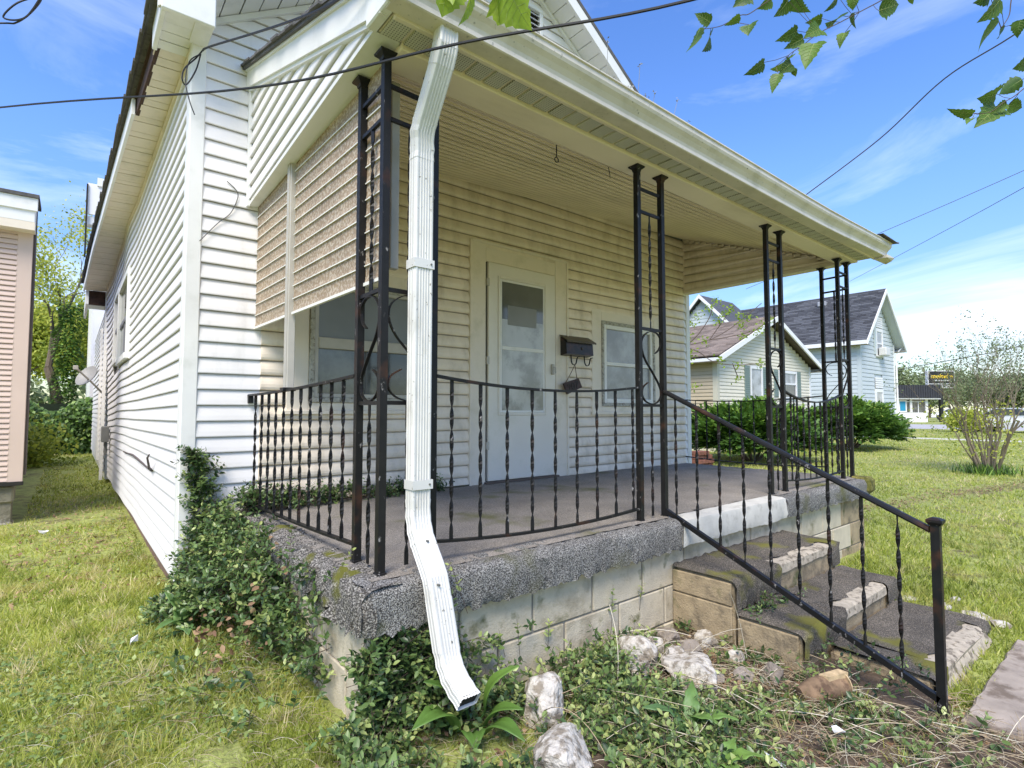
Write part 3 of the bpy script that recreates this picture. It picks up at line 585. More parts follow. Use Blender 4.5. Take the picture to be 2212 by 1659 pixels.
# ---- hanging roll-down awning (two pieces with a post between)
aw = thing('porch_awning', 'beige corrugated side awning in two panels hanging under the porch gable', 'awning', (.93, 3.0, 1.2))
awm = mat('awning_fibreglass', (.42, .31, .20), .55, var=.12, vscale=5, col2=(.74, .65, .51), c2scale=65, c2pos=(.48, .58), c2str=.7, c2detail=3, trans=.3)
edge_m = mat('awning_edge', (.80, .78, .70), .5)
for (y0, y1) in ((2.04, 3.10), (3.165, W-.03)):
    b = MB(); rr = []; AX = lambda y: .052*(3.85-y)/1.8
    ztop = lambda y: zb(y)-.01
    nn = 12; rows = []
    for i in range(nn+1):
        z = 1.19+i*.073
        rows.append((.925, z)); rows.append((.9215, z+.006)); rows.append((.926, z+.03)); rows.append((.926, z+.067))
    for y in (y0, (y0+y1)/2, y1): rr.append([(x+AX(y), y, min(z, ztop(y))) for x, z in rows]+[(x+.004+AX(y), y, min(z, ztop(y))) for x, z in rows[::-1]])
    b.loft(rr); b.build('awning_panel', awm, aw)
    for i in range(nn):
        z = 1.19+i*.073
        if i == 0: MB().bar([(.922+AX(y0), y0, z-.005), (.922+AX(y1), y1, z-.005)], .015, .014).build('bottom_hem', edge_m, aw)
        elif z+.01 < ztop(y1): MB().bar([(.920+AX(y0), y0, z+.0035), (.920+AX(y1), y1, z+.0035)], .004, .0048).build('rib', edge_m, aw)
po_ = MB().bbox(.922, .962, 3.108, 3.153, .765, zb(3.05)-.005, .003).bbox(.914, .923, 3.113, 3.128, .765, zb(3.05)-.005, .001).bbox(.914, .923, 3.134, 3.148, .765, zb(3.05)-.005, .001).build('post', alu, aw)
MB().bbox(.90, .97, 3.10, 3.16, .75, .77, .002).build('post_foot', iron, aw)
MB().bbox(1.055, 1.095, 2.13, 2.16, 1.26, 2.10, .003).bbox(1.065, 1.085, 2.165, 2.178, 1.27, 2.1, .002).build('post', alu, aw)
# ================================================================ porch base
porch = thing('front_porch', 'raised porch floor with grey carpet on a cream painted block foundation', 'porch', (3.4, 2.8, -.6))
def rough_sheet(prof, xs_, nm, m, amp=.004, par=None, axis='x', seed=0):
    rg = np.random.default_rng(seed); rings = []
    for x in xs_:
        r_ = []
        for j, (a, z) in enumerate(prof):
            n_ = rg.normal(0, amp, 3); e = 2.2 if j == 0 else 1
            r_.append((x+n_[0]*.5, a+n_[1]*e, z+n_[2]*e) if axis == 'x' else (a+n_[1]*e, x+n_[0]*.5, z+n_[2]*e))
        rings.append(r_)
    return MB().loft(rings, closed=False, caps=False).build(nm, m, par, smooth=True)
MB().bbox(.845, 5.86, 1.853, W, -.158, -.012, .012).build('floor_slab', concrete, porch)
xs1 = list(np.arange(.84, 2.785, .022))
# carpet over the front edge (two lengths, a bare stretch of slab between them)
def cprof(z_end):
    return [(1.838, z_end), (1.833, z_end+.03), (1.832, -.10), (1.832, -.06), (1.834, -.03), (1.842, -.012), (1.858, -.002), (1.88, .001), (1.93, .001), (1.99, .0015)]
rough_sheet(cprof(-.165), xs1, 'carpet_edge', carpet, .0035, porch, seed=1)
rough_sheet(cprof(-.150), list(np.arange(4.12, 5.885, .03)), 'carpet_edge', carpet, .003, porch, seed=2)
# left side edge: ragged and mossy
lp = [(.825, -.17), (.815, -.13), (.812, -.08), (.816, -.04), (.828, -.012), (.85, .001), (.90, .003), (.97, .002)]
rough_sheet([(a, z) for a, z in lp], list(np.arange(1.835, W, .022)), 'carpet_edge', moss_carpet, .0075, porch, axis='y', seed=3)
# rounded corner of carpet
b = MB(); rings = []
rg = np.random.default_rng(5)
for i in range(9):
    a = math.pi/2*i/8; rr = []
    for (o_, z) in [(.0, -.168), (.006, -.13), (.008, -.08), (.005, -.04), (-.006, -.012), (-.028, 0)]:
        cx_, cy_ = .865, 1.885; r_ = .052+o_; n_ = rg.normal(0, .0035, 3)
        rr.append((cx_-math.cos(a)*r_+n_[0], cy_-math.sin(a)*r_+n_[1], z+n_[2]))
    rr.append((.90, 1.92, .002)); rings.append(rr)
b.loft(rings, closed=False, caps=False).build('carpet_edge', moss_carpet, porch, smooth=True)
# carpet top
gx = np.linspace(.89, 5.87, 120); gy = np.linspace(1.92, W-.005, 46); X, Y = np.meshgrid(gx, gy, indexing='ij')
Z = .004+.003*np.sin(X*2.3+Y)+rng.normal(0, .0009, X.shape)
Y2 = Y.copy(); cut = (X > 2.80) & (X < 4.10); Y2 = np.where(cut & (Y < 1.97), 1.955+rng.normal(0, .004, X.shape), Y)
idx = np.arange(X.size).reshape(X.shape); F = np.stack([idx[:-1, :-1], idx[1:, :-1], idx[1:, 1:], idx[:-1, 1:]], -1).reshape(-1, 4)
npmesh('carpet', np.stack([X, Y2, Z], -1).reshape(-1, 3), F, carpet_flat, porch, smooth=True)
# bare concrete nosing between the carpets
b = MB(); rings = []
for i in range(40):
    x = 2.79+i*(4.115-2.79)/39; n_ = [random.gauss(0, .003) for _ in range(4)]
    rings.append([(x, 1.96, .003), (x, 1.87, .001+n_[0]*.4), (x, 1.845+n_[1]*.5, -.006), (x, 1.838+n_[2]*.6, -.03), (x, 1.836+n_[3], -.12), (x, 1.842+n_[1], -.152+n_[2])])
b.loft(rings, closed=False, caps=False).build('bare_nosing', concrete, porch, smooth=True)
# foundation blocks
MB().box(.875, 5.865, 1.912, 2.1, -.9, -.16).box(.885, 1.1, 1.92, W, -.9, -.165).box(5.66, 5.862, 1.92, W, -.9, -.16).build('mortar', mortar, porch)
def block(x0, x1, y0, y1, z0, z1, m, par=porch, nm='block'):
    j = lambda: random.uniform(-.0015, .0015)
    MB().bbox(x0+j(), x1+j(), y0+j(), y1, z0, z1+j(), .005).build(nm, m, par)
zc = [-.165, -.385, -.59, -.80]
for r_ in range(3):
    x = .87 if r_ % 2 == 0 else .67
    while x < 5.85:
        x0, x1 = max(.87, x), min(5.87, x+.40)
        if x1-x0 > .03: block(x0+.003, x1-.004, 1.903, 1.925, zc[r_+1]+.008, zc[r_], block_m if x0 < 4.6 else block2_m if x0 > 5.3 else block_m)
        x += .405
    y = 1.905 if r_ % 2 == 0 else 1.705
    while y < W:
        y0, y1 = max(1.93, y), min(W, y+.40)
        if y1-y0 > .03: block(.872, .892, y0+.003, y1-.004, zc[r_+1]+.008, zc[r_], block_m); block(5.855, 5.872, y0+.003, y1-.004, zc[r_+1]+.008, zc[r_], block2_m)
        y += .405
# ================================================================ steps
steps = thing('front_steps', 'three worn carpeted concrete steps with mossy edges in front of the porch', 'steps', (3.4, 1.3, -.64))
def step(x0, x1, y0, y1, zt, zb_, carpet_m, nose, side_rows):
    MB().bbox(x0+.012, x1-.012, y0+.02, y1, zb_-.3, zt-.012, .015).build('concrete_core', block2_m, steps)
    # side blocks
    for sx_, (xa, xb) in enumerate(((x0, x0+.02), (x1-.02, x1))):
        for q, (za, zbb) in enumerate(side_rows):
            block(xa, xb, y0+.03, y1-.002, za, zbb, block2_m, steps)
    # carpet drape: top and front, left out where the nosing is bare
    a_, b_ = nose
    def seg(xa, xb, m, seed, zlow):
        n = max(3, int((xb-xa)/.03)); xs_ = [xa+(xb-xa)*i/n for i in range(n+1)]
        pr = [(y0+.004, zlow), (y0-.002, (zlow+zt)/2), (y0-.002, zt-.03), (y0+.006, zt-.008), (y0+.02, zt), (y0+.08, zt+.001), ((y0+y1)/2, zt+.002), (y1, zt+.004)]
        rough_sheet(pr, xs_, 'carpet_cover', m, .0045, steps, seed=seed)
    seg(x0-.004, a_, carpet_m, int(x0*100), zb_+.004); seg(b_, x1+.004, carpet_m, int(x1*100), zb_+.004)
    n = 12; xs_ = [a_+(b_-a_)*i/n for i in range(n+1)]
    rough_sheet([(y0+.075, zt-.001), (y0+.11, zt+.001), ((y0+y1)/2, zt+.002), (y1, zt+.004)], xs_, 'carpet_cover', step_carpet, .004, steps, seed=9)
    rings = []
    for x in xs_:
        w = 1 if a_ < x < b_ else .5
        rings.append([(x, y0+.10, zt-.004), (x, y0+.024+random.uniform(-.004, .004), zt-.004), (x, y0+.006+random.uniform(-.002, .004), zt-.016), (x, y0+.004, zt-.06+random.uniform(-.004, .004)), (x, y0+.03, zt-.085), (x, y0+.05, zb_)])
    MB().loft(rings, closed=False, caps=False).build('bare_nosing', mat('worn_nosing', (.42, .36, .27), .9, var=.25, vscale=28, col2=(.17, .14, .10), c2scale=24, c2pos=(.50, .62), bump=.7, bscale=60, bdist=.006), steps, smooth=True)
step(2.76, 4.16, 1.505, 1.90, -.262, -.43, step_carpet, (3.28, 4.02), [(-.405, -.285), (-.60, -.413)])
step(2.76, 4.16, 1.165, 1.505, -.432, -.57, step_carpet, (3.30, 3.95), [(-.64, -.455)])
step(3.05, 4.12, .72, 1.165, -.565, -.68, step_carpet, (3.25, 3.98), [(-.72, -.59)])
# broken slab leaning at the toe of the steps
bs = MB(); prof_ = [(3.22, .73, -.60), (3.60, .715, -.575), (3.96, .71, -.59), (3.98, .68, -.63), (3.62, .68, -.66), (3.20, .69, -.67)]
bs.loft([[(x, y, z) for x, y, z in prof_], [(x+.01, y+.05, z+.01) for x, y, z in prof_]]).build('broken_nosing', MATS['worn_nosing'], steps)
# ================================================================ ironwork
def twisted_mesh(L_, w=.017, t=.006, pitch_=.105, flat=.045):
    b = MB(); n = max(4, int(L_/pitch_*6)); rings = []
    for i in range(n+1):
        z = L_*i/n; q = min(1, max(0, (z-flat)/(L_-2*flat))); a = math.pi*round((L_-2*flat)/pitch_)*q
        c, s_ = math.cos(a), math.sin(a)
        rings.append([(x*c-y*s_, x*s_+y*c, z) for x, y in ((-w/2, -t/2), (w/2, -t/2), (w/2, t/2), (-w/2, t/2))])
    b.loft(rings); me = bpy.data.meshes.new('twisted_bar'); me.from_pydata(b.v, [], b.f); me.materials.append(iron); me.update(); return me
TW = {}
def twisted(par, x, y, z0, z1, nm='baluster', rot=None):
    k_ = round(z1-z0, 1)
    if k_ not in TW: TW[k_] = twisted_mesh(k_)
    o = bpy.data.objects.new(nm, TW[k_]); COL.objects.link(o); o.parent = par; o.location = Vector((x, y, z0))-woff(par); o.scale = (1, 1, (z1-z0)/k_); o.rotation_euler = (0, 0, rot if rot is not None else random.uniform(-.5, .5)); return o
SC = [(.70, .70), (.88, .76), (.98, .86), (.90, .95), (.70, .995), (.42, .99), (.18, .93), (.06, .84), (.08, .72), (.22, .60), (.42, .50), (.62, .40), (.84, .28), (.95, .18), (.92, .08), (.72, .01), (.45, .0), (.20, .04), (.06, .12), (.10, .22), (.34, .29)]
def smoothpts(p, k=3):
    P_ = [Vector(q) for q in p]; out = []
    for i in range(len(P_)-1):
        p0, p1, p2, p3 = P_[max(i-1, 0)], P_[i], P_[i+1], P_[min(i+2, len(P_)-1)]
        for j in range(k):
            t = j/k; out.append(.5*((2*p1)+(-p0+p2)*t+(2*p0-5*p1+4*p2-p3)*t*t+(-p0+3*p1-3*p2+p3)*t*t*t))
    out.append(P_[-1]); return out
def iron_column(name, label, posts, panels, ztop=2.098, group='black iron porch columns'):
    t = thing(name, label, 'porch column', (posts[0][0], posts[0][1], 0), group)
    for (x, y) in posts:
        lx = random.uniform(-.004, .004)
        pst = MB(); s_ = .0155
        pst.loft([[(x+a*s_+lx*q, y+b_*s_, z) for a, b_ in ((-1, -1), (1, -1), (1, 1), (-1, 1))] for q, z in ((0, .0), (1, ztop-.03))])
        pst.build('post', iron, t)
        MB().loft([[(x+a*s_, y+b_*s_, z) for a, b_ in ((-1, -1), (1, -1), (1, 1), (-1, 1))] for s_, z in ((.017, ztop-.035), (.020, ztop-.022), (.034, ztop-.010), (.036, ztop-.002))]).build('flange', iron, t)
        MB().bbox(x-.02, x+.02, y-.02, y+.02, .002, .012, .002).build('foot', iron, t)
    for (i, j) in panels:
        p, q = Vector((*posts[i], 0)), Vector((*posts[j], 0)); m_ = (p+q)/2; d = (q-p); ang = math.atan2(d.y, d.x); e = d.normalized()*.015
        for z in (1.97, 1.832, 1.128, .672):
            a_, b_ = p+e, q-e; MB().bar([(a_.x, a_.y, z), (b_.x, b_.y, z)], .014, .016).build('rung', iron, t)
        twisted(t, m_.x, m_.y, 1.137, 1.824, 'twisted_bar', ang+.5); twisted(t, m_.x, m_.y, .02, .664, 'twisted_bar', ang)
        pts = [(p+e+(d-2*e)*u_) + Vector((0, 0, .682+v_*.436)) for u_, v_ in SC]
        nr = Vector((-d.y, d.x, 0)).normalized()
        b = MB(); b.bar(smoothpts(pts), .0045, .014, ref=nr); b.build('scroll', iron, t)
    return t
iron_column('iron_column', 'peeling three-post iron corner column beside the white downspout', [(.95, 1.98), (.955, 2.215), (1.185, 1.99)], [(0, 1), (0, 2)])
iron_column('iron_column', 'two-post iron scroll column at the top of the stair handrail', [(2.57, 1.975), (2.806, 1.975)], [(0, 1)])
iron_column('iron_column', 'two-post iron column on the far side of the steps', [(4.185, 1.98), (4.42, 1.98)], [(0, 1)])
iron_column('iron_column', 'three-post iron corner column at the far right end of the porch', [(5.85, 1.985), (5.625, 1.985), (5.87, 2.22)], [(0, 1), (0, 2)], 2.09)
def railing(label, p, q, n, zt0, zt1, ztm, zb0, zb1, zbm, xs_=None, end=0):
    t = thing('porch_railing', label, 'railing', (p[0], p[1], 0), 'black iron porch railings')
    P0, Q0 = Vector((*p, 0)), Vector((*q, 0)); K = 14
    zz = lambda u_, a, b_, m_: a+(b_-a)*u_-(4*u_*(1-u_))*((a+b_)/2-m_)
    top = [P0.lerp(Q0, i/K)+Vector((0, 0, zz(i/K, zt0, zt1, ztm))) for i in range(K+1)]
    bot = [P0.lerp(Q0, i/K)+Vector((0, 0, zz(i/K, zb0, zb1, zbm))) for i in range(K+1)]
    MB().bar(top, .028, .012).build('top_rail', iron, t); MB().bar(bot, .024, .011).build('bottom_rail', iron, t)
    us = [(x-p[0])/(q[0]-p[0]) for x in xs_] if xs_ else [(i+1)/(n+1) for i in range(n)]
    for u_ in us:
        c = P0.lerp(Q0, u_); twisted(t, c.x, c.y, zz(u_, zb0, zb1, zbm)+.005, zz(u_, zt0, zt1, ztm)-.005, 'baluster')
    return t
r1 = railing('sagging front railing between corner column and handrail column', (1.20, 1.985), (2.555, 1.975), 9, .789, .775, .742, .092, .076, .054, [1.281, 1.434, 1.588, 1.743, 1.897, 2.052, 2.205, 2.358, 2.508])
r2 = railing('left side railing from corner column back to the white siding', (.952, 2.23), (.905, 3.83), 11, .792, .742, .757, .074, .052, .054)
MB().bar([(.905, 3.83, .742), (.905, 3.832, .70)], .02, .012, ref=(0, 1, 0)).bbox(.89, .92, 3.80, 3.835, .69, .745, .002).build('bracket', iron, r2)
r3 = railing('short drooping railing right of the steps, to the far corner column', (4.435, 1.98), (5.61, 1.985), 9, .80, .79, .715, .085, .08, .06)
r4 = railing('far side railing in front of the green bush', (5.872, 2.235), (5.89, 3.83), 10, .79, .775, .75, .08, .08, .055)
sr = thing('stair_railing', 'sloping black iron handrail with twisted balusters ending in a capped post', 'handrail', (2.803, .65, -.6))
hr = MB(); a_, b_ = Vector((2.803, 1.96, .752)), Vector((2.803, .668, .142))
hr.loft([[tuple(c+Vector((dx, 0, dz))) for dx, dz in ((-.022, .0), (-.020, .010), (-.010, .016), (.010, .016), (.020, .010), (.022, 0), (.012, -.010), (-.012, -.010))] for c in (a_, b_)]).build('top_rail', iron, sr)
MB().bar([(2.803, 1.96, .038), (2.803, .655, -.545)], .026, .026, ref=(0, 0, 1)).build('bottom_rail', iron, sr)
for i in range(9):
    y = 1.89-i*.1385; q = (1.96-y)/(1.96-.668); twisted(sr, 2.803, y, .038-(1.96-y)*.4465+.008, .752+(.142-.752)*q-.012, 'baluster')
pb = MB(); pb.loft([[(2.806+a*.016, .648+c*.016, z) for a, c in ((-1, -1), (1, -1), (1, 1), (-1, 1))] for z in (-.75, .175)]); pb.build('post', iron, sr)
MB().loft([[(2.806+a*s_, .648+c*s_, z) for a, c in ((-1, -1), (1, -1), (1, 1), (-1, 1))] for s_, z in ((.020, .165), (.028, .178), (.028, .188), (.012, .196))]).build('cap', iron, sr)
# ================================================================ downspout
ds = thing('downspout', 'white fluted metal downspout bending out over the porch edge to the ground', 'downspout', (1.07, 1.7, -.4))
def dprof(sx_=1., sy_=1.):
    w, d = .0425*sx_, .0315*sy_; p = []
    # front face (towards -y) with flutes
    p.append((-w, -d+.006)); p.append((-w+.006, -d))
    k_ = 5
    for i in range(k_):
        c = -w+.018+(2*w-.036)*(i/(k_-1)); p += [(c-.006, -d), (c-.003, -d+.004), (c+.003, -d+.004), (c+.006, -d)]
    p += [(w-.006, -d), (w, -d+.006)]
    p += [(w, d-.006), (w-.006, d), (-w+.006, d), (-w, d-.006)]
    for i in (2, 1, 0): c = (i-1)*.02; p += [(-w, c+.005), (-w+.003, c+.002), (-w+.003, c-.002), (-w, c-.005)]
    return p
def spout(pts, nm, crimps=0, sc=1.0):
    """pts: list of (y,z,x) centre line; ring planes perpendicular to it"""
    P_ = [Vector((x, y, z)) for y, z, x in pts]
    if crimps: 
        Q = []; 
        for i in range(len(P_)-1):
            for j in range(crimps): Q.append(P_[i].lerp(P_[i+1], j/crimps))
        P_ = Q+[P_[-1]]
    rings = []
    for i, c in enumerate(P_):
        d = (P_[min(i+1, len(P_)-1)]-P_[max(i-1, 0)]).normalized(); ex_ = Vector((1, 0, 0)); ey_ = ex_.cross(d).normalized()   # ey ~ +-y
        if ey_.y < 0: ey_ = -ey_
        s_ = sc*(1-(.05 if crimps and i % 2 else 0)); rings.append([tuple(c+ex_*a*s_+ey_*b_*s_) for a, b_ in dprof()])
    return MB().loft(rings, caps=False).build(nm, spout_m, ds)
X = 1.078
spout([(1.735, 2.125, 1.085), (1.737, 2.045, 1.083)], 'outlet', sc=.97)
spout([(1.736, 2.06, 1.083), (1.745, 2.03, 1.082), (1.765, 1.985, 1.08)], 'elbow', sc=1.02)
spout([(1.762, 1.99, 1.08), (1.872, 1.805, 1.072)], 'pipe', sc=.985)
spout([(1.868, 1.812, 1.072), (1.890, 1.765, 1.07), (1.902, 1.71, X), (1.905, 1.66, X)], 'elbow', crimps=2, sc=1.02)
spout([(1.905, 1.68, X), (1.908, 1.2, X), (1.910, .8, X), (1.912, .26, X)], 'pipe', sc=.985)
spout([(1.912, .29, X), (1.910, .225, X), (1.895, .17, X), (1.868, .125, X)], 'elbow', crimps=2, sc=1.02)
spout([(1.872, .132, X), (1.80, .045, X), (1.778, .015, X), (1.765, -.03, X+.002), (1.757, -.065, X+.003)], 'elbow', sc=.99)
spout([(1.758, -.055, X+.003), (1.715, -.235, X+.012)], 'pipe', sc=1.015)
spout([(1.716, -.23, X+.012), (1.700, -.275, X+.014), (1.672, -.315, X+.017), (1.635, -.345, X+.022), (1.592, -.372, X+.028)], 'elbow', crimps=2, sc=1.0)
cy_, cz_ = 1.600, -.366; dd_ = Vector((.006, -.043, -.027)).normalized(); ex2 = Vector((1, 0, 0)); ey2 = ex2.cross(dd_).normalized()
MB().add([tuple(Vector((X+.027, cy_, cz_))+ex2*a*.040+ey2*b_*.029) for a, b_ in ((-1, -1), (1, -1), (1, 1), (-1, 1))], [(0, 1, 2, 3)]).build('dark_mouth', dark, ds)
for z in (1.23, .35):
    b = MB(); w, d = .0455, .0345; y0 = 1.909
    for (xa, xb, ya, yb) in ((X-w, X+w, y0-d, y0-d+.0025), (X-w, X-w+.0025, y0-d+.0025, y0+d), (X+w-.0025, X+w, y0-d+.0025, y0+d)): b.box(xa, xb, ya, yb, z-.018, z+.018)
    b.build('strap', spout_m, ds); MB().tube([(X+.03, y0-d-.004, z), (X+.03, y0-d, z)], .004, 8).build('screw', mat('screw_grey', (.12, .12, .11), .5), ds)
for (x, y, z) in ((X+.0, 1.836, .14), (X-.01, 1.736, .0), (X+.0, 1.724, -.09), (X+.02, 1.698, -.20)):
    MB().tube([(x, y-.006, z), (x, y+.006, z)], .0042, 8).build('screw', MATS['screw_grey'], ds)
# ================================================================ mailbox, plaque
mbx = thing('mailbox', 'black metal mailbox with scalloped lid and two hooks beside the door', 'mailbox', (3.9, W-.02, 1.2))
MB().add([(3.73, W-.02, 1.185), (4.11, W-.02, 1.185), (4.11, W-.125, 1.20), (3.73, W-.125, 1.20), (3.73, W-.02, 1.385), (4.11, W-.02, 1.385), (4.11, W-.115, 1.325), (3.73, W-.115, 1.325)], [(0, 3, 2, 1), (4, 5, 6, 7), (3, 7, 6, 2), (0, 1, 5, 4), (1, 2, 6, 5), (3, 0, 4, 7)]).build('box', black_m, mbx)
n = 16; lid = MB(); x0, x1 = 3.715, 4.135
top = [(x0+(x1-x0)*i/(n*4), W-.145, 1.318-.007*abs(math.sin(math.pi*i/4))) for i in range(n*4+1)]
lid.loft([[(t_[0], W-.018, 1.402) for t_ in top], [(t_[0], W-.14, 1.332) for t_ in top], top], closed=False, caps=False)
lid.loft([[(t_[0], W-.018, 1.399) for t_ in top], [(t_[0], W-.139, 1.329) for t_ in top]], closed=False, caps=False).build('lid', mat('mailbox_lid', (.10, .08, .05), .5, var=.3, vscale=20), mbx)
for x in (3.80, 3.99):
    pts = [(x, W-.11, 1.19), (x+.005, W-.11, 1.13), (x+.02, W-.112, 1.10), (x+.045, W-.115, 1.095), (x+.065, W-.118, 1.115), (x+.075, W-.12, 1.16), (x+.085, W-.128, 1.175), (x+.10, W-.132, 1.175)]
    MB().bar(smoothpts(pts, 2), .006, .012, ref=(0, 1, 0)).build('hook', iron, mbx)
MB().tube([(3.95, W-.128, 1.262), (3.95, W-.121, 1.262)], .014, 8).build('emblem', mat('dull_brass', (.05, .035, .03), .5), mbx)
pl = thing('house_number_plaque', 'small wooden number plaque hanging on a chain below the mailbox', 'sign', (3.84, W-.08, .9))
c_ = Vector((3.825, W-.10, .885)); an = R(14)
def rotp(dx, dz, dy=0): return (c_.x+dx*math.cos(an)-dz*math.sin(an), c_.y+dy, c_.z+dx*math.sin(an)+dz*math.cos(an))
out = [(-.115, .05), (.10, .055), (.125, -.04), (-.09, -.062)]
MB().add([rotp(a, b_, -.012) for a, b_ in out]+[rotp(a, b_, .012) for a, b_ in out], [(0, 3, 2, 1), (4, 5, 6, 7), (0, 1, 5, 4), (1, 2, 6, 5), (2, 3, 7, 6), (3, 0, 4, 7)]).build('board', wood_plaque, pl)
def text(body, size, loc, rot, m, par, ext=.002, nm='lettering', xs_=1, shear=0, bold=0):
    cu = bpy.data.curves.new(nm, 'FONT'); cu.body = body; cu.size = size; cu.align_x = 'CENTER'; cu.align_y = 'CENTER'; cu.extrude = ext; cu.shear = shear; cu.offset = bold; cu.resolution_u = 3
    ob = bpy.data.objects.new(nm, cu); COL.objects.link(ob)
    dg = bpy.context.evaluated_depsgraph_get(); me = bpy.data.meshes.new_from_object(ob.evaluated_get(dg)); bpy.data.objects.remove(ob)
    me.materials.clear(); me.materials.append(m); o = bpy.data.objects.new(nm, me); COL.objects.link(o); o.parent = par; o.location = Vector(loc)-woff(par); o.rotation_euler = rot; o.scale = (xs_, 1, 1); return o
text('207', .105, rotp(0, -.005, -.014), (R(90), -an, 0), mat('number_dark', (.01, .008, .01), .5), pl, .003)
for sx_ in (-.085, .085):
    a_ = Vector(rotp(sx_, .05, 0)); b_ = Vector((3.85, W-.115, 1.098)); pts = [a_.lerp(b_, i/26)+Vector((0, 0, -.008*math.sin(math.pi*i/26))) for i in range(27)]
    MB().tube(pts, [.0022 if i % 2 else .0045 for i in range(27)], 4).build('chain', rusty, pl)
# ================================================================ cables
def cable(nm, label, pts, r, m=rubber, k_=8, cat='cable', group=None):
    b = MB(); b.tube(smoothpts(pts, k_), r, 5); return tag(b.build(nm, m), label, cat, group)
cable('service_cable', 'thick black cable crossing in front of the porch roof and downspout', [(-2.0, 6.9, 2.75), (-.312, 3.52, 2.1), (.452, 2.013, 1.775), (.811, 1.211, 1.662), (1.21, .754, 1.704), (1.7, .2, 1.85)], .0042)
wc = cable('service_cable', 'black cable rising from the front corner of the main eave', [(.56, 3.70, 2.86), (.573, 3.529, 2.799), (.713, 2.659, 2.494), (.776, 2.103, 2.303), (.83, 1.7, 2.25)], .006)
lp_ = MB().tube(smoothpts([(.56, 3.72, 2.87), (.53, 3.74, 2.82), (.47, 3.72, 2.72), (.455, 3.70, 2.64), (.48, 3.72, 2.62), (.53, 3.74, 2.74), (.555, 3.75, 2.86)], 5), .0045, 5)
lp_.tube(smoothpts([(.555, 3.75, 2.86), (.49, 3.70, 2.76), (.47, 3.68, 2.62), (.49, 3.66, 2.50), (.52, 3.66, 2.42)], 5), .0035, 5)
tag(lp_.build('cable_loop', rubber), 'loops of black cable hanging under the eave at the front corner', 'cable')
cable('thin_wire', 'thin dark wire curling down the white front siding left of the awning', [(.735, W-.03, 2.125), (.79, W-.03, 2.08), (.80, W-.03, 2.03), (.76, W-.03, 1.92), (.69, W-.03, 1.84), (.588, W-.04, 1.70)], .0028, mat('grey_wire', (.08, .08, .075), .6))
gw = mat('weathered_wire', (.10, .085, .075), .7)
cable('overhead_wire', 'brown wire climbing from the porch gutter to the top right of the sky', [(9.386, 3.742, 4.244), (9.158, 2.609, 4.666), (8.64, 1.722, 4.942), (8.074, .894, 4.893), (7.4, .0, 5.0)], .009, gw, group='wires in the sky right of the porch')
cable('overhead_wire', 'upper of two thin wires crossing above the white cloud', [(15.6, 8, 4.3), (16.011, 4.738, 5.191), (16.247, 1.911, 5.98), (16.4, 0, 6.6)], .007, gw, group='wires in the sky right of the porch')
cable('overhead_wire', 'lower of two thin wires, behind the slate roofed house', [(33.294, 11.146, 7.822), (18.968, 2.247, 6.426), (13, -1.5, 6.2)], .009, gw, group='wires in the sky right of the porch')
cable('overhead_wire', 'low street wire above the repair shop and bare shrub', [(52, 15.5, 3.3), (47.31, 12.903, 3.638), (45.39, 7.971, 4.223), (40.921, 5.151, 4.302), (36, 1.5, 4.9)], .03, gw, group='wires in the sky right of the porch')
cable('cable_loop', 'twisted cable loop at the top left edge of the sky', [(-.60, 3.5, 2.37), (-.312, 3.369, 2.433), (-.255, 3.33, 2.44), (-.20, 3.28, 2.49), (-.17, 3.26, 2.56), (-.25, 3.3, 2.52), (-.30, 3.35, 2.455), (-.22, 3.29, 2.46), (-.15, 3.2, 2.58)], .004)
# satellite dish on the side wall
sdh = thing('satellite_dish', 'grey satellite dish on an arm at the back of the side wall', 'satellite dish', (.45, 13.4, .9))
b = MB(); cc = Vector((.24, 13.5, 1.30)); nn_ = Vector((-.55, -.55, .55)).normalized(); uu = nn_.orthogonal().normalized(); vv = nn_.cross(uu); rings = []
for j in range(5):
    q = j/4; rings.append([tuple(cc+(uu*math.cos(a)*.24+vv*math.sin(a)*.19)*q+nn_*(.06*q*q)) for a in [i*math.pi/9 for i in range(18)]])
b.loft(rings, caps=False); b.loft([[tuple(Vector(p)-nn_*.012) for p in r_] for r_ in rings], caps=False); b.build('reflector', mat('dish_grey', (.30, .30, .29), .5), sdh)
MB().tube([(.47, 13.6, 1.0), (.30, 13.52, 1.2), (.05, 13.2, 1.45)], .02, 6).build('arm', alu, sdh); MB().bbox(.0, .08, 13.12, 13.22, 1.42, 1.50, .008).build('receiver', alu, sdh)
# ================================================================ ground
def axis(a, b, fine0, fine1, st, grow=1.25):
    v = list(np.arange(fine0, fine1+1e-6, st)); s_ = st
    while v[-1] < b: s_ *= grow; v.append(v[-1]+s_)
    s_ = st
    while v[0] > a: s_ *= grow; v.insert(0, v[0]-s_)
    return np.array(v)
gx, gy = axis(-300, 700, -2, 8, .08), axis(-300, 700, -.5, 8, .08)
X, Y = np.meshgrid(gx, gy, indexing='ij'); Z = ground_z(X, Y)
near = (X > -2) & (X < 8) & (Y > -.5) & (Y < 8); Z = Z+np.where(near, rng.normal(0, .006, X.shape), 0)
idx = np.arange(X.size).reshape(X.shape); F = np.stack([idx[:-1, :-1], idx[1:, :-1], idx[1:, 1:], idx[:-1, 1:]], -1).reshape(-1, 4)
kind(npmesh('lawn', np.stack([X, Y, Z], -1).reshape(-1, 3), F, soil, smooth=True), 'structure')
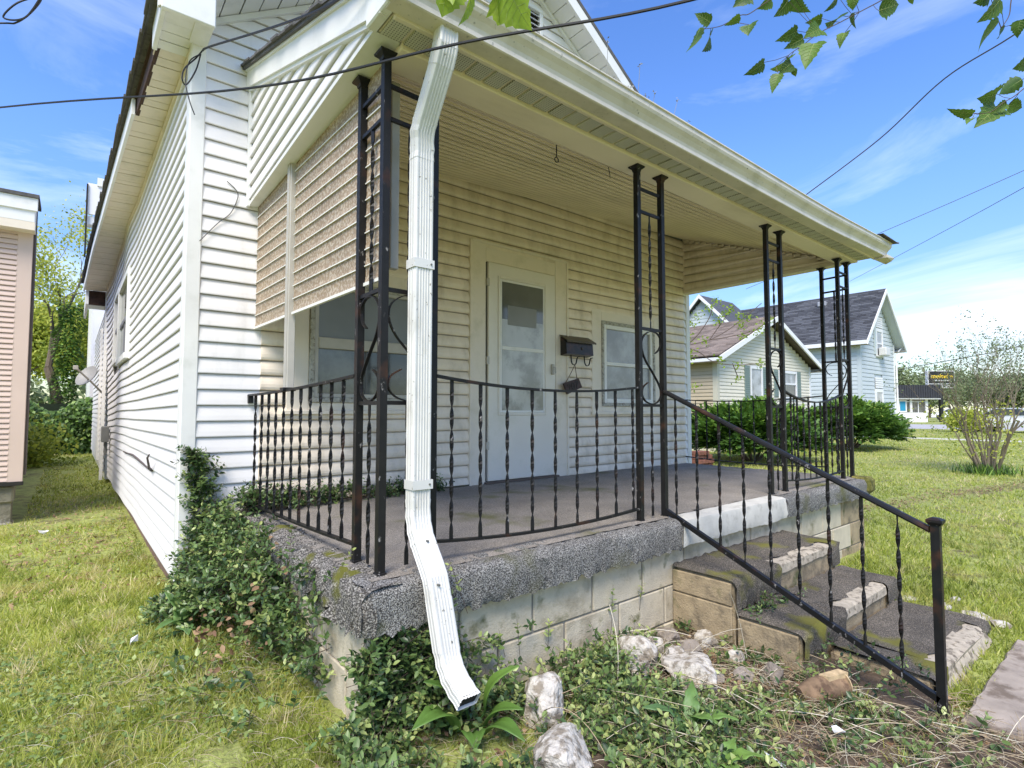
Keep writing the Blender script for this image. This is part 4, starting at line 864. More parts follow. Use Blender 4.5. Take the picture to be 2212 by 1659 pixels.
# worn path along the right lawn and bed of mulch in front of the porch
def patch(nm, pts, m, dz=.006, n=3):
    c = np.mean(pts, axis=0); vs = [(c[0], c[1], float(ground_z(c[0], c[1]))+dz)]; P_ = []
    for i in range(len(pts)):
        a, b_ = np.array(pts[i]), np.array(pts[(i+1) % len(pts)])
        for j in range(n): q = a+(b_-a)*j/n; q = q+rng.normal(0, .015, 2); P_.append(q)
    for q in P_: vs.append((q[0], q[1], float(ground_z(q[0], q[1]))+dz))
    k_ = len(P_); return MB().add(vs, [(0, i+1, (i+1) % k_+1) for i in range(k_)]).build(nm, m)
kind(patch('dirt_patch', [(1.9, -.2), (2.86, -.3), (2.86, .6), (3.06, .72), (3.06, 1.2), (2.76, 1.3), (2.76, 1.88), (2.2, 1.88), (1.6, 1.6), (1.25, 1.0)], mat('bed_soil', (.10, .07, .045), .95, var=.4, vscale=20, bump=.8, bscale=50, bdist=.02), .02), 'structure')
# concrete walk from the steps
def walkpiece(y0, y1, z):
    pts = []; q = random.Random(int(y0*100))
    for (a, b_, c, d_) in ((2.86, y0, 4.05, y0), (4.05, y0, 4.05, y1), (4.05, y1, 2.86, y1), (2.86, y1, 2.86, y0)):
        for i in range(14): t = i/14; pts.append((a+(c-a)*t+q.gauss(0, .004), b_+(d_-b_)*t+q.gauss(0, .004)))
    b = MB(); b.loft([[(x, y, -.72) for x, y in pts], [(x, y, z-.012) for x, y in pts], [(3.455+(x-3.455)*.985, (y0+y1)/2+(y-(y0+y1)/2)*.985, z+q.gauss(0, .002)) for x, y in pts]]); kind(b.build('concrete_walk', path_m), 'structure')
walkpiece(-.75, .60, -.609); walkpiece(-2.2, -.77, -.614)
# street and far sidewalk
kind(MB().box(47, 62, -200, 300, -.70, -.63).build('street', mat('pale_asphalt', (.42, .40, .38), .9, var=.08)), 'structure')
kind(MB().box(30, 31.2, 2, 30, -.66, -.625).build('sidewalk', concrete), 'structure')
# ================================================================ generic sided building pieces
def board_mesh(m, h):
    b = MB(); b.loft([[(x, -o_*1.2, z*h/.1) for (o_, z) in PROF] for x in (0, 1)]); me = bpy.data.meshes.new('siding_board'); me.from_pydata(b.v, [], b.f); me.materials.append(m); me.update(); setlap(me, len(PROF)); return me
def siding(par, x0, x1, y, z0, z1, h, m, rot=0, clip=None, holes=()):
    """boards on a plane; rot 0 faces -y (runs along x), rot -90deg faces -x (runs along y, x0..x1 are y values)"""
    me = board_mesh(m, h); z = z0
    while z < z1-.01:
        a, b_ = x0, x1
        if clip: a, b_ = clip(z+h*.5)
        segs = [(a, b_)]
        for (p, q, c, d) in holes:
            if c < z+h-.02 and d > z+.02: segs = [s_ for (u_, v_) in segs for s_ in ([(u_, p), (q, v_)] if u_ < p and q < v_ else [(u_, v_)])]
        for (a, b_) in segs:
            if b_-a < .05: continue
            o = bpy.data.objects.new('siding_board', me); COL.objects.link(o); o.parent = par; o.scale = (b_-a, 1, 1)
            if rot == 0: o.location = Vector((a, y, z))-woff(par)
            else: o.location = Vector((y, b_, z))-woff(par); o.rotation_euler = (0, 0, R(-90))
        z += h
def far_window(par, x0, x1, z0, z1, y, axis='x', t=.07, shut=None, panem=None, rail=.5, shm=None):
    def bx(b, a0, a1, d0, d1, c0, c1): return b.box(a0, a1, y-d1, y-d0, c0, c1) if axis == 'x' else b.box(y-d1, y-d0, a0, a1, c0, c1)
    b = MB(); bx(b, x0, x0+t, 0, .06, z0, z1); bx(b, x1-t, x1, 0, .06, z0, z1); bx(b, x0+t, x1-t, 0, .06, z1-t*1.4, z1); bx(b, x0-.03, x1+.03, 0.001, .08, z0-.05, z0)
    b = b.build('window', MATS['bright_trim'], par); zm = z0+(z1-z0)*rail
    bb = MB(); bx(bb, x0+t, x1-t, .01, .045, zm-.03, zm+.03); bb.build('sash', MATS['bright_trim'], b)
    p = MB(); bx(p, x0+t, x1-t, .004, .02, z0, zm-.03); p.build('pane', panem or glass_dark, b); p = MB(); bx(p, x0+t, x1-t, .004, .03, zm+.03, z1-t*1.4); p.build('pane', curt, b)
    if shut:
        for (a, c) in shut:
            s_ = MB(); bx(s_, a, c, .01, .045, z0, z1); s_ = s_.build('shutter', shm, par)
            sl_ = MB(); n = int((z1-z0)/.07)
            for i in range(n): bx(sl_, a+.04, c-.04, .045, .055, z0+.03+i*.07, z0+.03+i*.07+.04)
            kind(sl_.build('slats', shm, s_), 'stuff')
    return b
bright = mat('bright_trim', (.78, .78, .77), .5)
def shingles(par, fn, n, L_, m, tab=.32, nm='shingles', c=(0, 1)):
    """fn(u along eave metres, v 0..1 up slope) -> (point, du, dv, normal)"""
    V = []; F_ = []; rn = []
    for r_ in range(n):
        v0, v1 = r_/n, (r_+1)/n; u_ = -(r_ % 2)*tab*.5-random.random()*.1
        while u_ < L_:
            u1 = min(L_, u_+tab*random.uniform(.7, 1.3)); a = max(0, u_)
            if u1-a > .02:
                p0, p1, p2, p3 = fn(a+.004, v0), fn(u1-.004, v0), fn(u1-.004, v1), fn(a+.004, v1); nn = (p1-p0).cross(p3-p0).normalized()
                if nn.z < 0: nn = -nn
                h0 = .026+random.uniform(-.003, .004); k_ = len(V)
                V += [p0+nn*h0, p1+nn*h0, p2+nn*.006, p3+nn*.006, p0, p1]; F_ += [(k_, k_+1, k_+2, k_+3), (k_, k_+4, k_+5, k_+1)]; rn += [random.random()]*6
            u_ = u1
    o = npmesh(nm, np.array([tuple(v) for v in V]), np.array(F_), m, par, rn); kind(o, 'stuff'); return o
sh_brown = mat('brown_shingle', (0, 0, 0), .95, attr=[(0, (.15, .12, .10)), (1, (.28, .225, .19))], var=.15, vscale=20)
sh_slate = mat('slate_shingle', (0, 0, 0), .95, attr=[(0, (.045, .047, .055)), (1, (.12, .125, .14))], var=.15, vscale=20)
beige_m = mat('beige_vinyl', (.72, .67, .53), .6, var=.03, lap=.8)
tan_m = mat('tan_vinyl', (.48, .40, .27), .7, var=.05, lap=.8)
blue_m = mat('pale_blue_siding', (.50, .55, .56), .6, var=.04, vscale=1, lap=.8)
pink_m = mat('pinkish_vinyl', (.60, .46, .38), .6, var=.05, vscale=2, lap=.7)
shut_m = mat('grey_green_shutter', (.20, .26, .23), .6)
# ---- beige house
bh = thing('beige_house', 'low beige gabled house with a brown roof and grey green shutters', 'house', (19, 12, -.64))
bx0, bx1, by, bez, bpz = 15.69, 22.55, 9.06, 2.36, 3.82; bm_ = (bx0+bx1)/2
bwall = MB().box(bx0+.02, bx1-.02, by+.02, 17, -.8, bez).add([(bx0+.02, by+.02, bez), (bx1-.02, by+.02, bez), (bm_, by+.02, bpz), (bx0+.02, 17, bez), (bx1-.02, 17, bez), (bm_, 17, bpz)], [(0, 1, 2), (5, 4, 3), (0, 2, 5, 3), (1, 4, 5, 2)]).build('wall', beige_m, bh)
bs_ = (bpz-bez)/(bm_-bx0)
siding(bwall, bx0, bx1, by, -.5, bpz-.1, .115, beige_m, clip=lambda z: (bx0+.1 if z < bez else bx0+(z-bez)/bs_, bx1-.1 if z < bez else bx1-(z-bez)/bs_), holes=[(17.73, 18.62, .3, 2.2), (19.82, 21.3, 1.1, 2.15)])
siding(bwall, by+.1, 17, bx0, -.5, bez-.02, .115, tan_m, rot=1)
MB().box(bx0-.03, bx0+.10, by-.04, by+.02, -.6, bez).box(bx0-.03, bx0-.0, by+.02, by+.12, -.6, bez).build('corner_trim', mat('tan_trim', (.55, .52, .40), .6), bwall)
MB().box(bx1-.10, bx1+.03, by-.04, by+.02, -.6, bez).build('corner_trim', bright, bwall)
rf = MB()
for s in (-1, 1):
    xe = bm_+s*(bm_-bx0+.42); ze = bez-.42*bs_+.10
    vs = [(xe, by-.35, ze), (bm_, by-.35, bpz+.10), (bm_, 17.3, bpz+.10), (xe, 17.3, ze)]; vs += [(a, b_, c+.07) for a, b_, c in vs]
    rf.add(vs, [(0, 1, 2, 3), (7, 6, 5, 4), (0, 4, 5, 1), (3, 2, 6, 7), (0, 3, 7, 4)])
rf = rf.build('roof', sh_brown, bh)
for s in (-1, 1):
    xe = bm_+s*(bm_-bx0+.42); ze = bez-.42*bs_+.17
    if s < 0: shingles(rf, lambda u_, v_, xe=xe, ze=ze: Vector((xe+(bm_-xe)*v_, by-.37+u_, ze+(bpz+.17-ze)*v_)), 26, 8.4, sh_brown, .33)
    vs = [(xe, by-.40, ze-.20), (bm_, by-.40, bpz-.03), (bm_, by-.40, bpz+.14), (xe, by-.40, ze-.03)]; vs += [(a, b_+.05, c) for a, b_, c in vs]
    MB().add(vs, [(0, 1, 2, 3), (7, 6, 5, 4), (0, 4, 5, 1), (1, 5, 6, 2), (2, 6, 7, 3), (3, 7, 4, 0)]).build('rake_board', bright, rf)
    MB().box(min(xe, xe-s*.03), max(xe, xe-s*.03), by-.36, 17.2, ze-.18, ze-.02).build('fascia', bright, rf)
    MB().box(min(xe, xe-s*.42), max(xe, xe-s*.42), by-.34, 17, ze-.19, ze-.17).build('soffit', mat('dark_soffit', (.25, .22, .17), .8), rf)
MB().box(bm_-.0, bm_+.01, by-.36, by, bpz, bpz+.02)
far_window(bh, 17.75, 18.60, .35, 2.17, by, shut=[(17.38, 17.73), (18.62, 18.97)], shm=shut_m, rail=.38)
far_window(bh, 19.83, 21.29, 1.15, 2.12, by, shut=[(19.47, 19.80), (21.33, 21.66)], shm=shut_m, rail=.5)
# ---- blue grey two storey house
uh = thing('blue_house', 'tall pale blue house with a steep slate grey roof behind the beige house', 'house', (31.8, 14, -.64))
ux0, ux1, uy, uez = 29.3, 34.3, 9.47, 4.18; um = (ux0+ux1)/2; us = .97; upz = uez+us*(um-ux0); Yb = 23.5
uw = MB().box(ux0+.02, ux1-.02, uy+.02, Yb, -.8, uez).add([(ux0+.02, uy+.02, uez), (ux1-.02, uy+.02, uez), (um, uy+.02, upz), (ux0+.02, Yb, uez), (ux1-.02, Yb, uez), (um, Yb, upz)], [(0, 1, 2), (5, 4, 3), (0, 2, 5, 3), (1, 4, 5, 2)]).build('wall', blue_m, uh)
siding(uw, ux0, ux1, uy, -.5, upz-.2, .20, blue_m, clip=lambda z: (ux0+.12 if z < uez else ux0+(z-uez)/us, ux1-.1 if z < uez else ux1-(z-uez)/us), holes=[(31.15, 32.35, .3, 2.35), (31.45, 32.55, 3.4, 5.45)])
siding(uw, uy+.1, Yb, ux0, -.5, uez-.02, .20, blue_m, rot=1)
MB().box(ux0-.03, ux0+.13, uy-.04, uy+.02, -.6, uez).box(ux0-.03, ux0, uy+.02, uy+.12, -.6, uez).build('corner_trim', blue_m, uw)
MB().box(ux1-.12, ux1+.03, uy-.04, uy+.02, -.6, uez).build('corner_trim', bright, uw)
ur = MB()
for s in (-1, 1):
    o_ = .42; xe = um+s*(um-ux0+o_); ze = uez-o_*us+.14
    vs = [(xe, uy-.45, ze), (um, uy-.45, upz+.14), (um, Yb+.3, upz+.14), (xe, Yb+.3, ze)]; vs += [(a, b_, c+.09) for a, b_, c in vs]
    ur.add(vs, [(0, 1, 2, 3), (7, 6, 5, 4), (0, 4, 5, 1), (3, 2, 6, 7), (0, 3, 7, 4)])
ur = ur.build('roof', sh_slate, uh)
for s in (-1, 1):
    o_ = .42; xe = um+s*(um-ux0+o_); ze = uez-o_*us+.14
    if s < 0: shingles(ur, lambda u_, v_: Vector((xe+(um-xe)*v_, uy-.47+u_, ze+.09+(upz+.23-ze-.09)*v_)), 30, 14.3, sh_slate, .45)
    vs = [(xe, uy-.50, ze-.14), (um, uy-.50, upz-.01), (um, uy-.50, upz+.20), (xe, uy-.50, ze+.08)]; vs += [(a, b_+.05, c) for a, b_, c in vs]
    MB().add(vs, [(0, 1, 2, 3), (7, 6, 5, 4), (0, 4, 5, 1), (1, 5, 6, 2), (2, 6, 7, 3), (3, 7, 4, 0)]).build('rake_board', bright, ur)
    # boxed soffit that is seen on the right rake
    vs = [(xe, uy-.44, ze-.02), (um, uy-.44, upz+.12), (um, uy, upz+.12), (xe, uy, ze-.02)]; vs += [(a, b_, c-.03) for a, b_, c in vs]
    MB().add(vs, [(0, 1, 2, 3), (7, 6, 5, 4), (0, 4, 5, 1)]).build('soffit', mat('pale_soffit', (.52, .57, .58), .7), ur)
    MB().box(min(xe-.06, xe+.02), max(xe-.06, xe+.02), uy-.46, Yb, ze-.12, ze+.07).build('gutter', bright, ur)
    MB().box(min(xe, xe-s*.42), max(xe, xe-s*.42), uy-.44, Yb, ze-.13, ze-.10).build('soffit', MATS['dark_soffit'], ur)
for (yy, f_) in ((11.6, .83), (17.2, .90)):
    x = ux0-.42+(um-ux0+.42)*f_; z = uez-.42*us+.23+us*(um-ux0+.42)*f_; MB().bbox(x-.22, x+.12, yy, yy+.40, z-.10, z+.16, .03).build('roof_vent', mat('vent_grey', (.35, .36, .38), .5), ur)
# cross gable towards the viewer's left
cy, cxw, chw, cpz = 17.2, 28.4, 1.75, 7.15
cg = MB().add([(cxw, cy-chw, cpz-chw), (cxw, cy+chw, cpz-chw), (cxw, cy, cpz), (um, cy-chw, cpz-chw), (um, cy+chw, cpz-chw), (um, cy, cpz)], [(0, 2, 1), (0, 3, 5, 2), (2, 5, 4, 1)]).box(cxw, ux0+.1, cy-chw, cy+chw, -.7, cpz-chw).build('gable_wing', blue_m, uh)
for i in range(7):
    z = cpz-chw+.2*i; hw = chw-.2*i-.12
    MB().loft([[(cxw-o_*1.3, y, z+u_*2) for (o_, u_) in PROF] for y in (cy-hw, cy+hw)]).build('siding_board', blue_m, cg)
for s in (-1, 1):
    vs = [(cxw-.35, cy+s*(chw+.45), cpz-chw-.45+.12), (cxw-.35, cy, cpz+.12), (um, cy, cpz+.12), (um, cy+s*(chw+.45), cpz-chw-.45+.12)]; vs += [(a, b_, c+.10) for a, b_, c in vs]
    fs = [(0, 1, 2, 3), (7, 6, 5, 4), (0, 4, 5, 1), (0, 3, 7, 4)]
    MB().add(vs, fs).build('wing_roof', mat('slate_plain', (.075, .08, .09), .95, var=.3, vscale=8), cg)
    vs = [(cxw-.40, cy+s*(chw+.47), cpz-chw-.45-.02), (cxw-.40, cy, cpz+.02), (cxw-.40, cy, cpz+.24), (cxw-.40, cy+s*(chw+.47), cpz-chw-.45+.19)]; vs += [(a+.05, b_, c) for a, b_, c in vs]
    MB().add(vs, [(0, 1, 2, 3), (7, 6, 5, 4), (0, 4, 5, 1), (1, 5, 6, 2), (2, 6, 7, 3), (3, 7, 4, 0)]).build('rake_board', bright, cg)
w_ = far_window(uh, 31.2, 32.3, .35, 1.75, uy, rail=.45, t=.12)
for i in range(5): MB().box(31.24, 32.26, uy-.06, uy-.03, 1.80+i*.11, 1.80+i*.11+.09).build('louvre', bright, w_)
w_ = far_window(uh, 31.5, 32.5, 3.45, 4.85, uy, rail=.45, t=.12)
for i in range(5): MB().box(31.54, 32.46, uy-.06, uy-.03, 4.90+i*.11, 4.90+i*.11+.09).build('louvre', bright, w_)
MB().bbox(31.75, 32.40, uy-.40, uy-.05, 3.45, 3.85, .03).build('air_conditioner', mat('ac_white', (.6, .6, .58), .5), w_)
MB().box(31.22, 31.44, uy-.07, uy-.03, 3.5, 5.3).build('shutter', mat('pale_shutter', (.5, .56, .55), .6), uh)
MB().tube([(34.55, uy-.3, 4.0), (34.35, uy-.1, 3.7), (34.35, uy-.1, -.6)], .04, 6).build('downpipe', bright, uh)
# ---- pinkish house on the left
ph = thing('pinkish_house', 'pinkish beige sided house on a mossy stone base at the left edge', 'house', (-4, 12, -.64))
px1, py = -.42, 8.40
pw = MB().box(-8, px1-.02, py+.02, py+.3, -.17, 2.75).box(-8, -1.9, py+.3, 18, -.17, 2.75).build('wall', pink_m, ph)
siding(pw, -8, px1-.12, py, -.16, 2.70, .0605, pink_m)
MB().bbox(px1-.125, px1+.012, py-.022, py+.02, -.17, 2.72, .004).build('corner_trim', pink_m, pw)
MB().bbox(-8, px1+.02, py-.05, py, -.21, -.165, .004).build('base_trim', dark, pw)
MB().bbox(-8.2, px1+.03, py-.20, py+.2, 2.80, 2.99, .006).bbox(-8.2, px1+.05, py-.22, py-.19, 2.93, 3.08, .004).build('fascia', trim, ph)
MB().box(-8.2, px1+.06, py-.24, py+.3, 3.08, 3.12).box(-8.2, -1.8, py+.3, 18, 3.08, 3.12).build('roof', roofm, ph)
MB().box(-8.2, px1+.03, py-.2, py, 2.71, 2.80).build('soffit', soffit_m, ph)
MB().box(px1+.0, px1+.03, py+.03, py+.28, -.1, 3.08).build('rake_board', mat('shadow_brown', (.10, .08, .07), .8), ph)
fm = mat('mossy_stone', (.20, .18, .13), .95, var=.4, vscale=9, col2=(.55, .55, .50), c2scale=5, c2pos=(.55, .66), c2str=.9, bump=.8, bscale=25, bdist=.02)
for r_ in range(3):
    x = px1-.05-(r_ % 2)*.22
    while x > -3.4:
        MB().bbox(x-.42, x-.01, py+.0+random.uniform(-.012, .012), py+.3, -.84+r_*.21+.01, -.84+(r_+1)*.21, .02).build('foundation_stone', fm, ph); x -= .43
MB().box(-8, px1-.08, py+.04, py+.3, -.9, -.21).box(-8, -1.95, py+.3, 18, -.9, -.21).build('foundation', fm, ph)
# ---- white two storey house seen past the eave
rh = thing('white_rear_house', 'narrow strip of a white two storey building behind the long eave', 'house', (3, 23, -.64))
rwl = MB().box(.42, 6, 21.02, 27, -.7, 6.6).build('wall', vinyl, rh)
siding(rwl, .40, 6, 21, 4.2, 7.0, .16, vinyl)
MB().box(.15, 6.2, 20.6, 21.0, 6.3, 6.55).build('eave', trim, rh); MB().box(.18, 1.0, 20.55, 20.62, 6.6, 7.55).build('dormer_front', vinyl, rh); MB().box(.40, 1.2, 20.5, 20.56, 7.5, 7.75).build('dormer_cap', trim, rh); MB().box(.15, .19, 20.5, 21.2, 5.4, 7.5).build('dark_edge', dark, rh)
# ---- repair shop
shp = thing('repair_shop', 'long low white repair shop with a dark ribbed metal fascia', 'shop', (73.5, 20, -.64))
# shop front faces the street; front runs from (71,20.5) to (75.2,17.6)
A0, B0 = Vector((69.0, 22.2, 0)), Vector((75.2, 17.7, 0)); dS = (B0-A0).normalized(); nS = Vector((-dS.y, dS.x, 0)); nS = -nS if nS.dot(Vector((-73, -19, 0))) < 0 else nS
def srect(a, b_, d0, d1, z0, z1):
    m_ = MB(); q = [A0+dS*a+nS*d0, A0+dS*b_+nS*d0, A0+dS*b_+nS*d1, A0+dS*a+nS*d1]
    return m_.add([(v.x, v.y, z0) for v in q]+[(v.x, v.y, z1) for v in q], [(0, 3, 2, 1), (4, 5, 6, 7), (0, 1, 5, 4), (1, 2, 6, 5), (2, 3, 7, 6), (3, 0, 4, 7)])
LS = (B0-A0).length; wm = mat('white_masonry', (.72, .70, .68), .8, var=.05); dm = mat('dark_standing_seam', (.035, .035, .042), .5, var=.2)
srect(0, LS, -8, 0, -.7, .45).build('wall', wm, shp)
srect(-.3, LS+1.2, -8, .5, 1.95, 2.1).build('soffit', wm, shp)
fs_ = MB(); n = 34
srect(-.4, LS+1.3, -8, .55, 2.08, 3.55).build('fascia', dm, shp)
for i in range(n):
    a = -.4+(LS+1.7)*i/n; srect(a, a+.05, .55, .60, 2.08, 3.55).build('seam', dm, shp)
for a, w__ in ((.1, .25), (2.2, .25), (3.9, .3), (5.6, .25), (LS-.25, .3)): srect(a, a+w__, -.2, .05, .45, 1.95).build('pier', wm, shp)
for a, b_ in ((.35, 2.2), (2.45, 3.9), (4.2, 5.6), (5.85, LS-.25)):
    w_ = srect(a, b_, -.15, -.08, .45, 1.95).build('window', glass_dark, shp); srect(a, b_, -.08, -.03, 1.65, 1.72).build('bar', wm, w_); srect((a+b_)/2-.04, (a+b_)/2+.04, -.08, -.03, .45, 1.65).build('bar', wm, w_)
srect(4.25, 5.2, .0, .03, .5, 1.85).build('poster_board', wm, shp); srect(4.4, 5.05, .03, .05, .65, 1.7).build('poster', mat('blue_poster', (.02, .25, .42), .5), shp)
# pole sign
sg = thing('pole_sign', 'black and yellow rectangular sign on a black pole by the street', 'sign', (78.5, 17.3, -.64))
S0, S1 = Vector((77.2, 18.15, 0)), Vector((79.75, 16.2, 0)); ds_ = (S1-S0).normalized(); ns_ = Vector((ds_.y, -ds_.x, 0)); ns_ = -ns_ if ns_.dot(Vector((-78, -17, 0))) < 0 else ns_; LW = (S1-S0).length
def grect(a, b_, d0, d1, z0, z1, m, nm='panel'):
    q = [S0+ds_*a+ns_*d0, S0+ds_*b_+ns_*d0, S0+ds_*b_+ns_*d1, S0+ds_*a+ns_*d1]
    return MB().add([(v.x, v.y, z0) for v in q]+[(v.x, v.y, z1) for v in q], [(0, 3, 2, 1), (4, 5, 6, 7), (0, 1, 5, 4), (1, 2, 6, 5), (2, 3, 7, 6), (3, 0, 4, 7)]).build(nm, m, sg)
blk = mat('sign_black', (.012, .012, .012), .5); yel = mat('sign_yellow', (.80, .55, .02), .5); wht = mat('sign_white', (.75, .75, .72), .5)
grect(0, LW, -.2, .2, 3.30, 5.32, wht, 'cabinet'); grect(.08, LW-.08, .2, .22, 3.82, 5.24, blk, 'face'); grect(.08, LW-.08, .2, .22, 3.38, 3.74, blk, 'face')
grect(.75, 1.35, -.15, .15, 2.55, 3.2, yel, 'face'); grect(.75, 1.35, -.15, .15, 2.2, 2.48, wht, 'face'); grect(LW/2-.16, LW/2+.16, -.16, .16, -.7, 3.3, blk, 'pole')
az = math.atan2(ds_.y, ds_.x); 
def stext(s_, size, a, z, m, **k_):
    c = S0+ds_*a+ns_*.235; return text(s_, size, (c.x, c.y, z), (R(90), 0, az), m, sg, .01, **k_)
stext('meineke', .72, LW/2, 4.66, yel, shear=.25, bold=.012, xs_=1.08); stext('car care center', .30, LW/2, 4.20, wht, bold=.006); stext('Total Car Care', .30, LW/2, 3.55, wht, bold=.006)
# distant white house and vehicles
dh = thing('small_white_house', 'tiny white gabled house far across the street', 'house', (120, 32, -.64))
MB().box(118, 128, 31, 38, -.7, 2.4).build('wall', bright, dh); MB().add([(117.6, 30.4, 2.4), (117.6, 38.6, 2.4), (117.6, 34.5, 4.8), (128.4, 30.4, 2.4), (128.4, 38.6, 2.4), (128.4, 34.5, 4.8)], [(0, 2, 1), (3, 4, 5), (0, 3, 5, 2), (2, 5, 4, 1), (0, 1, 4, 3)]).build('roof', mat('grey_roof', (.25, .24, .24), .9), dh)
MB().box(117.9, 118.0, 32.5, 33.7, .2, 1.6).build('window', glass_dark, dh); MB().box(117.9, 118.0, 35.2, 36.4, .2, 1.6).build('window', glass_dark, dh)
def car(label, loc, rz, m, sc_=1):
    t = thing('parked_car', label, 'car', loc, 'white cars beyond the bare shrub'); t.rotation_euler = (0, 0, 0)
    M_ = Matrix.Rotation(rz, 3, 'Z'); T = lambda p: tuple(M_ @ (Vector(p)*sc_)+Vector(loc))
    prof_ = [(-2.25, .35), (-2.3, .75), (-2.15, .95), (-1.5, 1.0), (-.9, 1.42), (.6, 1.45), (1.35, 1.02), (2.1, .90), (2.28, .65), (2.25, .32)]
    MB().loft([[T((x, y*(1 if z < 1.0 else .86), z)) for x, z in prof_] for y in (-.88, .88)]).build('body', m, t)
    for s in (-1, 1):
        MB().loft([[T((x, s*(.885 if z < 1.02 else .785), z)) for x, z in ((-1.25, 1.03), (-.82, 1.37), (.52, 1.39), (1.1, 1.04))], [T((x, s*(.895 if z < 1.02 else .795), z)) for x, z in ((-1.25, 1.03), (-.82, 1.37), (.52, 1.39), (1.1, 1.04))]]).build('window', glass_dark, t)
        for wx in (-1.4, 1.4): MB().tube([T((wx, s*.72, .33)), T((wx, s*.90, .33))], .33*sc_, 16).build('wheel', mat('tyre', (.02, .02, .02), .8), t)
    MB().loft([[T((1.36, y, 1.03)), T((.66, y*.9, 1.42)), T((.64, y*.9, 1.40)), T((1.34, y, 1.01))] for y in (-.75, .75)]).build('windscreen', glass_dark, t)
    return t
wp = mat('white_car_paint', (.75, .75, .75), .25)
car('white car parked beyond the bare shrub at the right edge', (43.5, 6.1, -.63), R(70), wp)
car('white car parked farther off, left of the bare shrub', (96, 19.6, -.63), R(100), wp, 1.1)

# ================================================================ vegetation
def noisef(x, y, s): return noise.noise(Vector((x*s, y*s, 3.3)))
def blocked(x, y):
    b = (x > .84) & (x < 5.9) & (y > 1.83) & (y < 3.9)
    b |= (x > .56) & (x < 6.1) & (y > 3.8) & (y < 21)
    b |= (x > 2.74) & (x < 4.12) & (y > .71) & (y < 1.95)
    b |= (x > 2.88) & (x < 4.03) & (y > -2.2) & (y < .58)
    b |= (x < -.40) & (y > 8.35) & (y < 18)
    b |= (x > 15.6) & (x < 22.6) & (y > 9) | (x > 28.4) & (x < 34.4) & (y > 9.4) | (x > 47) & (x < 62)
    return b
# ---- grass
Ng = 520000
th = rng.uniform(-1.05, 1.02, Ng); rr_ = np.exp(rng.uniform(math.log(1.1), math.log(48), Ng)); az0 = yaw
gxp = rr_*np.sin(az0+th); gyp = rr_*np.cos(az0+th)
# patchiness
vn = np.array([noisef(a, b_, .9) for a, b_ in zip(gxp[::1][:0], gyp[:0])]) if False else None
def vnoise(x, y, s, seed):
    g = np.random.default_rng(seed).random((256, 256)); xi = x*s; yi = y*s; x0 = np.floor(xi).astype(int); y0 = np.floor(yi).astype(int); fx_ = xi-x0; fy_ = yi-y0; fx_ = fx_*fx_*(3-2*fx_); fy_ = fy_*fy_*(3-2*fy_)
    G = lambda a, b_: g[a % 256, b_ % 256]
    return (G(x0, y0)*(1-fx_)+G(x0+1, y0)*fx_)*(1-fy_)+(G(x0, y0+1)*(1-fx_)+G(x0+1, y0+1)*fx_)*fy_
pat = .55*vnoise(gxp, gyp, 1.1, 1)+.3*vnoise(gxp, gyp, 3.3, 2)+.15*vnoise(gxp, gyp, 9, 3)
bed = (gxp > .8) & (gxp < 2.85) & (gyp > .15) & (gyp < 1.9)         # planting bed: little grass
keep = ~blocked(gxp, gyp) & (pat > np.where(gxp < .6, .30, .22)) & ~(bed & (rng.random(Ng) < .88))
shade = (gxp > -.4) & (gxp < .58) & (gyp > 4.6) & (gyp < 9.5); keep &= ~(shade & (pat+rng.random(Ng)*.4 < .60))
dirt = (np.abs(gyp-(3.0-(gxp-6.5)*.2)) < .30) & (gxp > 6.3) & (gxp < 15); keep &= ~(dirt & (rng.random(Ng) < .6))
gxp, gyp, rr_, pat = gxp[keep], gyp[keep], rr_[keep], pat[keep]; n = len(gxp)
pos = np.stack([gxp, gyp, ground_z(gxp, gyp)-.004], 1)
d = np.stack([rng.normal(0, .62, n), rng.normal(0, .62, n), np.ones(n)], 1); nr = runit(n)
hgt = rng.uniform(.018, .048, n)*(.7+pat*.9)*np.where(rng.random(n) < .04, 1.5, 1)*np.clip(rr_/3, 1, 1.35)
wid = .0042*np.maximum(1, rr_/2.1)**.85*rng.uniform(.7, 1.3, n)
GR = ([(-.5, 0, 0), (.5, 0, 0), (-.35, .55, .06), (.35, .55, .06), (0, 1, .22)], [(0, 1, 3), (0, 3, 2), (2, 3, 4)])
nearm = rr_ < 5
rn = np.clip(.42+.55*(vnoise(gxp, gyp, .7, 9)-.45)+.35*(vnoise(gxp, gyp, 2.7, 19)-.5)+rng.normal(0, .20, n)+np.where((gxp < 1.5) & (gyp < 3), .06, 0)+.12*(gxp > 6), 0, 1)
for sel, T in ((nearm, GR), (~nearm, ([(-.5, 0, 0), (.5, 0, 0), (0, 1, .1)], [(0, 1, 2)]))):
    rot = frames(d[sel], nr[sel]); sc = np.stack([wid[sel], hgt[sel], hgt[sel]], 1)
    V, F = scatter(T[0], T[1], pos[sel], rot, sc)
    kind(tag(npmesh('grass', V, F, grass_m, None, np.repeat(rn[sel], len(T[0]))), 'short lawn grass close to the viewer, patchy green and straw' if sel is nearm else 'lawn grass farther off around the houses', 'grass'), 'stuff')
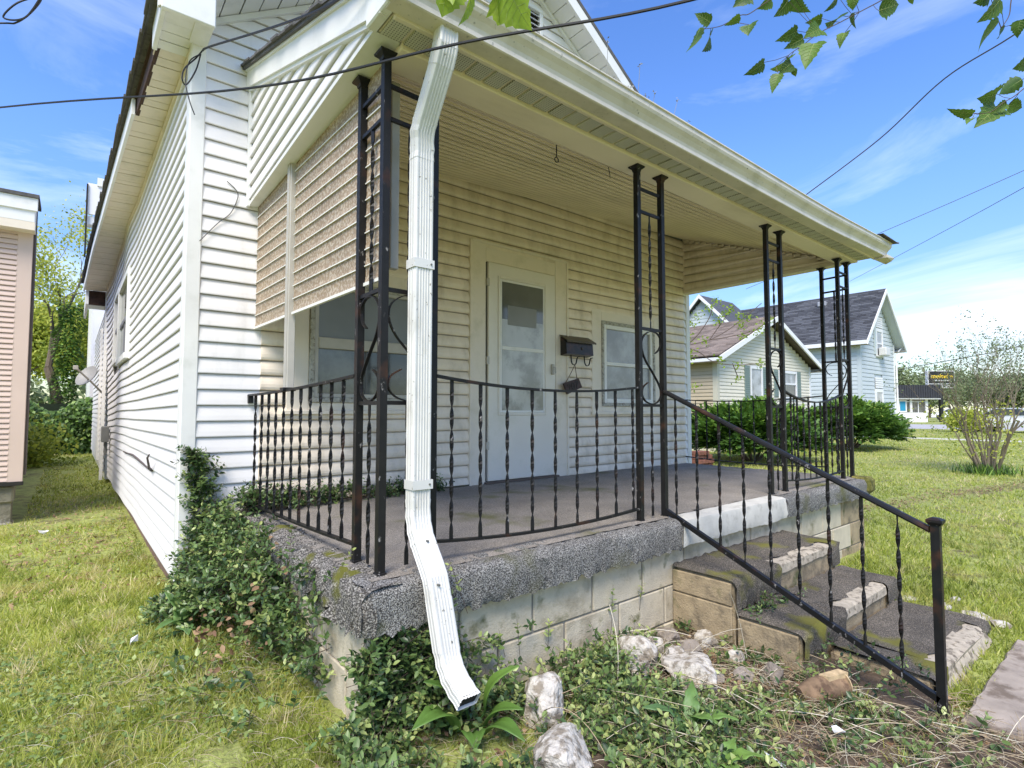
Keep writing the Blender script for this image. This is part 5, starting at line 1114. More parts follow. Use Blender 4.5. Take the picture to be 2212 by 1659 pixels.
# coarse tufts, some bleached, on the near lawn
g = np.random.default_rng(23); nt_ = 260; cx_ = np.concatenate([g.uniform(-1.4, .8, 190), g.uniform(.3, 2.8, 30), g.uniform(2.9, 8, 40)]); cy_ = np.concatenate([g.uniform(1.1, 6, 190), g.uniform(.2, 1.1, 30), g.uniform(.2, 1.6, 40)])
per = 55; x = np.repeat(cx_, per)+g.normal(0, .035, nt_*per); y = np.repeat(cy_, per)+g.normal(0, .035, nt_*per); k_ = ~blocked(x, y); tone = np.repeat(g.choice([.25, .5, .75, .95], nt_), per)[k_]; x, y = x[k_], y[k_]; n = len(x)
V, F = scatter(GR[0], GR[1], np.stack([x, y, ground_z(x, y)], 1), frames(np.stack([g.normal(0, .6, n), g.normal(0, .6, n), np.ones(n)], 1), runit(n)), np.stack([np.full(n, .0042), g.uniform(.05, .11, n), g.uniform(.06, .1, n)], 1)); kind(tag(npmesh('grass', V, F, grass_m, None, np.repeat(np.clip(tone+g.normal(0, .1, n), 0, 1), 5)), 'coarse grass tufts, some bleached, on the near lawn', 'grass'), 'stuff')
# small broadleaf weeds in the lawn
n = 15000; x = rng.uniform(-1.6, 1.1, n); y = np.where(rng.random(n) < .6, rng.uniform(1.0, 4, n), rng.uniform(1, 8, n)); pt = vnoise(x, y, 1.6, 21); k_ = (pt > .5) & ~blocked(x, y); x, y = x[k_], y[k_]; n = len(x)
pos = np.stack([x, y, ground_z(x, y)+rng.uniform(.004, .03, n)], 1); dd = np.stack([rng.normal(0, 1, n), rng.normal(0, 1, n), rng.uniform(0, .4, n)], 1); up_ = np.tile([[0, 0, 1.]], (n, 1))+rng.normal(0, .25, (n, 3))
V, F = scatter(*LEAF4, pos, frames(dd, up_), np.stack([rng.uniform(.016, .03, n)]*3, 1)*np.array([[1.3, 1, 1]])); kind(tag(npmesh('clover_weeds', V, F, leaf_vinca, None, np.repeat(np.clip(rng.normal(.72, .18, n), 0, 1), 4)), 'low clover and broadleaf weeds mixed into the left lawn', 'weeds'), 'stuff')
MB().bbox(5.74, 5.905, 1.805, 1.99, -.13, .022, .03).build('moss_pad', mat('moss', (.10, .10, .02), 1., var=.4, vscale=30, col2=(.22, .19, .05), c2scale=20, c2pos=(.45, .65), bump=1., bscale=120, bdist=.01), porch)
# ---- rocks are placed first so that the sprigs leave them free
gr = 'rocks in the bed in front of the porch'
RK = [((1.49, 1.64), (.10, .10, .10), 'pale limestone rock right of the downspout, half in leaves', rock_m), ((2.16, 1.70), (.10, .09, .085), 'white faced limestone rock nearest the porch wall', rock_m),
 ((2.34, 1.72), (.06, .055, .06), 'small grey rock between the wall rock and the steps', rock_m), ((2.56, 1.80), (.10, .055, .055), 'long brownish rock lying against the block wall', rock2_m),
 ((2.66, 1.62), (.07, .055, .06), 'grey wedge shaped rock next to the step blocks', rock_m), ((2.48, 1.61), (.08, .06, .05), 'brown rock in the middle of the rock pile', rock2_m),
 ((2.31, 1.57), (.085, .07, .06), 'grey rock right below the wall rock', rock_m), ((2.23, 1.43), (.14, .10, .085), 'large flat white rock in the middle of the bed', rock_m),
 ((2.06, 1.62), (.06, .05, .055), 'little pale rock with a reddish fleck', rock_m), ((1.33, 1.34), (.13, .09, .07), 'whitish stone at the bottom edge of the bed', rock_m),
 ((2.58, 1.23), (.06, .05, .055), 'small brown rock left of the cut log', rock2_m), ((2.46, 1.32), (.06, .04, .04), 'brown pebble behind the cut log', rock2_m), ((2.62, 1.44), (.05, .045, .04), 'light pebble beside the second step', rock_m), ((2.34, 1.40), (.06, .05, .035), 'half buried brown stone under dry runners', rock2_m)]
RK = [((x, y), (s_[0]*1.2, s_[1]*1.2, s_[2]*1.08), lb, m) for (x, y), s_, lb, m in RK]
def offrock(x, y, f=.85):
    k_ = np.ones(len(x), bool)
    for (rx_, ry_), s_, lb, m in RK: k_ &= (x-rx_)**2+(y-ry_)**2 > (s_[0]*f)**2
    return k_
# ---- vinca sprigs
def sprigs(nm, label, base, dirs, nleaf, lsize, seed, m=leaf_vinca, length=(.06, .16), mean=.42, cat='ground cover', stem=True, T=LEAF, droop=.35):
    g = np.random.default_rng(seed); n = len(base); Ls = g.uniform(*length, n); dirs = dirs/np.linalg.norm(dirs, axis=1, keepdims=True)
    P_ = []; D_ = []; U_ = []; S_ = []; Rn = []; tone = np.clip(g.normal(mean, .27, n), 0, 1)
    side = np.cross(dirs, np.array([0, 0, 1.])+g.normal(0, .2, (n, 3))); side /= np.maximum(np.linalg.norm(side, axis=1, keepdims=True), 1e-6); nrm = np.cross(side, dirs)
    for i in range(nleaf):
        t = (i//2+.6)/(nleaf/2+.3); a = (i//2)*1.2+g.normal(0, .3, n); s_ = 1 if i % 2 else -1
        c = base+dirs*(Ls*t)[:, None]-np.array([0, 0, 1.])*(droop*Ls*t*t*.5)[:, None]
        sd_ = side*np.cos(a)[:, None]+nrm*np.sin(a)[:, None]
        P_.append(c); D_.append(sd_*s_+dirs*.65+g.normal(0, .25, (n, 3))); U_.append(np.array([0, 0, .75])+dirs*.35+g.normal(0, .35, (n, 3))); S_.append(g.uniform(*lsize, n)*(1-.35*t)); Rn.append(np.clip(tone+.25*(t-.5)+g.normal(0, .1, n), 0, 1))
    P_, D_, U_, S_, Rn = map(np.concatenate, (P_, D_, U_, S_, Rn))
    V, F = scatter(T[0], T[1], P_, frames(D_, U_), S_)
    o = kind(tag(npmesh(nm, V, F, m, None, np.repeat(Rn, len(T[0]))), label, cat), 'stuff')
    if stem:
        ST = ([(-1, 0, -1), (1, 0, -1), (0, 0, 1), (-.6, 1, -.6), (.6, 1, -.6), (0, 1, .6)], [(0, 1, 4, 3), (1, 2, 5, 4), (2, 0, 3, 5)])
        V, F = scatter(ST[0], ST[1], base-dirs*(Ls*.4)[:, None], frames(dirs, nrm), np.stack([np.full(n, .0011), Ls*1.3, np.full(n, .0011)], 1)); npmesh('stems', V, F, twig, o)
    return o
def reg(n, x0, x1, y0, y1, seed): g = np.random.default_rng(seed); return g.uniform(x0, x1, n), g.uniform(y0, y1, n), g
# front bed
x, y, g = reg(10000, .72, 2.9, .35, 1.90, 31)
dens = np.clip(1.25-(1.9-y)*.62, .18, 1)*np.where(x > 2.3, .55, 1)*np.where((x > 1.9) & (y < 1.0), .8, 1)*(.05+1.35*vnoise(x, y, 3.2, 33))
k_ = (g.random(len(x)) < dens) & ~blocked(x, y-.01) & ~((x > 1.95) & (g.random(len(x)) < .42)) & offrock(x, y) & offrock(x, y+.10, .7) & ((x-1.17)**2+(y-1.60)**2 > .022) & ((x-1.0)**2+(y-1.66)**2 > .010); x, y = x[k_], y[k_]; n = len(x)
z = ground_z(x, y)+g.uniform(.0, 1, n)**1.3*(.02+.11*np.exp(-((1.9-y)/.30)**2)*np.where(x < 2.2, 1, .4)); dirs = np.stack([g.normal(0, .6, n), g.normal(-.35, .5, n), g.uniform(.15, 1.0, n)], 1)
sprigs('ground_cover', 'vinca ground cover spilling over the bed in front of the porch wall', np.stack([x, y, z], 1), dirs, 8, (.020, .052), 34, mean=.62)
# climbing on the front wall near the corner
n = 900; g = np.random.default_rng(41); x = .84+np.abs(g.normal(0, .22, n)); z = g.uniform(-.56, -.20, n)-np.abs(x-.87)*.12; 
k_ = (x < 1.75) & (g.random(n) < np.exp(-np.maximum(0, x-1.0)*1.6)*(.4+.6*(z < -.3))); x, z = x[k_], z[k_]; n = len(x)
sprigs('climbing_vine', 'dark vine leaves climbing the block wall beneath the downspout', np.stack([x, np.full(n, 1.885)+g.normal(0, .02, n), z], 1), np.stack([g.normal(0, .5, n), g.uniform(-.5, -.05, n), g.uniform(.1, 1, n)], 1), 8, (.026, .044), 42, mean=.46, cat='vine')
# left side mound
x, y, g = reg(2500, .42, .87, 2.1, 3.82, 51)
top = -.50+np.clip((x-.45)/.30, 0, 1)*.46*np.clip((y-2.35)*1.4, .1, 1)+.22*np.exp(-((x-.66)**2/.012+(y-3.62)**2/.05))
k_ = (g.random(len(x)) < np.where((x-.58)/.27 > (3.20-y)/.76, 1., .025)); x, y, top = x[k_], y[k_], top[k_]; n = len(x)
z = np.maximum(ground_z(x, y), -.56)+(top+.56)*g.random(n)**.45
sprigs('climbing_vine', 'thick mound of vine leaves between the house corner and the porch side', np.stack([x, y, z], 1), np.stack([g.normal(-.25, .45, n), g.normal(-.35, .45, n), g.uniform(.0, .9, n)], 1), 8, (.022, .052), 52, mean=.52, cat='vine')
q_ = np.random.default_rng(53); n = 260; yy = q_.uniform(2.6, 3.8, n); xx = q_.uniform(.5, .86, n); zz = -.5+q_.random(n)*.5*np.clip((xx-.45)/.3, 0, 1); V, F = scatter(*LEAF, np.stack([xx, yy, zz], 1), frames(runit(n)*np.array([1, 1, .4]), runit(n)+np.array([0, -.3, .8])), q_.uniform(.025, .045, n)); kind(tag(npmesh('dead_leaves', V, F, deadleaf, None, np.repeat(q_.random(n), 7)), 'brown dead leaves caught in the vine mound beside the house corner', 'dead leaves'), 'stuff')
# a strand up the white corner, some over the slab edge and along the wall on the porch
n = 170; g = np.random.default_rng(61); z = g.uniform(-.3, .36, n); x = .585+np.abs(g.normal(0, .035, n))*(1.6-z*2.2); 
sprigs('climbing_vine', 'vine strand climbing the white siding beside the corner board', np.stack([x, np.full(n, 3.80)+g.normal(0, .015, n), z], 1), np.stack([g.normal(0, .5, n), g.uniform(-.6, 0, n), g.uniform(.2, 1, n)], 1), 8, (.030, .050), 62, mean=.42, cat='vine')
g = np.random.default_rng(63); n = 420; x = .85+g.random(n)**1.6*1.45; y = 3.79-np.abs(g.normal(0, .05, n))-.12*np.exp(-(x-.9)*2.0)*g.random(n); z = .01+g.random(n)*.10*np.exp(-(x-.9)*.9)
sprigs('climbing_vine', 'vine leaves creeping along the foot of the wall on the porch floor', np.stack([x, y, z], 1), np.stack([g.normal(.1, .6, n), g.normal(-.3, .5, n), g.uniform(.1, 1, n)], 1), 7, (.026, .044), 64, mean=.38, cat='vine')
g = np.random.default_rng(65); n = 330; y = g.uniform(1.95, 3.7, n); x = np.full(n, .83)+g.normal(0, .02, n); z = g.uniform(-.5, -.02, n)*np.where(g.random(n) < .5, 1, 1); k_ = (np.abs(y-2.35) < .10+g.random(n)*.08) | (y > 2.65); x, y, z = x[k_], y[k_], z[k_]; n = len(x)
sprigs('climbing_vine', 'vine leaves hanging on the left side of the porch base', np.stack([x, y, z], 1), np.stack([g.normal(-.5, .4, n), g.normal(-.2, .5, n), g.uniform(-.2, .9, n)], 1), 8, (.028, .044), 66, mean=.42, cat='vine')
# sprigs on the steps
g = np.random.default_rng(67); n = 70; x = np.concatenate([g.uniform(2.8, 3.3, 30), g.uniform(2.7, 3.2, 40)]); y = np.concatenate([g.uniform(1.42, 1.50, 30), g.uniform(.8, 1.15, 40)]); z = np.concatenate([np.full(30, -.43), np.full(40, -.57)])
sprigs('ground_cover', 'few vine sprigs creeping over the middle and bottom steps', np.stack([x, y, z], 1), np.stack([g.normal(0, .6, n), g.normal(-.2, .5, n), g.uniform(.1, .7, n)], 1), 6, (.022, .036), 68, mean=.45)
# lone upright sprigs
g = np.random.default_rng(69); bs2 = np.array([[.71, 3.0, -.05], [.80, 2.6, -.03], [.845, 2.15, -.02], [1.18, 1.80, -.20], [1.2, 1.78, -.08], [1.35, 3.78, .05], [2.35, 3.8, .03], [1.75, 1.88, -.42], [2.2, 1.88, -.42], [2.45, 1.89, -.40], [.92, 3.72, .10], [1.55, 1.85, -.40]])
sprigs('vine_shoots', 'single pale vine shoots standing clear of the mass', bs2, np.stack([g.normal(0, .2, 12), g.normal(-.1, .2, 12), np.ones(12)], 1), 10, (.024, .038), 70, mean=.8, length=(.12, .2), cat='vine')
# ---- straw, dry leaves
arcs = []
for q in range(5):
    pts = []; a0 = random.uniform(-.6, .6); cx_ = cy_ = 0; a = 0
    for i in range(8): pts.append((cx_, cy_)); a += a0*random.uniform(.3, 1); cx_ += math.sin(a)/7; cy_ += math.cos(a)/7
    v = []; f_ = []
    for i, (a_, b_) in enumerate(pts): h_ = .10*math.sin(i/7*math.pi); v += [(a_-.006, b_, h_), (a_+.006, b_, h_), (a_, b_, h_+.012)]
    for i in range(7): o_ = i*3; f_ += [(o_, o_+1, o_+4, o_+3), (o_+1, o_+2, o_+5, o_+4), (o_+2, o_, o_+3, o_+5)]
    arcs.append((v, f_))
def straw(nm, label, x, y, z, size, seed, mean=.55, wf=1.):
    g = np.random.default_rng(seed); n = len(x); Vs = []; Fs = []; Rs = []; off = 0; which = g.integers(0, 5, n)
    for q in range(5):
        s_ = which == q; m_ = s_.sum(); pos = np.stack([x[s_], y[s_], z[s_]], 1); dd = np.stack([g.normal(0, 1, m_), g.normal(0, 1, m_), g.normal(0, .18, m_)], 1); sz = g.uniform(*size, m_)
        V, F = scatter(arcs[q][0], arcs[q][1], pos, frames(dd, np.tile([[0, 0, 1.]], (m_, 1))+g.normal(0, .3, (m_, 3))), np.stack([sz*wf, sz, sz*wf], 1)); Vs.append(V); Fs.append(F+off); off += len(V); Rs.append(np.repeat(np.clip(g.normal(mean, .25, m_), 0, 1), 24))
    return kind(tag(npmesh(nm, np.concatenate(Vs), np.concatenate(Fs), straw_m, None, np.concatenate(Rs)), label, 'plant debris'), 'stuff')
x, y, g = reg(6500, 1.15, 3.05, .0, 1.8, 71); k_ = (g.random(len(x)) < np.clip((x-1.0)*.8, .15, 1)*np.clip(1.7-(y-.2)*.6, .3, 1)) & ~blocked(x, y) & offrock(x, y, .7); x, y = x[k_], y[k_]
straw('dry_straw', 'tangle of dry straw and clippings in front of the steps', x, y, ground_z(x, y)+.01+g.random(len(x))*.035, (.05, .17), 72)
x, y, g = reg(2600, -.4, 1.4, .9, 3.0, 73); k_ = ~blocked(x, y) & (vnoise(x, y, 1.5, 74) > .42); x, y = x[k_], y[k_]
straw('dry_straw', 'thin dry straw lying over the left lawn', x, y, ground_z(x, y)+.012+g.random(len(x))*.02, (.04, .12), 75, .5)
x, y, g = reg(110, 1.3, 2.9, .2, 1.7, 76); straw('dry_runners', 'long pale dry runners curling across the planting bed', x, y, ground_z(x, y)+.04+g.random(110)*.03, (.25, .5), 77, .8, .55)
n = 9000; x, y, g = reg(n, .5, 3.1, .0, 1.85, 78); k_ = ~blocked(x, y) & ((x > 1.7) | (g.random(n) < .3)); x, y = x[k_], y[k_]; n = len(x)
V, F = scatter(*LEAF4, np.stack([x, y, ground_z(x, y)+g.random(n)*.03], 1), frames(g.normal(0, 1, (n, 3))*np.array([1, 1, .3]), np.tile([[0, 0, 1.]], (n, 1))+g.normal(0, .5, (n, 3))), g.uniform(.012, .035, n))
kind(tag(npmesh('dead_leaves', V, F, deadleaf, None, np.repeat(g.random(n), 4)), 'small brown dead leaves scattered over the bed', 'dead leaves'), 'stuff')
n = 700; g = np.random.default_rng(80); x = g.uniform(-.4, .55, n); y = g.uniform(4.6, 9.6, n); k_ = ~blocked(x, y); x, y = x[k_], y[k_]; n = len(x); V, F = scatter(*LEAF4, np.stack([x, y, ground_z(x, y)+.02], 1), frames(g.normal(0, 1, (n, 3))*np.array([1, 1, .3]), np.tile([[0, 0, 1.]], (n, 1))), g.uniform(.02, .06, n)); kind(tag(npmesh('leaf_litter', V, F, deadleaf, None, np.repeat(g.random(n), 4)), 'brown litter on the bare ground between the two houses', 'leaf litter'), 'stuff')
n = 2600; g = np.random.default_rng(79); x = g.uniform(6.3, 15, n); y = 3.0-(x-6.5)*.2+g.normal(0, .16, n); V, F = scatter(*LEAF4, np.stack([x, y, ground_z(x, y)+.02], 1), frames(g.normal(0, 1, (n, 3))*np.array([1, 1, .2]), np.tile([[0, 0, 1.]], (n, 1))), g.uniform(.02, .05, n)); kind(tag(npmesh('leaf_litter', V, F, deadleaf, None, np.repeat(g.random(n), 4)), 'faint strip of brown leaf litter across the right lawn', 'leaf litter'), 'stuff')
g = random.Random(8); tb = MB()
for i in range(46):
    x = g.uniform(1.4, 2.75); y = g.uniform(.3, 1.75); a = g.uniform(0, 6.28); l = g.uniform(.05, .16); z = float(ground_z(x, y))+.02
    tb.tube([(x, y, z), (x+math.cos(a)*l*.5, y+math.sin(a)*l*.5, z+g.uniform(.0, .03)), (x+math.cos(a+.3)*l, y+math.sin(a+.3)*l, z+g.uniform(-.005, .02))], [.003, .0025, .0015], 4)
kind(tag(tb.build('fallen_twigs', twig), 'dark fallen twigs lying through the planting bed', 'twigs'), 'stuff')
# ---- big leaves
def bigleaf(par, base, tip, w, sag, m, rnd=.5, nm='leaf', wave=.0, upv=(0, 0, 1), seed=0, fold=.25, peak=.42):
    g = random.Random(seed); B_, T_ = Vector(base), Vector(tip); d = T_-B_; L_ = d.length; e = d.normalized(); s_ = e.cross(Vector(upv)); s_ = s_.normalized() if s_.length > 1e-4 else Vector((1, 0, 0)); nn = s_.cross(e)
    NI, NJ = 12, 9; V = []; 
    for i in range(NI+1):
        t = i/NI; c = B_+d*t+nn*(sag*L_*math.sin(math.pi*t)*.9)
        wd = w*L_*.5*(math.sin(math.pi*min(1, t**.75*1.0))**.8 if t < 1 else 0)*(1.0 if t > .05 else .4)
        wd = w*L_*.5*max(.02, (math.sin(math.pi*t**(.69 if peak < .45 else 1)))**.85)
        for j in range(NJ):
            q = (j-(NJ-1)/2)/((NJ-1)/2); rib = .004*(1 if j % 2 else -1)*L_/.18
            V.append(c+s_*(q*wd*(1+wave*.15*math.sin(t*25+q*3)))+nn*(abs(q)*wd*fold+rib*(1-abs(q)*.3)+wave*wd*.25*math.sin(t*16+(1 if q > 0 else 4))*abs(q)))
    F_ = [(i*NJ+j, i*NJ+j+1, (i+1)*NJ+j+1, (i+1)*NJ+j) for i in range(NI) for j in range(NJ-1)]
    return npmesh(nm, np.array([tuple(v) for v in V]), np.array(F_), m, par, [rnd+g.uniform(-.1, .1)]*len(V), smooth=True)
hs_ = thing('hosta', 'hosta with broad ribbed leaves at the mouth of the downspout', 'plant', (1.20, 1.66, -.56))
HB = (1.19, 1.70, -.55)
for i, (t, w, sg_, r_) in enumerate([((1.34, 1.60, -.32), .42, .22, .95), ((1.09, 1.53, -.50), .62, .22, .6), ((.92, 1.66, -.43), .55, .28, .55), ((1.14, 1.74, -.27), .45, .1, .25), ((1.29, 1.52, -.43), .5, .2, .75), ((1.01, 1.74, -.33), .45, .2, .35), ((1.24, 1.45, -.49), .45, .25, .55)]):
    b_ = Vector(HB).lerp(Vector(t), .28); MB().tube([HB, tuple(b_)], .004, 5).build('stalk', leaf_hosta, hs_); bigleaf(hs_, b_, t, w, sg_, leaf_hosta, r_, seed=i)
dk = thing('dock_plant', 'long wavy dock leaves in the middle of the planting bed', 'plant', (1.9, 1.2, -.6)); DB = (1.88, 1.22, -.60)
for i, (t, w, sg_, r_) in enumerate([((1.74, 1.34, -.50), .34, .2, .2), ((1.72, 1.22, -.53), .36, .2, .35), ((1.98, 1.08, -.52), .34, .25, .8), ((1.86, 1.08, -.50), .32, .3, .7), ((2.02, 1.30, -.47), .3, .2, .5), ((1.80, 1.10, -.55), .4, .15, .4)]):
    bigleaf(dk, DB, t, w, sg_, leaf_dock, r_, wave=1, seed=i+9)
dk = thing('dock_plant', 'bright green broad weed leaves at the very bottom right of the bed', 'plant', (1.76, 1.0, -.6)); DB = (1.76, 1.02, -.60)
for i, (t, w, sg_, r_) in enumerate([((1.62, 1.0, -.54), .45, .2, .9), ((1.84, .92, -.52), .42, .25, 1), ((1.88, 1.04, -.53), .4, .2, .9), ((1.70, .92, -.53), .4, .2, .8)]):
    bigleaf(dk, DB, t, w, sg_, leaf_dock, r_, wave=1, seed=i+19)
dk = thing('broadleaf_weed', 'grey green broadleaf weed at the foot of the corner board', 'plant', (.50, 3.40, -.55)); DB = (.50, 3.38, -.53)
for i, (t, w, sg_, r_) in enumerate([((.36, 3.28, -.46), .42, .25, .4), ((.50, 3.22, -.50), .5, .2, .3), ((.60, 3.30, -.34), .45, .15, .5), ((.42, 3.46, -.33), .42, .15, .6), ((.54, 3.52, -.30), .4, .1, .8), ((.40, 3.38, -.56), .4, .1, .2)]):
    bigleaf(dk, DB, t, w, sg_, leaf_dock, r_, wave=.6, seed=i+29)
dk = thing('broadleaf_weed', 'pale narrow leaved weed in the grass left of the downspout mouth', 'plant', (.76, 1.62, -.55)); DB = (.78, 1.55, -.56)
for i, (t, w, sg_, r_) in enumerate([((.73, 1.66, -.46), .35, .15, .9), ((.84, 1.62, -.44), .35, .1, .7), ((.70, 1.52, -.51), .35, .2, .8), ((.88, 1.50, -.49), .35, .2, .9)]):
    bigleaf(dk, DB, t, w, sg_, leaf_dock, r_, wave=.4, seed=i+39)
# ---- rocks
def rock(nm, label, loc, size, seed, m, cat='rock', group=None):
    me = bpy.data.meshes.new(nm); import bmesh
    bm = bmesh.new(); bmesh.ops.create_icosphere(bm, subdivisions=4, radius=1)
    o3 = Vector((seed*3.1, seed*1.7, seed))
    pl_ = []; g = random.Random(seed)
    for _ in range(15): 
        v = Vector((g.gauss(0, 1), g.gauss(0, 1), g.gauss(0, .8))).normalized(); pl_.append((v, g.uniform(.55, .86)))
    for v in bm.verts:
        p = v.co.copy()
        for (nn, dd) in pl_:
            e = p.dot(nn)-dd
            if e > 0: p -= nn*e*.99
        p *= 1+.08*noise.noise(p*1.6+o3)+.05*noise.noise(p*5+o3)+.035*noise.noise(p*11+o3); v.co = Vector((p.x*size[0], p.y*size[1], p.z*size[2]))
    bm.to_mesh(me); bm.free(); me.materials.append(m); o = bpy.data.objects.new(nm, me); COL.objects.link(o); o.location = loc; o.rotation_euler = (0, 0, seed)
    return tag(o, label, cat, group)
for i, ((x, y), s_, lb, m) in enumerate(RK): rock('rock', lb, (x, y, float(ground_z(x, y))+s_[2]*.62), s_, i+1, m, 'rock', gr)
for i, (x, y, s_) in enumerate([(4.40, 1.19, .09), (4.42, 1.0, .08), (4.38, .83, .11), (4.30, .70, .07), (4.62, .98, .06), (4.25, 1.36, .07)]):
    rock('edging_stone', ['pale flat stone in the row right of the steps, nearest the porch', 'second flat stone right of the steps', 'widest flat stone by the walk', 'flat stone at the end of the walk edge', 'small flat stone out in the grass right of the steps', 'flat stone tucked beside the middle step'][i], (x, y, -.625), (s_, s_*.6, .025), 40+i, rock_m, 'stone', 'flat stones right of the steps')
lg = thing('cut_log', 'short cut log with a pale sawn end lying by the stair rail', 'log', (2.55, 1.0, -.57))
ax = Vector((.19, -.10, .03)); c0 = Vector((2.46, 1.06, -.575)); rings = []
for i in range(7):
    t = i/6; rr2 = (.030, .044, .050, .052, .050, .051, .046)[i]; rings.append([tuple(c0+ax*t+Vector((-.45*math.sin(a)*0, 0, 0))+ax.normalized().orthogonal().normalized()*math.cos(a)*rr2+ax.normalized().cross(ax.normalized().orthogonal().normalized())*math.sin(a)*rr2*(.8+.1*math.sin(a*3))) for a in [k2*math.pi/8 for k2 in range(16)]])
MB().loft(rings).build('bark', logm, lg, smooth=True)
MB().tube([tuple(c0+ax*1.0), tuple(c0+ax*1.02)], .047, 14).build('sawn_end', logend, lg)
MB().loft([[tuple(c0+ax*t+Vector((0, 0, .040))+Vector((0, .02*s_, .012))) for s_ in (-1, 1)]+[tuple(c0+ax*t+Vector((0, .02*s_, .0))) for s_ in (1, -1)] for t in (.55, 1.0)]).build('split_face', logend, lg)
# litter
lit = mat('white_scrap', (.75, .75, .74), .5)
def scrap(label, x, y, s_, seed, nm='white_scrap'):
    g = random.Random(seed); n = 7; b = MB(); z = float(ground_z(x, y))+.05
    ang = sorted(g.uniform(0, 6.28) for _ in range(n)); top = [(x+math.cos(a)*s_*g.uniform(.5, 1), y+math.sin(a)*s_*g.uniform(.5, 1), z+g.uniform(-.02, .03)) for a in ang]
    b.loft([top, [(p[0], p[1], p[2]+.002) for p in top]]); tag(b.build(nm, lit), label, 'litter')
scrap('crumpled white scrap at the bottom of the bed below the dock leaves', 1.93, .92, .055, 1); scrap('small white scrap in the shaded yard beside the pinkish house', -.2, 7.3, .07, 2); scrap('tiny white scrap on the left lawn', .28, 3.35, .02, 3); scrap('white scrap lying in the dry clippings near the handrail post', 2.3, .85, .035, 4)
scrap('white plastic scrap beside the bottom edge stone', 1.16, 1.30, .05, 5)
bp = thing('brick_heap', 'reddish brown brick heap behind the far porch railing', 'bricks', (11, 6.8, -.64))
for r_ in range(4):
    for i in range(3 if r_ < 3 else 2):
        MB().bbox(10.85+i*.2+random.uniform(-.02, .02), 11.04+i*.2, 6.72+random.uniform(-.03, .03), 6.95, -.64+r_*.095, -.55+r_*.095, .01).build('brick', mat('old_red_brick', (.22, .09, .06), .9, var=.3, vscale=15), bp)
tw_ = [(4.9, 1.4), (5.3, .9)]
# ---- shrubs
def yewbush(name, label, c, rx, ry, h, n, seed):
    g = np.random.default_rng(seed); t = thing(name, label, 'bush', (c[0], c[1], -.64), 'dark green yew bushes on the right lawn')
    u_ = runit(n*2); 
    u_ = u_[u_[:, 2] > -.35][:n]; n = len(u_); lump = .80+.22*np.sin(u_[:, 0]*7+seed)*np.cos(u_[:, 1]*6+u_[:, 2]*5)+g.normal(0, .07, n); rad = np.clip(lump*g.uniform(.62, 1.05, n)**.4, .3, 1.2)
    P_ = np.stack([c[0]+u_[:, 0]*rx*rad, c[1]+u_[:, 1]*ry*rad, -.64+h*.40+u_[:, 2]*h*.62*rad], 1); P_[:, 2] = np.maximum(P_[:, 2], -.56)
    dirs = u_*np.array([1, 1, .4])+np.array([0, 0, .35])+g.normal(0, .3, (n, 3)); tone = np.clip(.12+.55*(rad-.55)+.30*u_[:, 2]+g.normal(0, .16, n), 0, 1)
    FR = ([(0, 0, 0), (-.16, .25, .03), (.16, .25, .03), (-.10, .55, .0), (.10, .55, 0), (-.30, .48, -.04), (.30, .48, -.04), (0, 1, -.12), (-.22, .8, -.10), (.22, .8, -.10)], [(0, 2, 1), (1, 2, 4), (1, 4, 3), (1, 3, 5), (2, 6, 4), (3, 4, 7), (3, 7, 8), (4, 9, 7)])
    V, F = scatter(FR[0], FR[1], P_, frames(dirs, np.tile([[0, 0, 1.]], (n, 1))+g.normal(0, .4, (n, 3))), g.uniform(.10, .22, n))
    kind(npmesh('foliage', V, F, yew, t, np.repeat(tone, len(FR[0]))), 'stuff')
    for i in range(9):
        a = i*.7; MB().tube([(c[0]+.1*math.cos(a), c[1]+.1*math.sin(a), -.66), (c[0]+rx*.4*math.cos(a), c[1]+ry*.4*math.sin(a), -.64+h*.35), (c[0]+rx*.7*math.cos(a), c[1]+ry*.7*math.sin(a), -.64+h*.6)], [.035, .02, .008], 5).build('stem', bark, t)
    return t
yewbush('yew_bush', 'wide spreading yew bush seen through the porch railings', (13.6, 6.9), 2.0, 1.5, 1.50, 15000, 81)
yewbush('yew_bush', 'second yew bush, right of the far porch corner', (20.6, 7.0), 2.2, 1.5, 1.62, 14000, 82)
def branching(p, d, L_, r_, depth, out, leaves, g, up_=.25, spread=.5, kids=(2, 3), ratio=.72, seg=3, wob=.12):
    pts = [p]; rs = [r_]
    for i in range(seg):
        d = (d+Vector((g.gauss(0, wob), g.gauss(0, wob), g.gauss(0, wob)+up_*.15))).normalized(); p = p+d*(L_/seg); pts.append(p); rs.append(r_*(1-.35*(i+1)/seg))
        if depth <= 1: leaves.append((p.copy(), d.copy()))
    out.append((pts, rs))
    if depth > 0:
        for _ in range(g.randint(*kids)):
            a = d.orthogonal().normalized(); a.rotate(Matrix.Rotation(g.uniform(0, 6.28), 3, d)); nd = (d+a*g.uniform(.3, 1)*spread+Vector((0, 0, up_*.3))).normalized()
            branching(pts[g.choice(range(max(1, seg-1), seg+1))].copy(), nd, L_*ratio*g.uniform(.75, 1.15), rs[-1]*.75, depth-1, out, leaves, g, up_, spread, kids, ratio, seg, wob)
def treebuild(t, segs, bm_, thick=.03, nside=5):
    tr = MB(); tw2 = MB(); big = 0
    for pts, rs in segs:
        if rs[0] > thick: MB().tube(pts, rs, 8).build('limb' if big else 'trunk', bm_, t); big += 1
        else: tw2.tube(pts, rs, 4, caps=False)
    if tw2.v: kind(tw2.build('twigs', bm_, t), 'stuff')
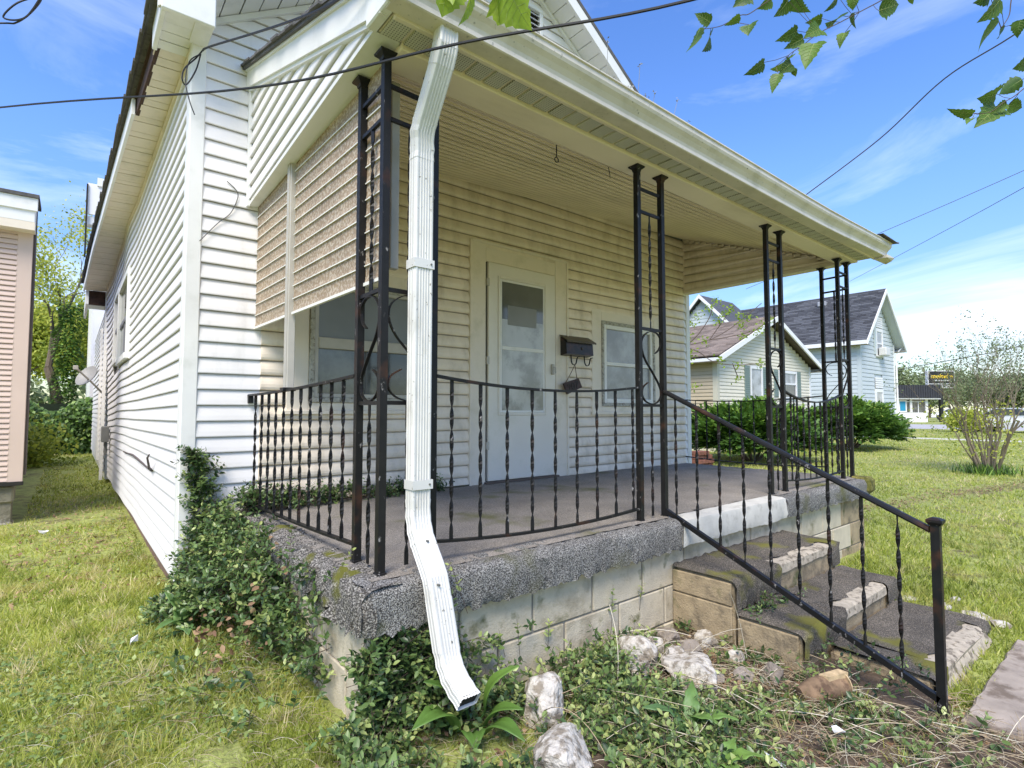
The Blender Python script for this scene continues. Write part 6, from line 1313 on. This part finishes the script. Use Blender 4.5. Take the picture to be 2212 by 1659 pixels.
def leafcloud(t, leaves, per, spread, size, m, g, nm='crown', T=LEAF4, mean=.5, sd=.25, zt=None):
    P_ = np.array([tuple(l[0]) for l in leaves]); P_ = np.repeat(P_, per, axis=0)+g.normal(0, spread, (len(P_)*per, 3)); n = len(P_)
    cl = np.repeat(g.normal(0, .16, len(leaves)), per)
    V, F = scatter(T[0], T[1], P_, frames(runit(n)+np.array([0, 0, -.3]), runit(n)+np.array([0, 0, .6])), g.uniform(*size, n)); return kind(npmesh(nm, V, F, m, t, np.repeat(np.clip(g.normal(mean, sd, n)+cl, 0, 1), len(T[0]))), 'stuff')
# big bare shrub, right
bsx = thing('bare_shrub', 'tall many stemmed shrub with sparse young leaves on the right lawn', 'shrub', (14.66, 2.46, -.64)); g = random.Random(5); segs = []; lv = []
for i in range(19):
    a = g.uniform(0, 6.28); q = g.uniform(.10, .55); base = Vector((14.66+.13*math.cos(a), 2.46+.13*math.sin(a), -.66))
    branching(base, Vector((math.cos(a)*q, math.sin(a)*q, 1)).normalized(), g.uniform(.95, 1.3), g.uniform(.016, .030), 5, segs, lv, g, .30, .50, (2, 3), .68, 4, .10)
treebuild(bsx, segs, pale_twig, .022)
ng = np.random.default_rng(91); lv2 = [l for l in lv if g.random() < .35]; leafcloud(bsx, lv2, 1, .035, (.03, .06), far_leaf, ng, 'leaves', mean=.45)
low = [(Vector((14.66+g.gauss(0, .55), 2.46+g.gauss(0, .55), g.uniform(-.25, .85))), None) for _ in range(260)]; leafcloud(bsx, low, 4, .07, (.04, .075), tree_leaf, ng, 'young_leaves', mean=.6)
x = ng.normal(14.66, .22, 500); y = ng.normal(2.46, .22, 500); V, F = scatter(GR[0], GR[1], np.stack([x, y, ground_z(x, y)], 1), frames(np.stack([ng.normal(0, .3, 500), ng.normal(0, .3, 500), np.ones(500)], 1), runit(500)), np.stack([np.full(500, .02), ng.uniform(.12, .28, 500), np.full(500, .2)], 1)); kind(npmesh('grass_tuft', V, F, ivy_leaf, bsx, np.repeat(ng.random(500), 5)), 'stuff')
# trees
def tree(name, label, loc, h, r_, seed, lm, per=10, size=(.12, .25), spread=.35, depth=5, mean=.5, group=None, up_=.2, spr=.75, ratio=.74, bm_=bark, kids=(2, 3), fill=0, lean=(0, 0)):
    t = thing(name, label, 'tree', loc, group); g = random.Random(seed); segs = []; lv = []
    branching(Vector(loc)-Vector((0, 0, .1)), Vector((lean[0], lean[1], 1)).normalized(), h*.30, r_, depth, segs, lv, g, up_, spr, kids, ratio, 4, .08); treebuild(t, segs, bm_, max(.05, r_*.18))
    if lm: leafcloud(t, lv, per, spread, size, lm, np.random.default_rng(seed), mean=mean)
    return t
t1 = tree('leafy_tree', 'tall yellow green tree with an ivy clad trunk behind the side yard', (-.25, 31, -.7), 11.5, .26, 12, tree_leaf, 5, (.09, .18), .45, 6, .65, spr=.7, ratio=.72)
ng = np.random.default_rng(93)
# ivy sleeve on its trunk
n = 5200; z = ng.uniform(-.6, 5.4, n); a = ng.uniform(0, 6.28, n); rad = .34+.14*np.sin(z*3+a)+ng.random(n)*.16
V, F = scatter(*LEAF4, np.stack([-.25+np.cos(a)*rad+z*.02, 31+np.sin(a)*rad, z], 1), frames(np.stack([np.cos(a), np.sin(a), ng.normal(-.3, .4, n)], 1), np.stack([np.cos(a), np.sin(a), np.ones(n)], 1)), ng.uniform(.10, .2, n)); kind(npmesh('ivy', V, F, ivy_leaf, t1, np.repeat(ng.random(n), 4)), 'stuff')
tree('leafy_tree', 'paler tree beside the pinkish house roof edge', (-2.6, 27, -.7), 8, .20, 14, tree_leaf, 5, (.09, .18), .45, 6, .65, spr=.75, ratio=.72)
tree('leafy_tree', 'darker tree half hidden by the rear wing', (2.4, 38, -.7), 8, .22, 15, tree_leaf, 6, (.12, .25), .4, 6, .25)
tree('leafy_tree', 'far bright tree low behind the ivy fence', (-3, 44, -.7), 9, .22, 16, tree_leaf, 12, (.15, .3), .5, 6, .6)
# ivy covered fence / hedge
hf = thing('ivy_covered_fence', 'fence buried under thick dark ivy at the end of the side yard', 'fence', (-.1, 21, -.66))
for x in (-2.2, -1.0, .2): MB().tube([(x, 21.3, -.8), (x, 21.3, .95)], .03, 6).build('post', alu, hf)
n = 14000; x = ng.uniform(-2.6, .62, n); z = -.66+ng.random(n)*1.72*(.88+.12*np.sin(x*4)); y = 20.9-.30*np.sin(np.clip((z+.66)/1.8, 0, 1)*2.6)+ng.normal(0, .10, n)+.12*np.sin(x*5+z*4)
V, F = scatter(*LEAF4, np.stack([x, y, z], 1), frames(np.stack([ng.normal(0, .5, n), ng.normal(-.4, .3, n), ng.normal(-.8, .4, n)], 1), np.stack([ng.normal(0, .3, n), np.full(n, -1.), np.full(n, .7)], 1)), ng.uniform(.09, .17, n)); kind(npmesh('ivy', V, F, ivy_leaf, hf, np.repeat(np.clip(ng.normal(.45, .25, n), 0, 1), 4)), 'stuff')
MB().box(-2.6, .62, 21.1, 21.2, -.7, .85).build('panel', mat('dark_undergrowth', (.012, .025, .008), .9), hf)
ub = thing('undergrowth_bush', 'bright green bush at the left end of the ivy fence beside the pinkish house', 'bush', (-.75, 15.5, -.65))
P_ = ng.normal(0, 1, (3200, 3))*np.array([.34, .5, .30])+np.array([-.85, 16.8, -.30]); P_ = P_[(P_[:, 2] > -.62) & (P_[:, 0] > -1.5)]; n = len(P_); V, F = scatter(*LEAF4, P_, frames(runit(n), runit(n)+np.array([0, -.3, .7])), ng.uniform(.07, .15, n)); kind(npmesh('foliage', V, F, tree_leaf, ub, np.repeat(np.clip(ng.normal(.15, .2, n), 0, 1), 4)), 'stuff')
# trees far to the right

fwd = thing('distant_wood', 'low green wood closing the view beyond the ivy fence', 'wood', (-8, 52, -.7))
P_ = rng.uniform(0, 1, (9000, 3))*np.array([34, 4, 1])+np.array([-26, 50, -.6]); P_[:, 2] = -.6+rng.random(9000)*(4.2+1.6*np.sin(P_[:, 0]*.7)+1.1*np.sin(P_[:, 0]*1.9)); n = len(P_); V, F = scatter(*LEAF4, P_, frames(runit(n), runit(n)+np.array([0, -.4, .7])), rng.uniform(.3, .6, n)); kind(npmesh('foliage', V, F, far_leaf, fwd, np.repeat(rng.random(n), 4)), 'stuff')
for i, (x, y, h, s_, lb) in enumerate([(93, 24.5, 7.5, 1, 'round dark tree behind the repair shop roof'), (125, 29, 9.5, 1.3, 'rounded tree right of the pole sign'), (146, 29, 9.5, 1.4, 'low hazy tree in the distant tree line'), (160, 25, 10, 1.5, 'pale distant tree behind the bare shrub'), (150, 19, 8, 1.4, 'distant tree behind the right of the bare shrub'), (140, 12, 8, 1.4, 'distant tree at the right edge of the picture'), (170, 35, 11, 1.5, 'farthest hazy tree left of the tree line')]):
    tree('distant_tree', lb, (x, y, -.7), h, .3, 30+i, far_leaf, 26, (.35, .7), 1.0*s_, 4, .45, 'distant trees beyond the street', spr=.9, ratio=.78)
tree('bare_tree', 'small leafless tree beside the repair shop', (67, 20.3, -.7), 8.5, .12, 51, None, depth=6, spr=.6, ratio=.72, bm_=pale_twig)
g2 = thing('roadside_bush', 'bright green bushes along the street behind the bare shrub', 'bush', (36, 4.6, -.64))
P_ = runit(1800)*np.array([1.2, 1.0, .7])*ng.uniform(.5, 1.05, (1800, 1))+np.array([42, 8.1, .1]); P_ = P_[P_[:, 2] > -.6]; n = len(P_); V, F = scatter(*LEAF4, P_, frames(runit(n), runit(n)+np.array([0, 0, .7])), ng.uniform(.12, .25, n)); kind(npmesh('foliage', V, F, tree_leaf, g2, np.repeat(np.clip(ng.normal(.5, .25, n), 0, 1), 4)), 'stuff')
# ---- sapling between the houses
sp = thing('sapling', 'young tree with yellow green leaf clusters right of the house wall', 'tree', (8.9, 6.25, -.64))
TWG = [[[9.24, 5.95, 1.91], [9.58, 5.67, 2.01], [9.83, 5.46, 2.07], [10.25, 5.11, 2.19], [10.39, 4.99, 2.28]], [[9.58, 5.67, 2.01], [9.66, 5.58, 2.19], [9.77, 5.49, 2.38], [9.83, 5.42, 2.54]], [[9.58, 5.67, 2.01], [9.83, 5.45, 2.19], [10.06, 5.25, 2.42], [10.34, 5.0, 2.73]], [[9.24, 5.95, 1.91], [9.41, 5.79, 2.14], [9.55, 5.66, 2.42], [9.6, 5.61, 2.61]], [[9.24, 5.95, 1.86], [9.42, 5.81, 1.79], [9.67, 5.62, 1.58], [10.01, 5.34, 1.53], [10.34, 5.08, 1.56]], [[9.94, 5.4, 1.56], [10.04, 5.34, 1.27]]]
TWC = [[9.65, 5.56, 2.76], [9.56, 5.64, 2.64], [9.87, 5.39, 2.64], [9.81, 5.45, 2.53], [10.01, 5.28, 2.47], [10.14, 5.18, 2.47], [9.7, 5.54, 2.4], [9.37, 5.8, 2.46], [10.49, 4.89, 2.45], [10.39, 4.99, 2.32], [10.04, 5.27, 2.3], [10.3, 5.07, 2.19], [10.08, 5.25, 2.11], [9.5, 5.73, 1.98], [9.3, 5.9, 1.81], [9.3, 5.92, 1.67], [10.01, 5.34, 1.53], [10.36, 5.06, 1.56], [10.05, 5.33, 1.27], [9.37, 5.89, 1.1], [9.75, 5.55, 1.64], [9.3, 5.89, 2.08], [9.28, 5.89, 2.34]]
MB().tube([(8.8, 6.33, -.7), (8.85, 6.28, .6), (8.95, 6.2, 1.5), (9.24, 5.95, 1.9)], [.05, .04, .03, .018], 6).build('trunk', bark, sp)
for t_ in TWG: MB().tube(smoothpts(t_, 3), .008, 4).build('branch', twig, sp)
for c in TWC:
    n = 26; P_ = np.array(c)+ng.normal(0, .05, (n, 3)); V, F = scatter(*LEAF4, P_, frames(runit(n)+np.array([0, 0, -.3]), runit(n)), ng.uniform(.04, .075, n)*1.0); kind(npmesh('leaf_cluster', V, F, leaf_lime, sp, np.repeat(ng.random(n), 4)), 'stuff')
# ---- mulberry branches overhead
def mulberry(par, base, tip, w, m, rnd, veins=False, seed=0):
    g = random.Random(seed); B_, T_ = Vector(base), Vector(tip); d = T_-B_; L_ = d.length; e = d.normalized(); view = (Vector((0, 0, .64))-B_).normalized(); view = (view+Vector((g.gauss(0, .45), g.gauss(0, .45), g.gauss(0, .45)))).normalized()
    s_ = e.cross(view).normalized(); nn = s_.cross(e); NI = 14; rows = []
    for i in range(NI+1):
        t = i/NI; wd = (math.sin(math.pi*min(1, (t+.02)**.62))**.8)*w*L_*.5*(1.25 if t < .25 else 1.1-(.2*t))
        if i == NI: wd = .001
        tooth = 1+(.09 if i % 2 else -.05)
        c = B_+d*t+nn*(.07*L_*math.sin(math.pi*t))
        rows.append([c-s_*wd*tooth*g.uniform(.9, 1.08)+nn*wd*.28-e*(.02*L_), c-s_*wd*.5+nn*wd*.06, c, c+s_*wd*.5+nn*wd*.06, c+s_*wd*tooth*g.uniform(.9, 1.08)+nn*wd*.28-e*(.02*L_)])
    V = np.array([tuple(v) for r_ in rows for v in r_]); F = np.array([(i*5+j, i*5+j+1, (i+1)*5+j+1, (i+1)*5+j) for i in range(NI) for j in range(4)])
    o = npmesh('leaf', V, F, m, par, [rnd]*len(V), smooth=True)
    if veins:
        b = MB(); lift = nn*(.0006 if nn.dot(view) > 0 else -.0006)
        b.tube([rows[i][2]+lift for i in range(NI)], [L_*.010*(1-.7*i/NI) for i in range(NI)], 4)
        for i in range(1, NI-3, 2):
            for sgn, a_, c_ in ((-1, 1, 0), (1, 3, 4)): b.tube([rows[i][2]+lift, rows[min(NI, i+1)][a_]+lift, rows[min(NI, i+3)][c_].lerp(rows[min(NI, i+3)][a_], .15)+lift], [L_*.006, L_*.005, L_*.002], 3)
        b.build('vein', vein_m, o)
    return o
LEAF_B = [[1.823, 1.051, 2.103, 1.778, 1.089, 2.14, 0.6], [1.822, 1.093, 2.107, 1.787, 1.135, 2.015, 0.45], [1.906, 1.102, 2.121, 1.861, 1.111, 2.037, 0.8], [1.859, 0.953, 2.088, 1.833, 1.002, 2.067, 0.5], [1.942, 0.961, 2.099, 1.925, 0.958, 2.045, 1.1], [2.107, 1.039, 2.34, 2.053, 1.084, 2.294, 0.8], [2.141, 0.965, 2.298, 2.095, 1.003, 2.259, 0.7], [2.144, 0.903, 2.262, 2.081, 0.933, 2.178, 0.6], [2.162, 0.887, 2.273, 2.239, 0.856, 2.229, 1.0], [2.265, 0.769, 2.259, 2.24, 0.812, 2.203, 0.7], [2.315, 0.778, 2.207, 2.241, 0.808, 2.157, 0.8], [2.281, 0.833, 2.21, 2.234, 0.878, 2.195, 0.6], [2.162, 0.796, 2.089, 2.084, 0.826, 2.035, 0.7], [2.232, 0.907, 2.178, 2.162, 0.966, 2.134, 0.5], [2.216, 0.879, 2.123, 2.178, 0.94, 2.095, 0.6], [2.369, 0.746, 2.226, 2.406, 0.752, 2.177, 0.9], [2.282, 0.717, 2.229, 2.299, 0.729, 2.189, 1.0], [2.371, 0.663, 2.185, 2.461, 0.621, 2.229, 0.6], [2.386, 0.787, 2.174, 2.345, 0.794, 2.091, 0.5], [2.104, 0.797, 2.009, 2.063, 0.815, 1.898, 0.7], [2.155, 1.008, 2.066, 2.087, 1.062, 2.01, 0.5], [2.153, 0.907, 2.035, 2.082, 0.953, 1.979, 0.8], [2.13, 0.892, 1.992, 2.087, 0.921, 1.946, 0.8], [2.056, 0.907, 1.927, 2.043, 0.929, 1.853, 0.6], [2.156, 0.895, 1.983, 2.189, 0.9, 1.966, 0.6], [2.533, 0.598, 2.282, 2.57, 0.602, 2.271, 0.6]]
LEAF_C = [[2.407, 0.321, 2.042, 2.35, 0.376, 1.96, 0.6], [2.447, 0.333, 1.986, 2.4, 0.385, 1.878, 0.45], [2.532, 0.341, 2.008, 2.487, 0.348, 1.948, 0.4], [2.39, 0.272, 1.93, 2.411, 0.284, 1.883, 0.8], [2.385, 0.344, 2.056, 2.321, 0.379, 2.018, 0.6], [2.728, 0.299, 1.95, 2.685, 0.335, 1.915, 0.9], [2.666, 0.307, 1.855, 2.6, 0.363, 1.798, 0.5], [2.533, 0.359, 1.774, 2.451, 0.401, 1.745, 0.8], [2.47, 0.414, 1.704, 2.422, 0.48, 1.733, 0.45], [2.525, 0.333, 1.725, 2.499, 0.375, 1.695, 0.6], [2.547, 0.361, 1.729, 2.449, 0.412, 1.64, 0.6], [2.604, 0.34, 1.749, 2.651, 0.309, 1.743, 0.9], [2.364, 0.401, 1.642, 2.314, 0.408, 1.606, 0.5]]
LEAF_T = [[0.522, 0.845, 1.453, 0.523, 0.852, 1.387, 0.8], [0.569, 0.823, 1.457, 0.556, 0.847, 1.382, 0.45], [0.606, 0.824, 1.483, 0.614, 0.791, 1.383, 0.6], [0.602, 0.752, 1.435, 0.653, 0.741, 1.359, 0.75], [0.537, 0.836, 1.443, 0.529, 0.824, 1.398, 0.6]]
BR_A = [[2.119, 0.88, 2.284], [2.055, 0.935, 2.236], [1.996, 0.986, 2.183], [1.969, 1.009, 2.177], [1.921, 1.05, 2.141], [1.891, 1.075, 2.129], [1.854, 1.106, 2.123]]
BR_B = [[2.489, 0.576, 2.308], [2.394, 0.658, 2.236], [2.344, 0.701, 2.201], [2.271, 0.764, 2.15], [2.208, 0.818, 2.108], [2.163, 0.858, 2.063], [2.127, 0.89, 2.03], [2.1, 0.914, 1.997], [2.082, 0.929, 1.979]]
BR_C = [[2.529, 0.295, 2.149], [2.519, 0.308, 2.084], [2.515, 0.314, 2.033], [2.501, 0.328, 1.998], [2.495, 0.334, 1.987]]
BR_D = [[2.639, 0.224, 1.857], [2.563, 0.292, 1.773], [2.534, 0.317, 1.743], [2.509, 0.339, 1.724], [2.472, 0.371, 1.689], [2.431, 0.405, 1.686]]
BR_T = [[0.522, 0.877, 1.477], [0.576, 0.833, 1.477], [0.64, 0.781, 1.477]]
def branch(label, brs, leaves, m, veins, tone=(0, 1), rad=.0022):
    t = thing('mulberry_branch', label, 'branch', tuple(brs[0][0]), 'leafy branches hanging in from above')
    al = []
    hub = Vector((1.3, -1.3, 3.7)); st = Vector(brs[0][0]); MB().tube(smoothpts([tuple(hub), tuple(hub.lerp(st, .5)+Vector((0, 0, .25))), tuple(st)], 6), [.010-.0065*i/12 for i in range(13)], 6).build('limb', twig, t)
    for br in brs:
        P_ = smoothpts(br, 4); MB().tube(P_, [rad*(1-.5*i/len(P_)) for i in range(len(P_))], 5).build('twig', twig, t); al += P_
    for i, l in enumerate(leaves):
        mulberry(t, l[:3], l[3:6], l[6]*(.92 if m is leaf_mul else 1.5), m, random.uniform(*tone), veins, i); b_ = Vector(l[:3]); q = min(al, key=lambda p: (p-b_).length); MB().tube([q, q.lerp(b_, .5)-Vector((0, 0, .004)), b_], .0011, 4).build('leaf_stalk', twig, t)
branch('small branch tip left of the overhead leaves in the blue sky', [BR_A], LEAF_B[:7], leaf_mul, True)
branch('longest leafy branch slanting across the blue sky', [BR_B], LEAF_B[7:], leaf_mul, True)
branch('short hanging leaves at the top right corner', [BR_C], LEAF_C[:5], leaf_mul, True)
branch('leafy branch reaching in from the right edge above the wires', [BR_D], LEAF_C[5:], leaf_mul, True)
branch('bright lime mulberry leaves hanging before the gutter at the top', [BR_T], LEAF_T, leaf_lime, True, rad=.003)
# weeds rooted in the gutter
for i, (x, z, xt, zt) in enumerate([(1.979, 2.25, 1.972, 2.445), (2.218, 2.25, 2.224, 2.428), (2.145, 2.25, 2.149, 2.283), (2.345, 2.25, 2.347, 2.327), (2.523, 2.25, 2.562, 2.37), (2.243, 2.25, 2.275, 2.283), (2.639, 2.25, 2.647, 2.267)]):
    t = thing('gutter_weed', ['tallest dry weed stalk in the gutter, nearest the gable', 'tall weed stalk with a star shaped head in the gutter', 'very short weed sprout in the gutter', 'knee high weed stalk right of the tall one in the gutter', 'leaning weed stalk farthest right of the tall ones', 'low tangled weed sprout in the gutter', 'last tiny sprout at the right in the gutter'][i], 'weed', (x, 1.70, 2.2), 'dry weeds growing out of the gutter')
    MB().tube(smoothpts([(x, 1.70, 2.2), ((x+xt)/2+.006, 1.69, (z+zt)/2), (xt, 1.68, zt)], 3), .0012, 4).build('stalk', mat('dry_weed', (.30, .30, .27), .8), t)
    n = 9; P_ = np.array([xt, 1.68, zt])+ng.normal(0, .006, (n, 3)); V, F = scatter(*LEAF4, P_, frames(runit(n), runit(n)), ng.uniform(.008, .014, n)); npmesh('seed_head', V, F, MATS['dry_weed'], t)
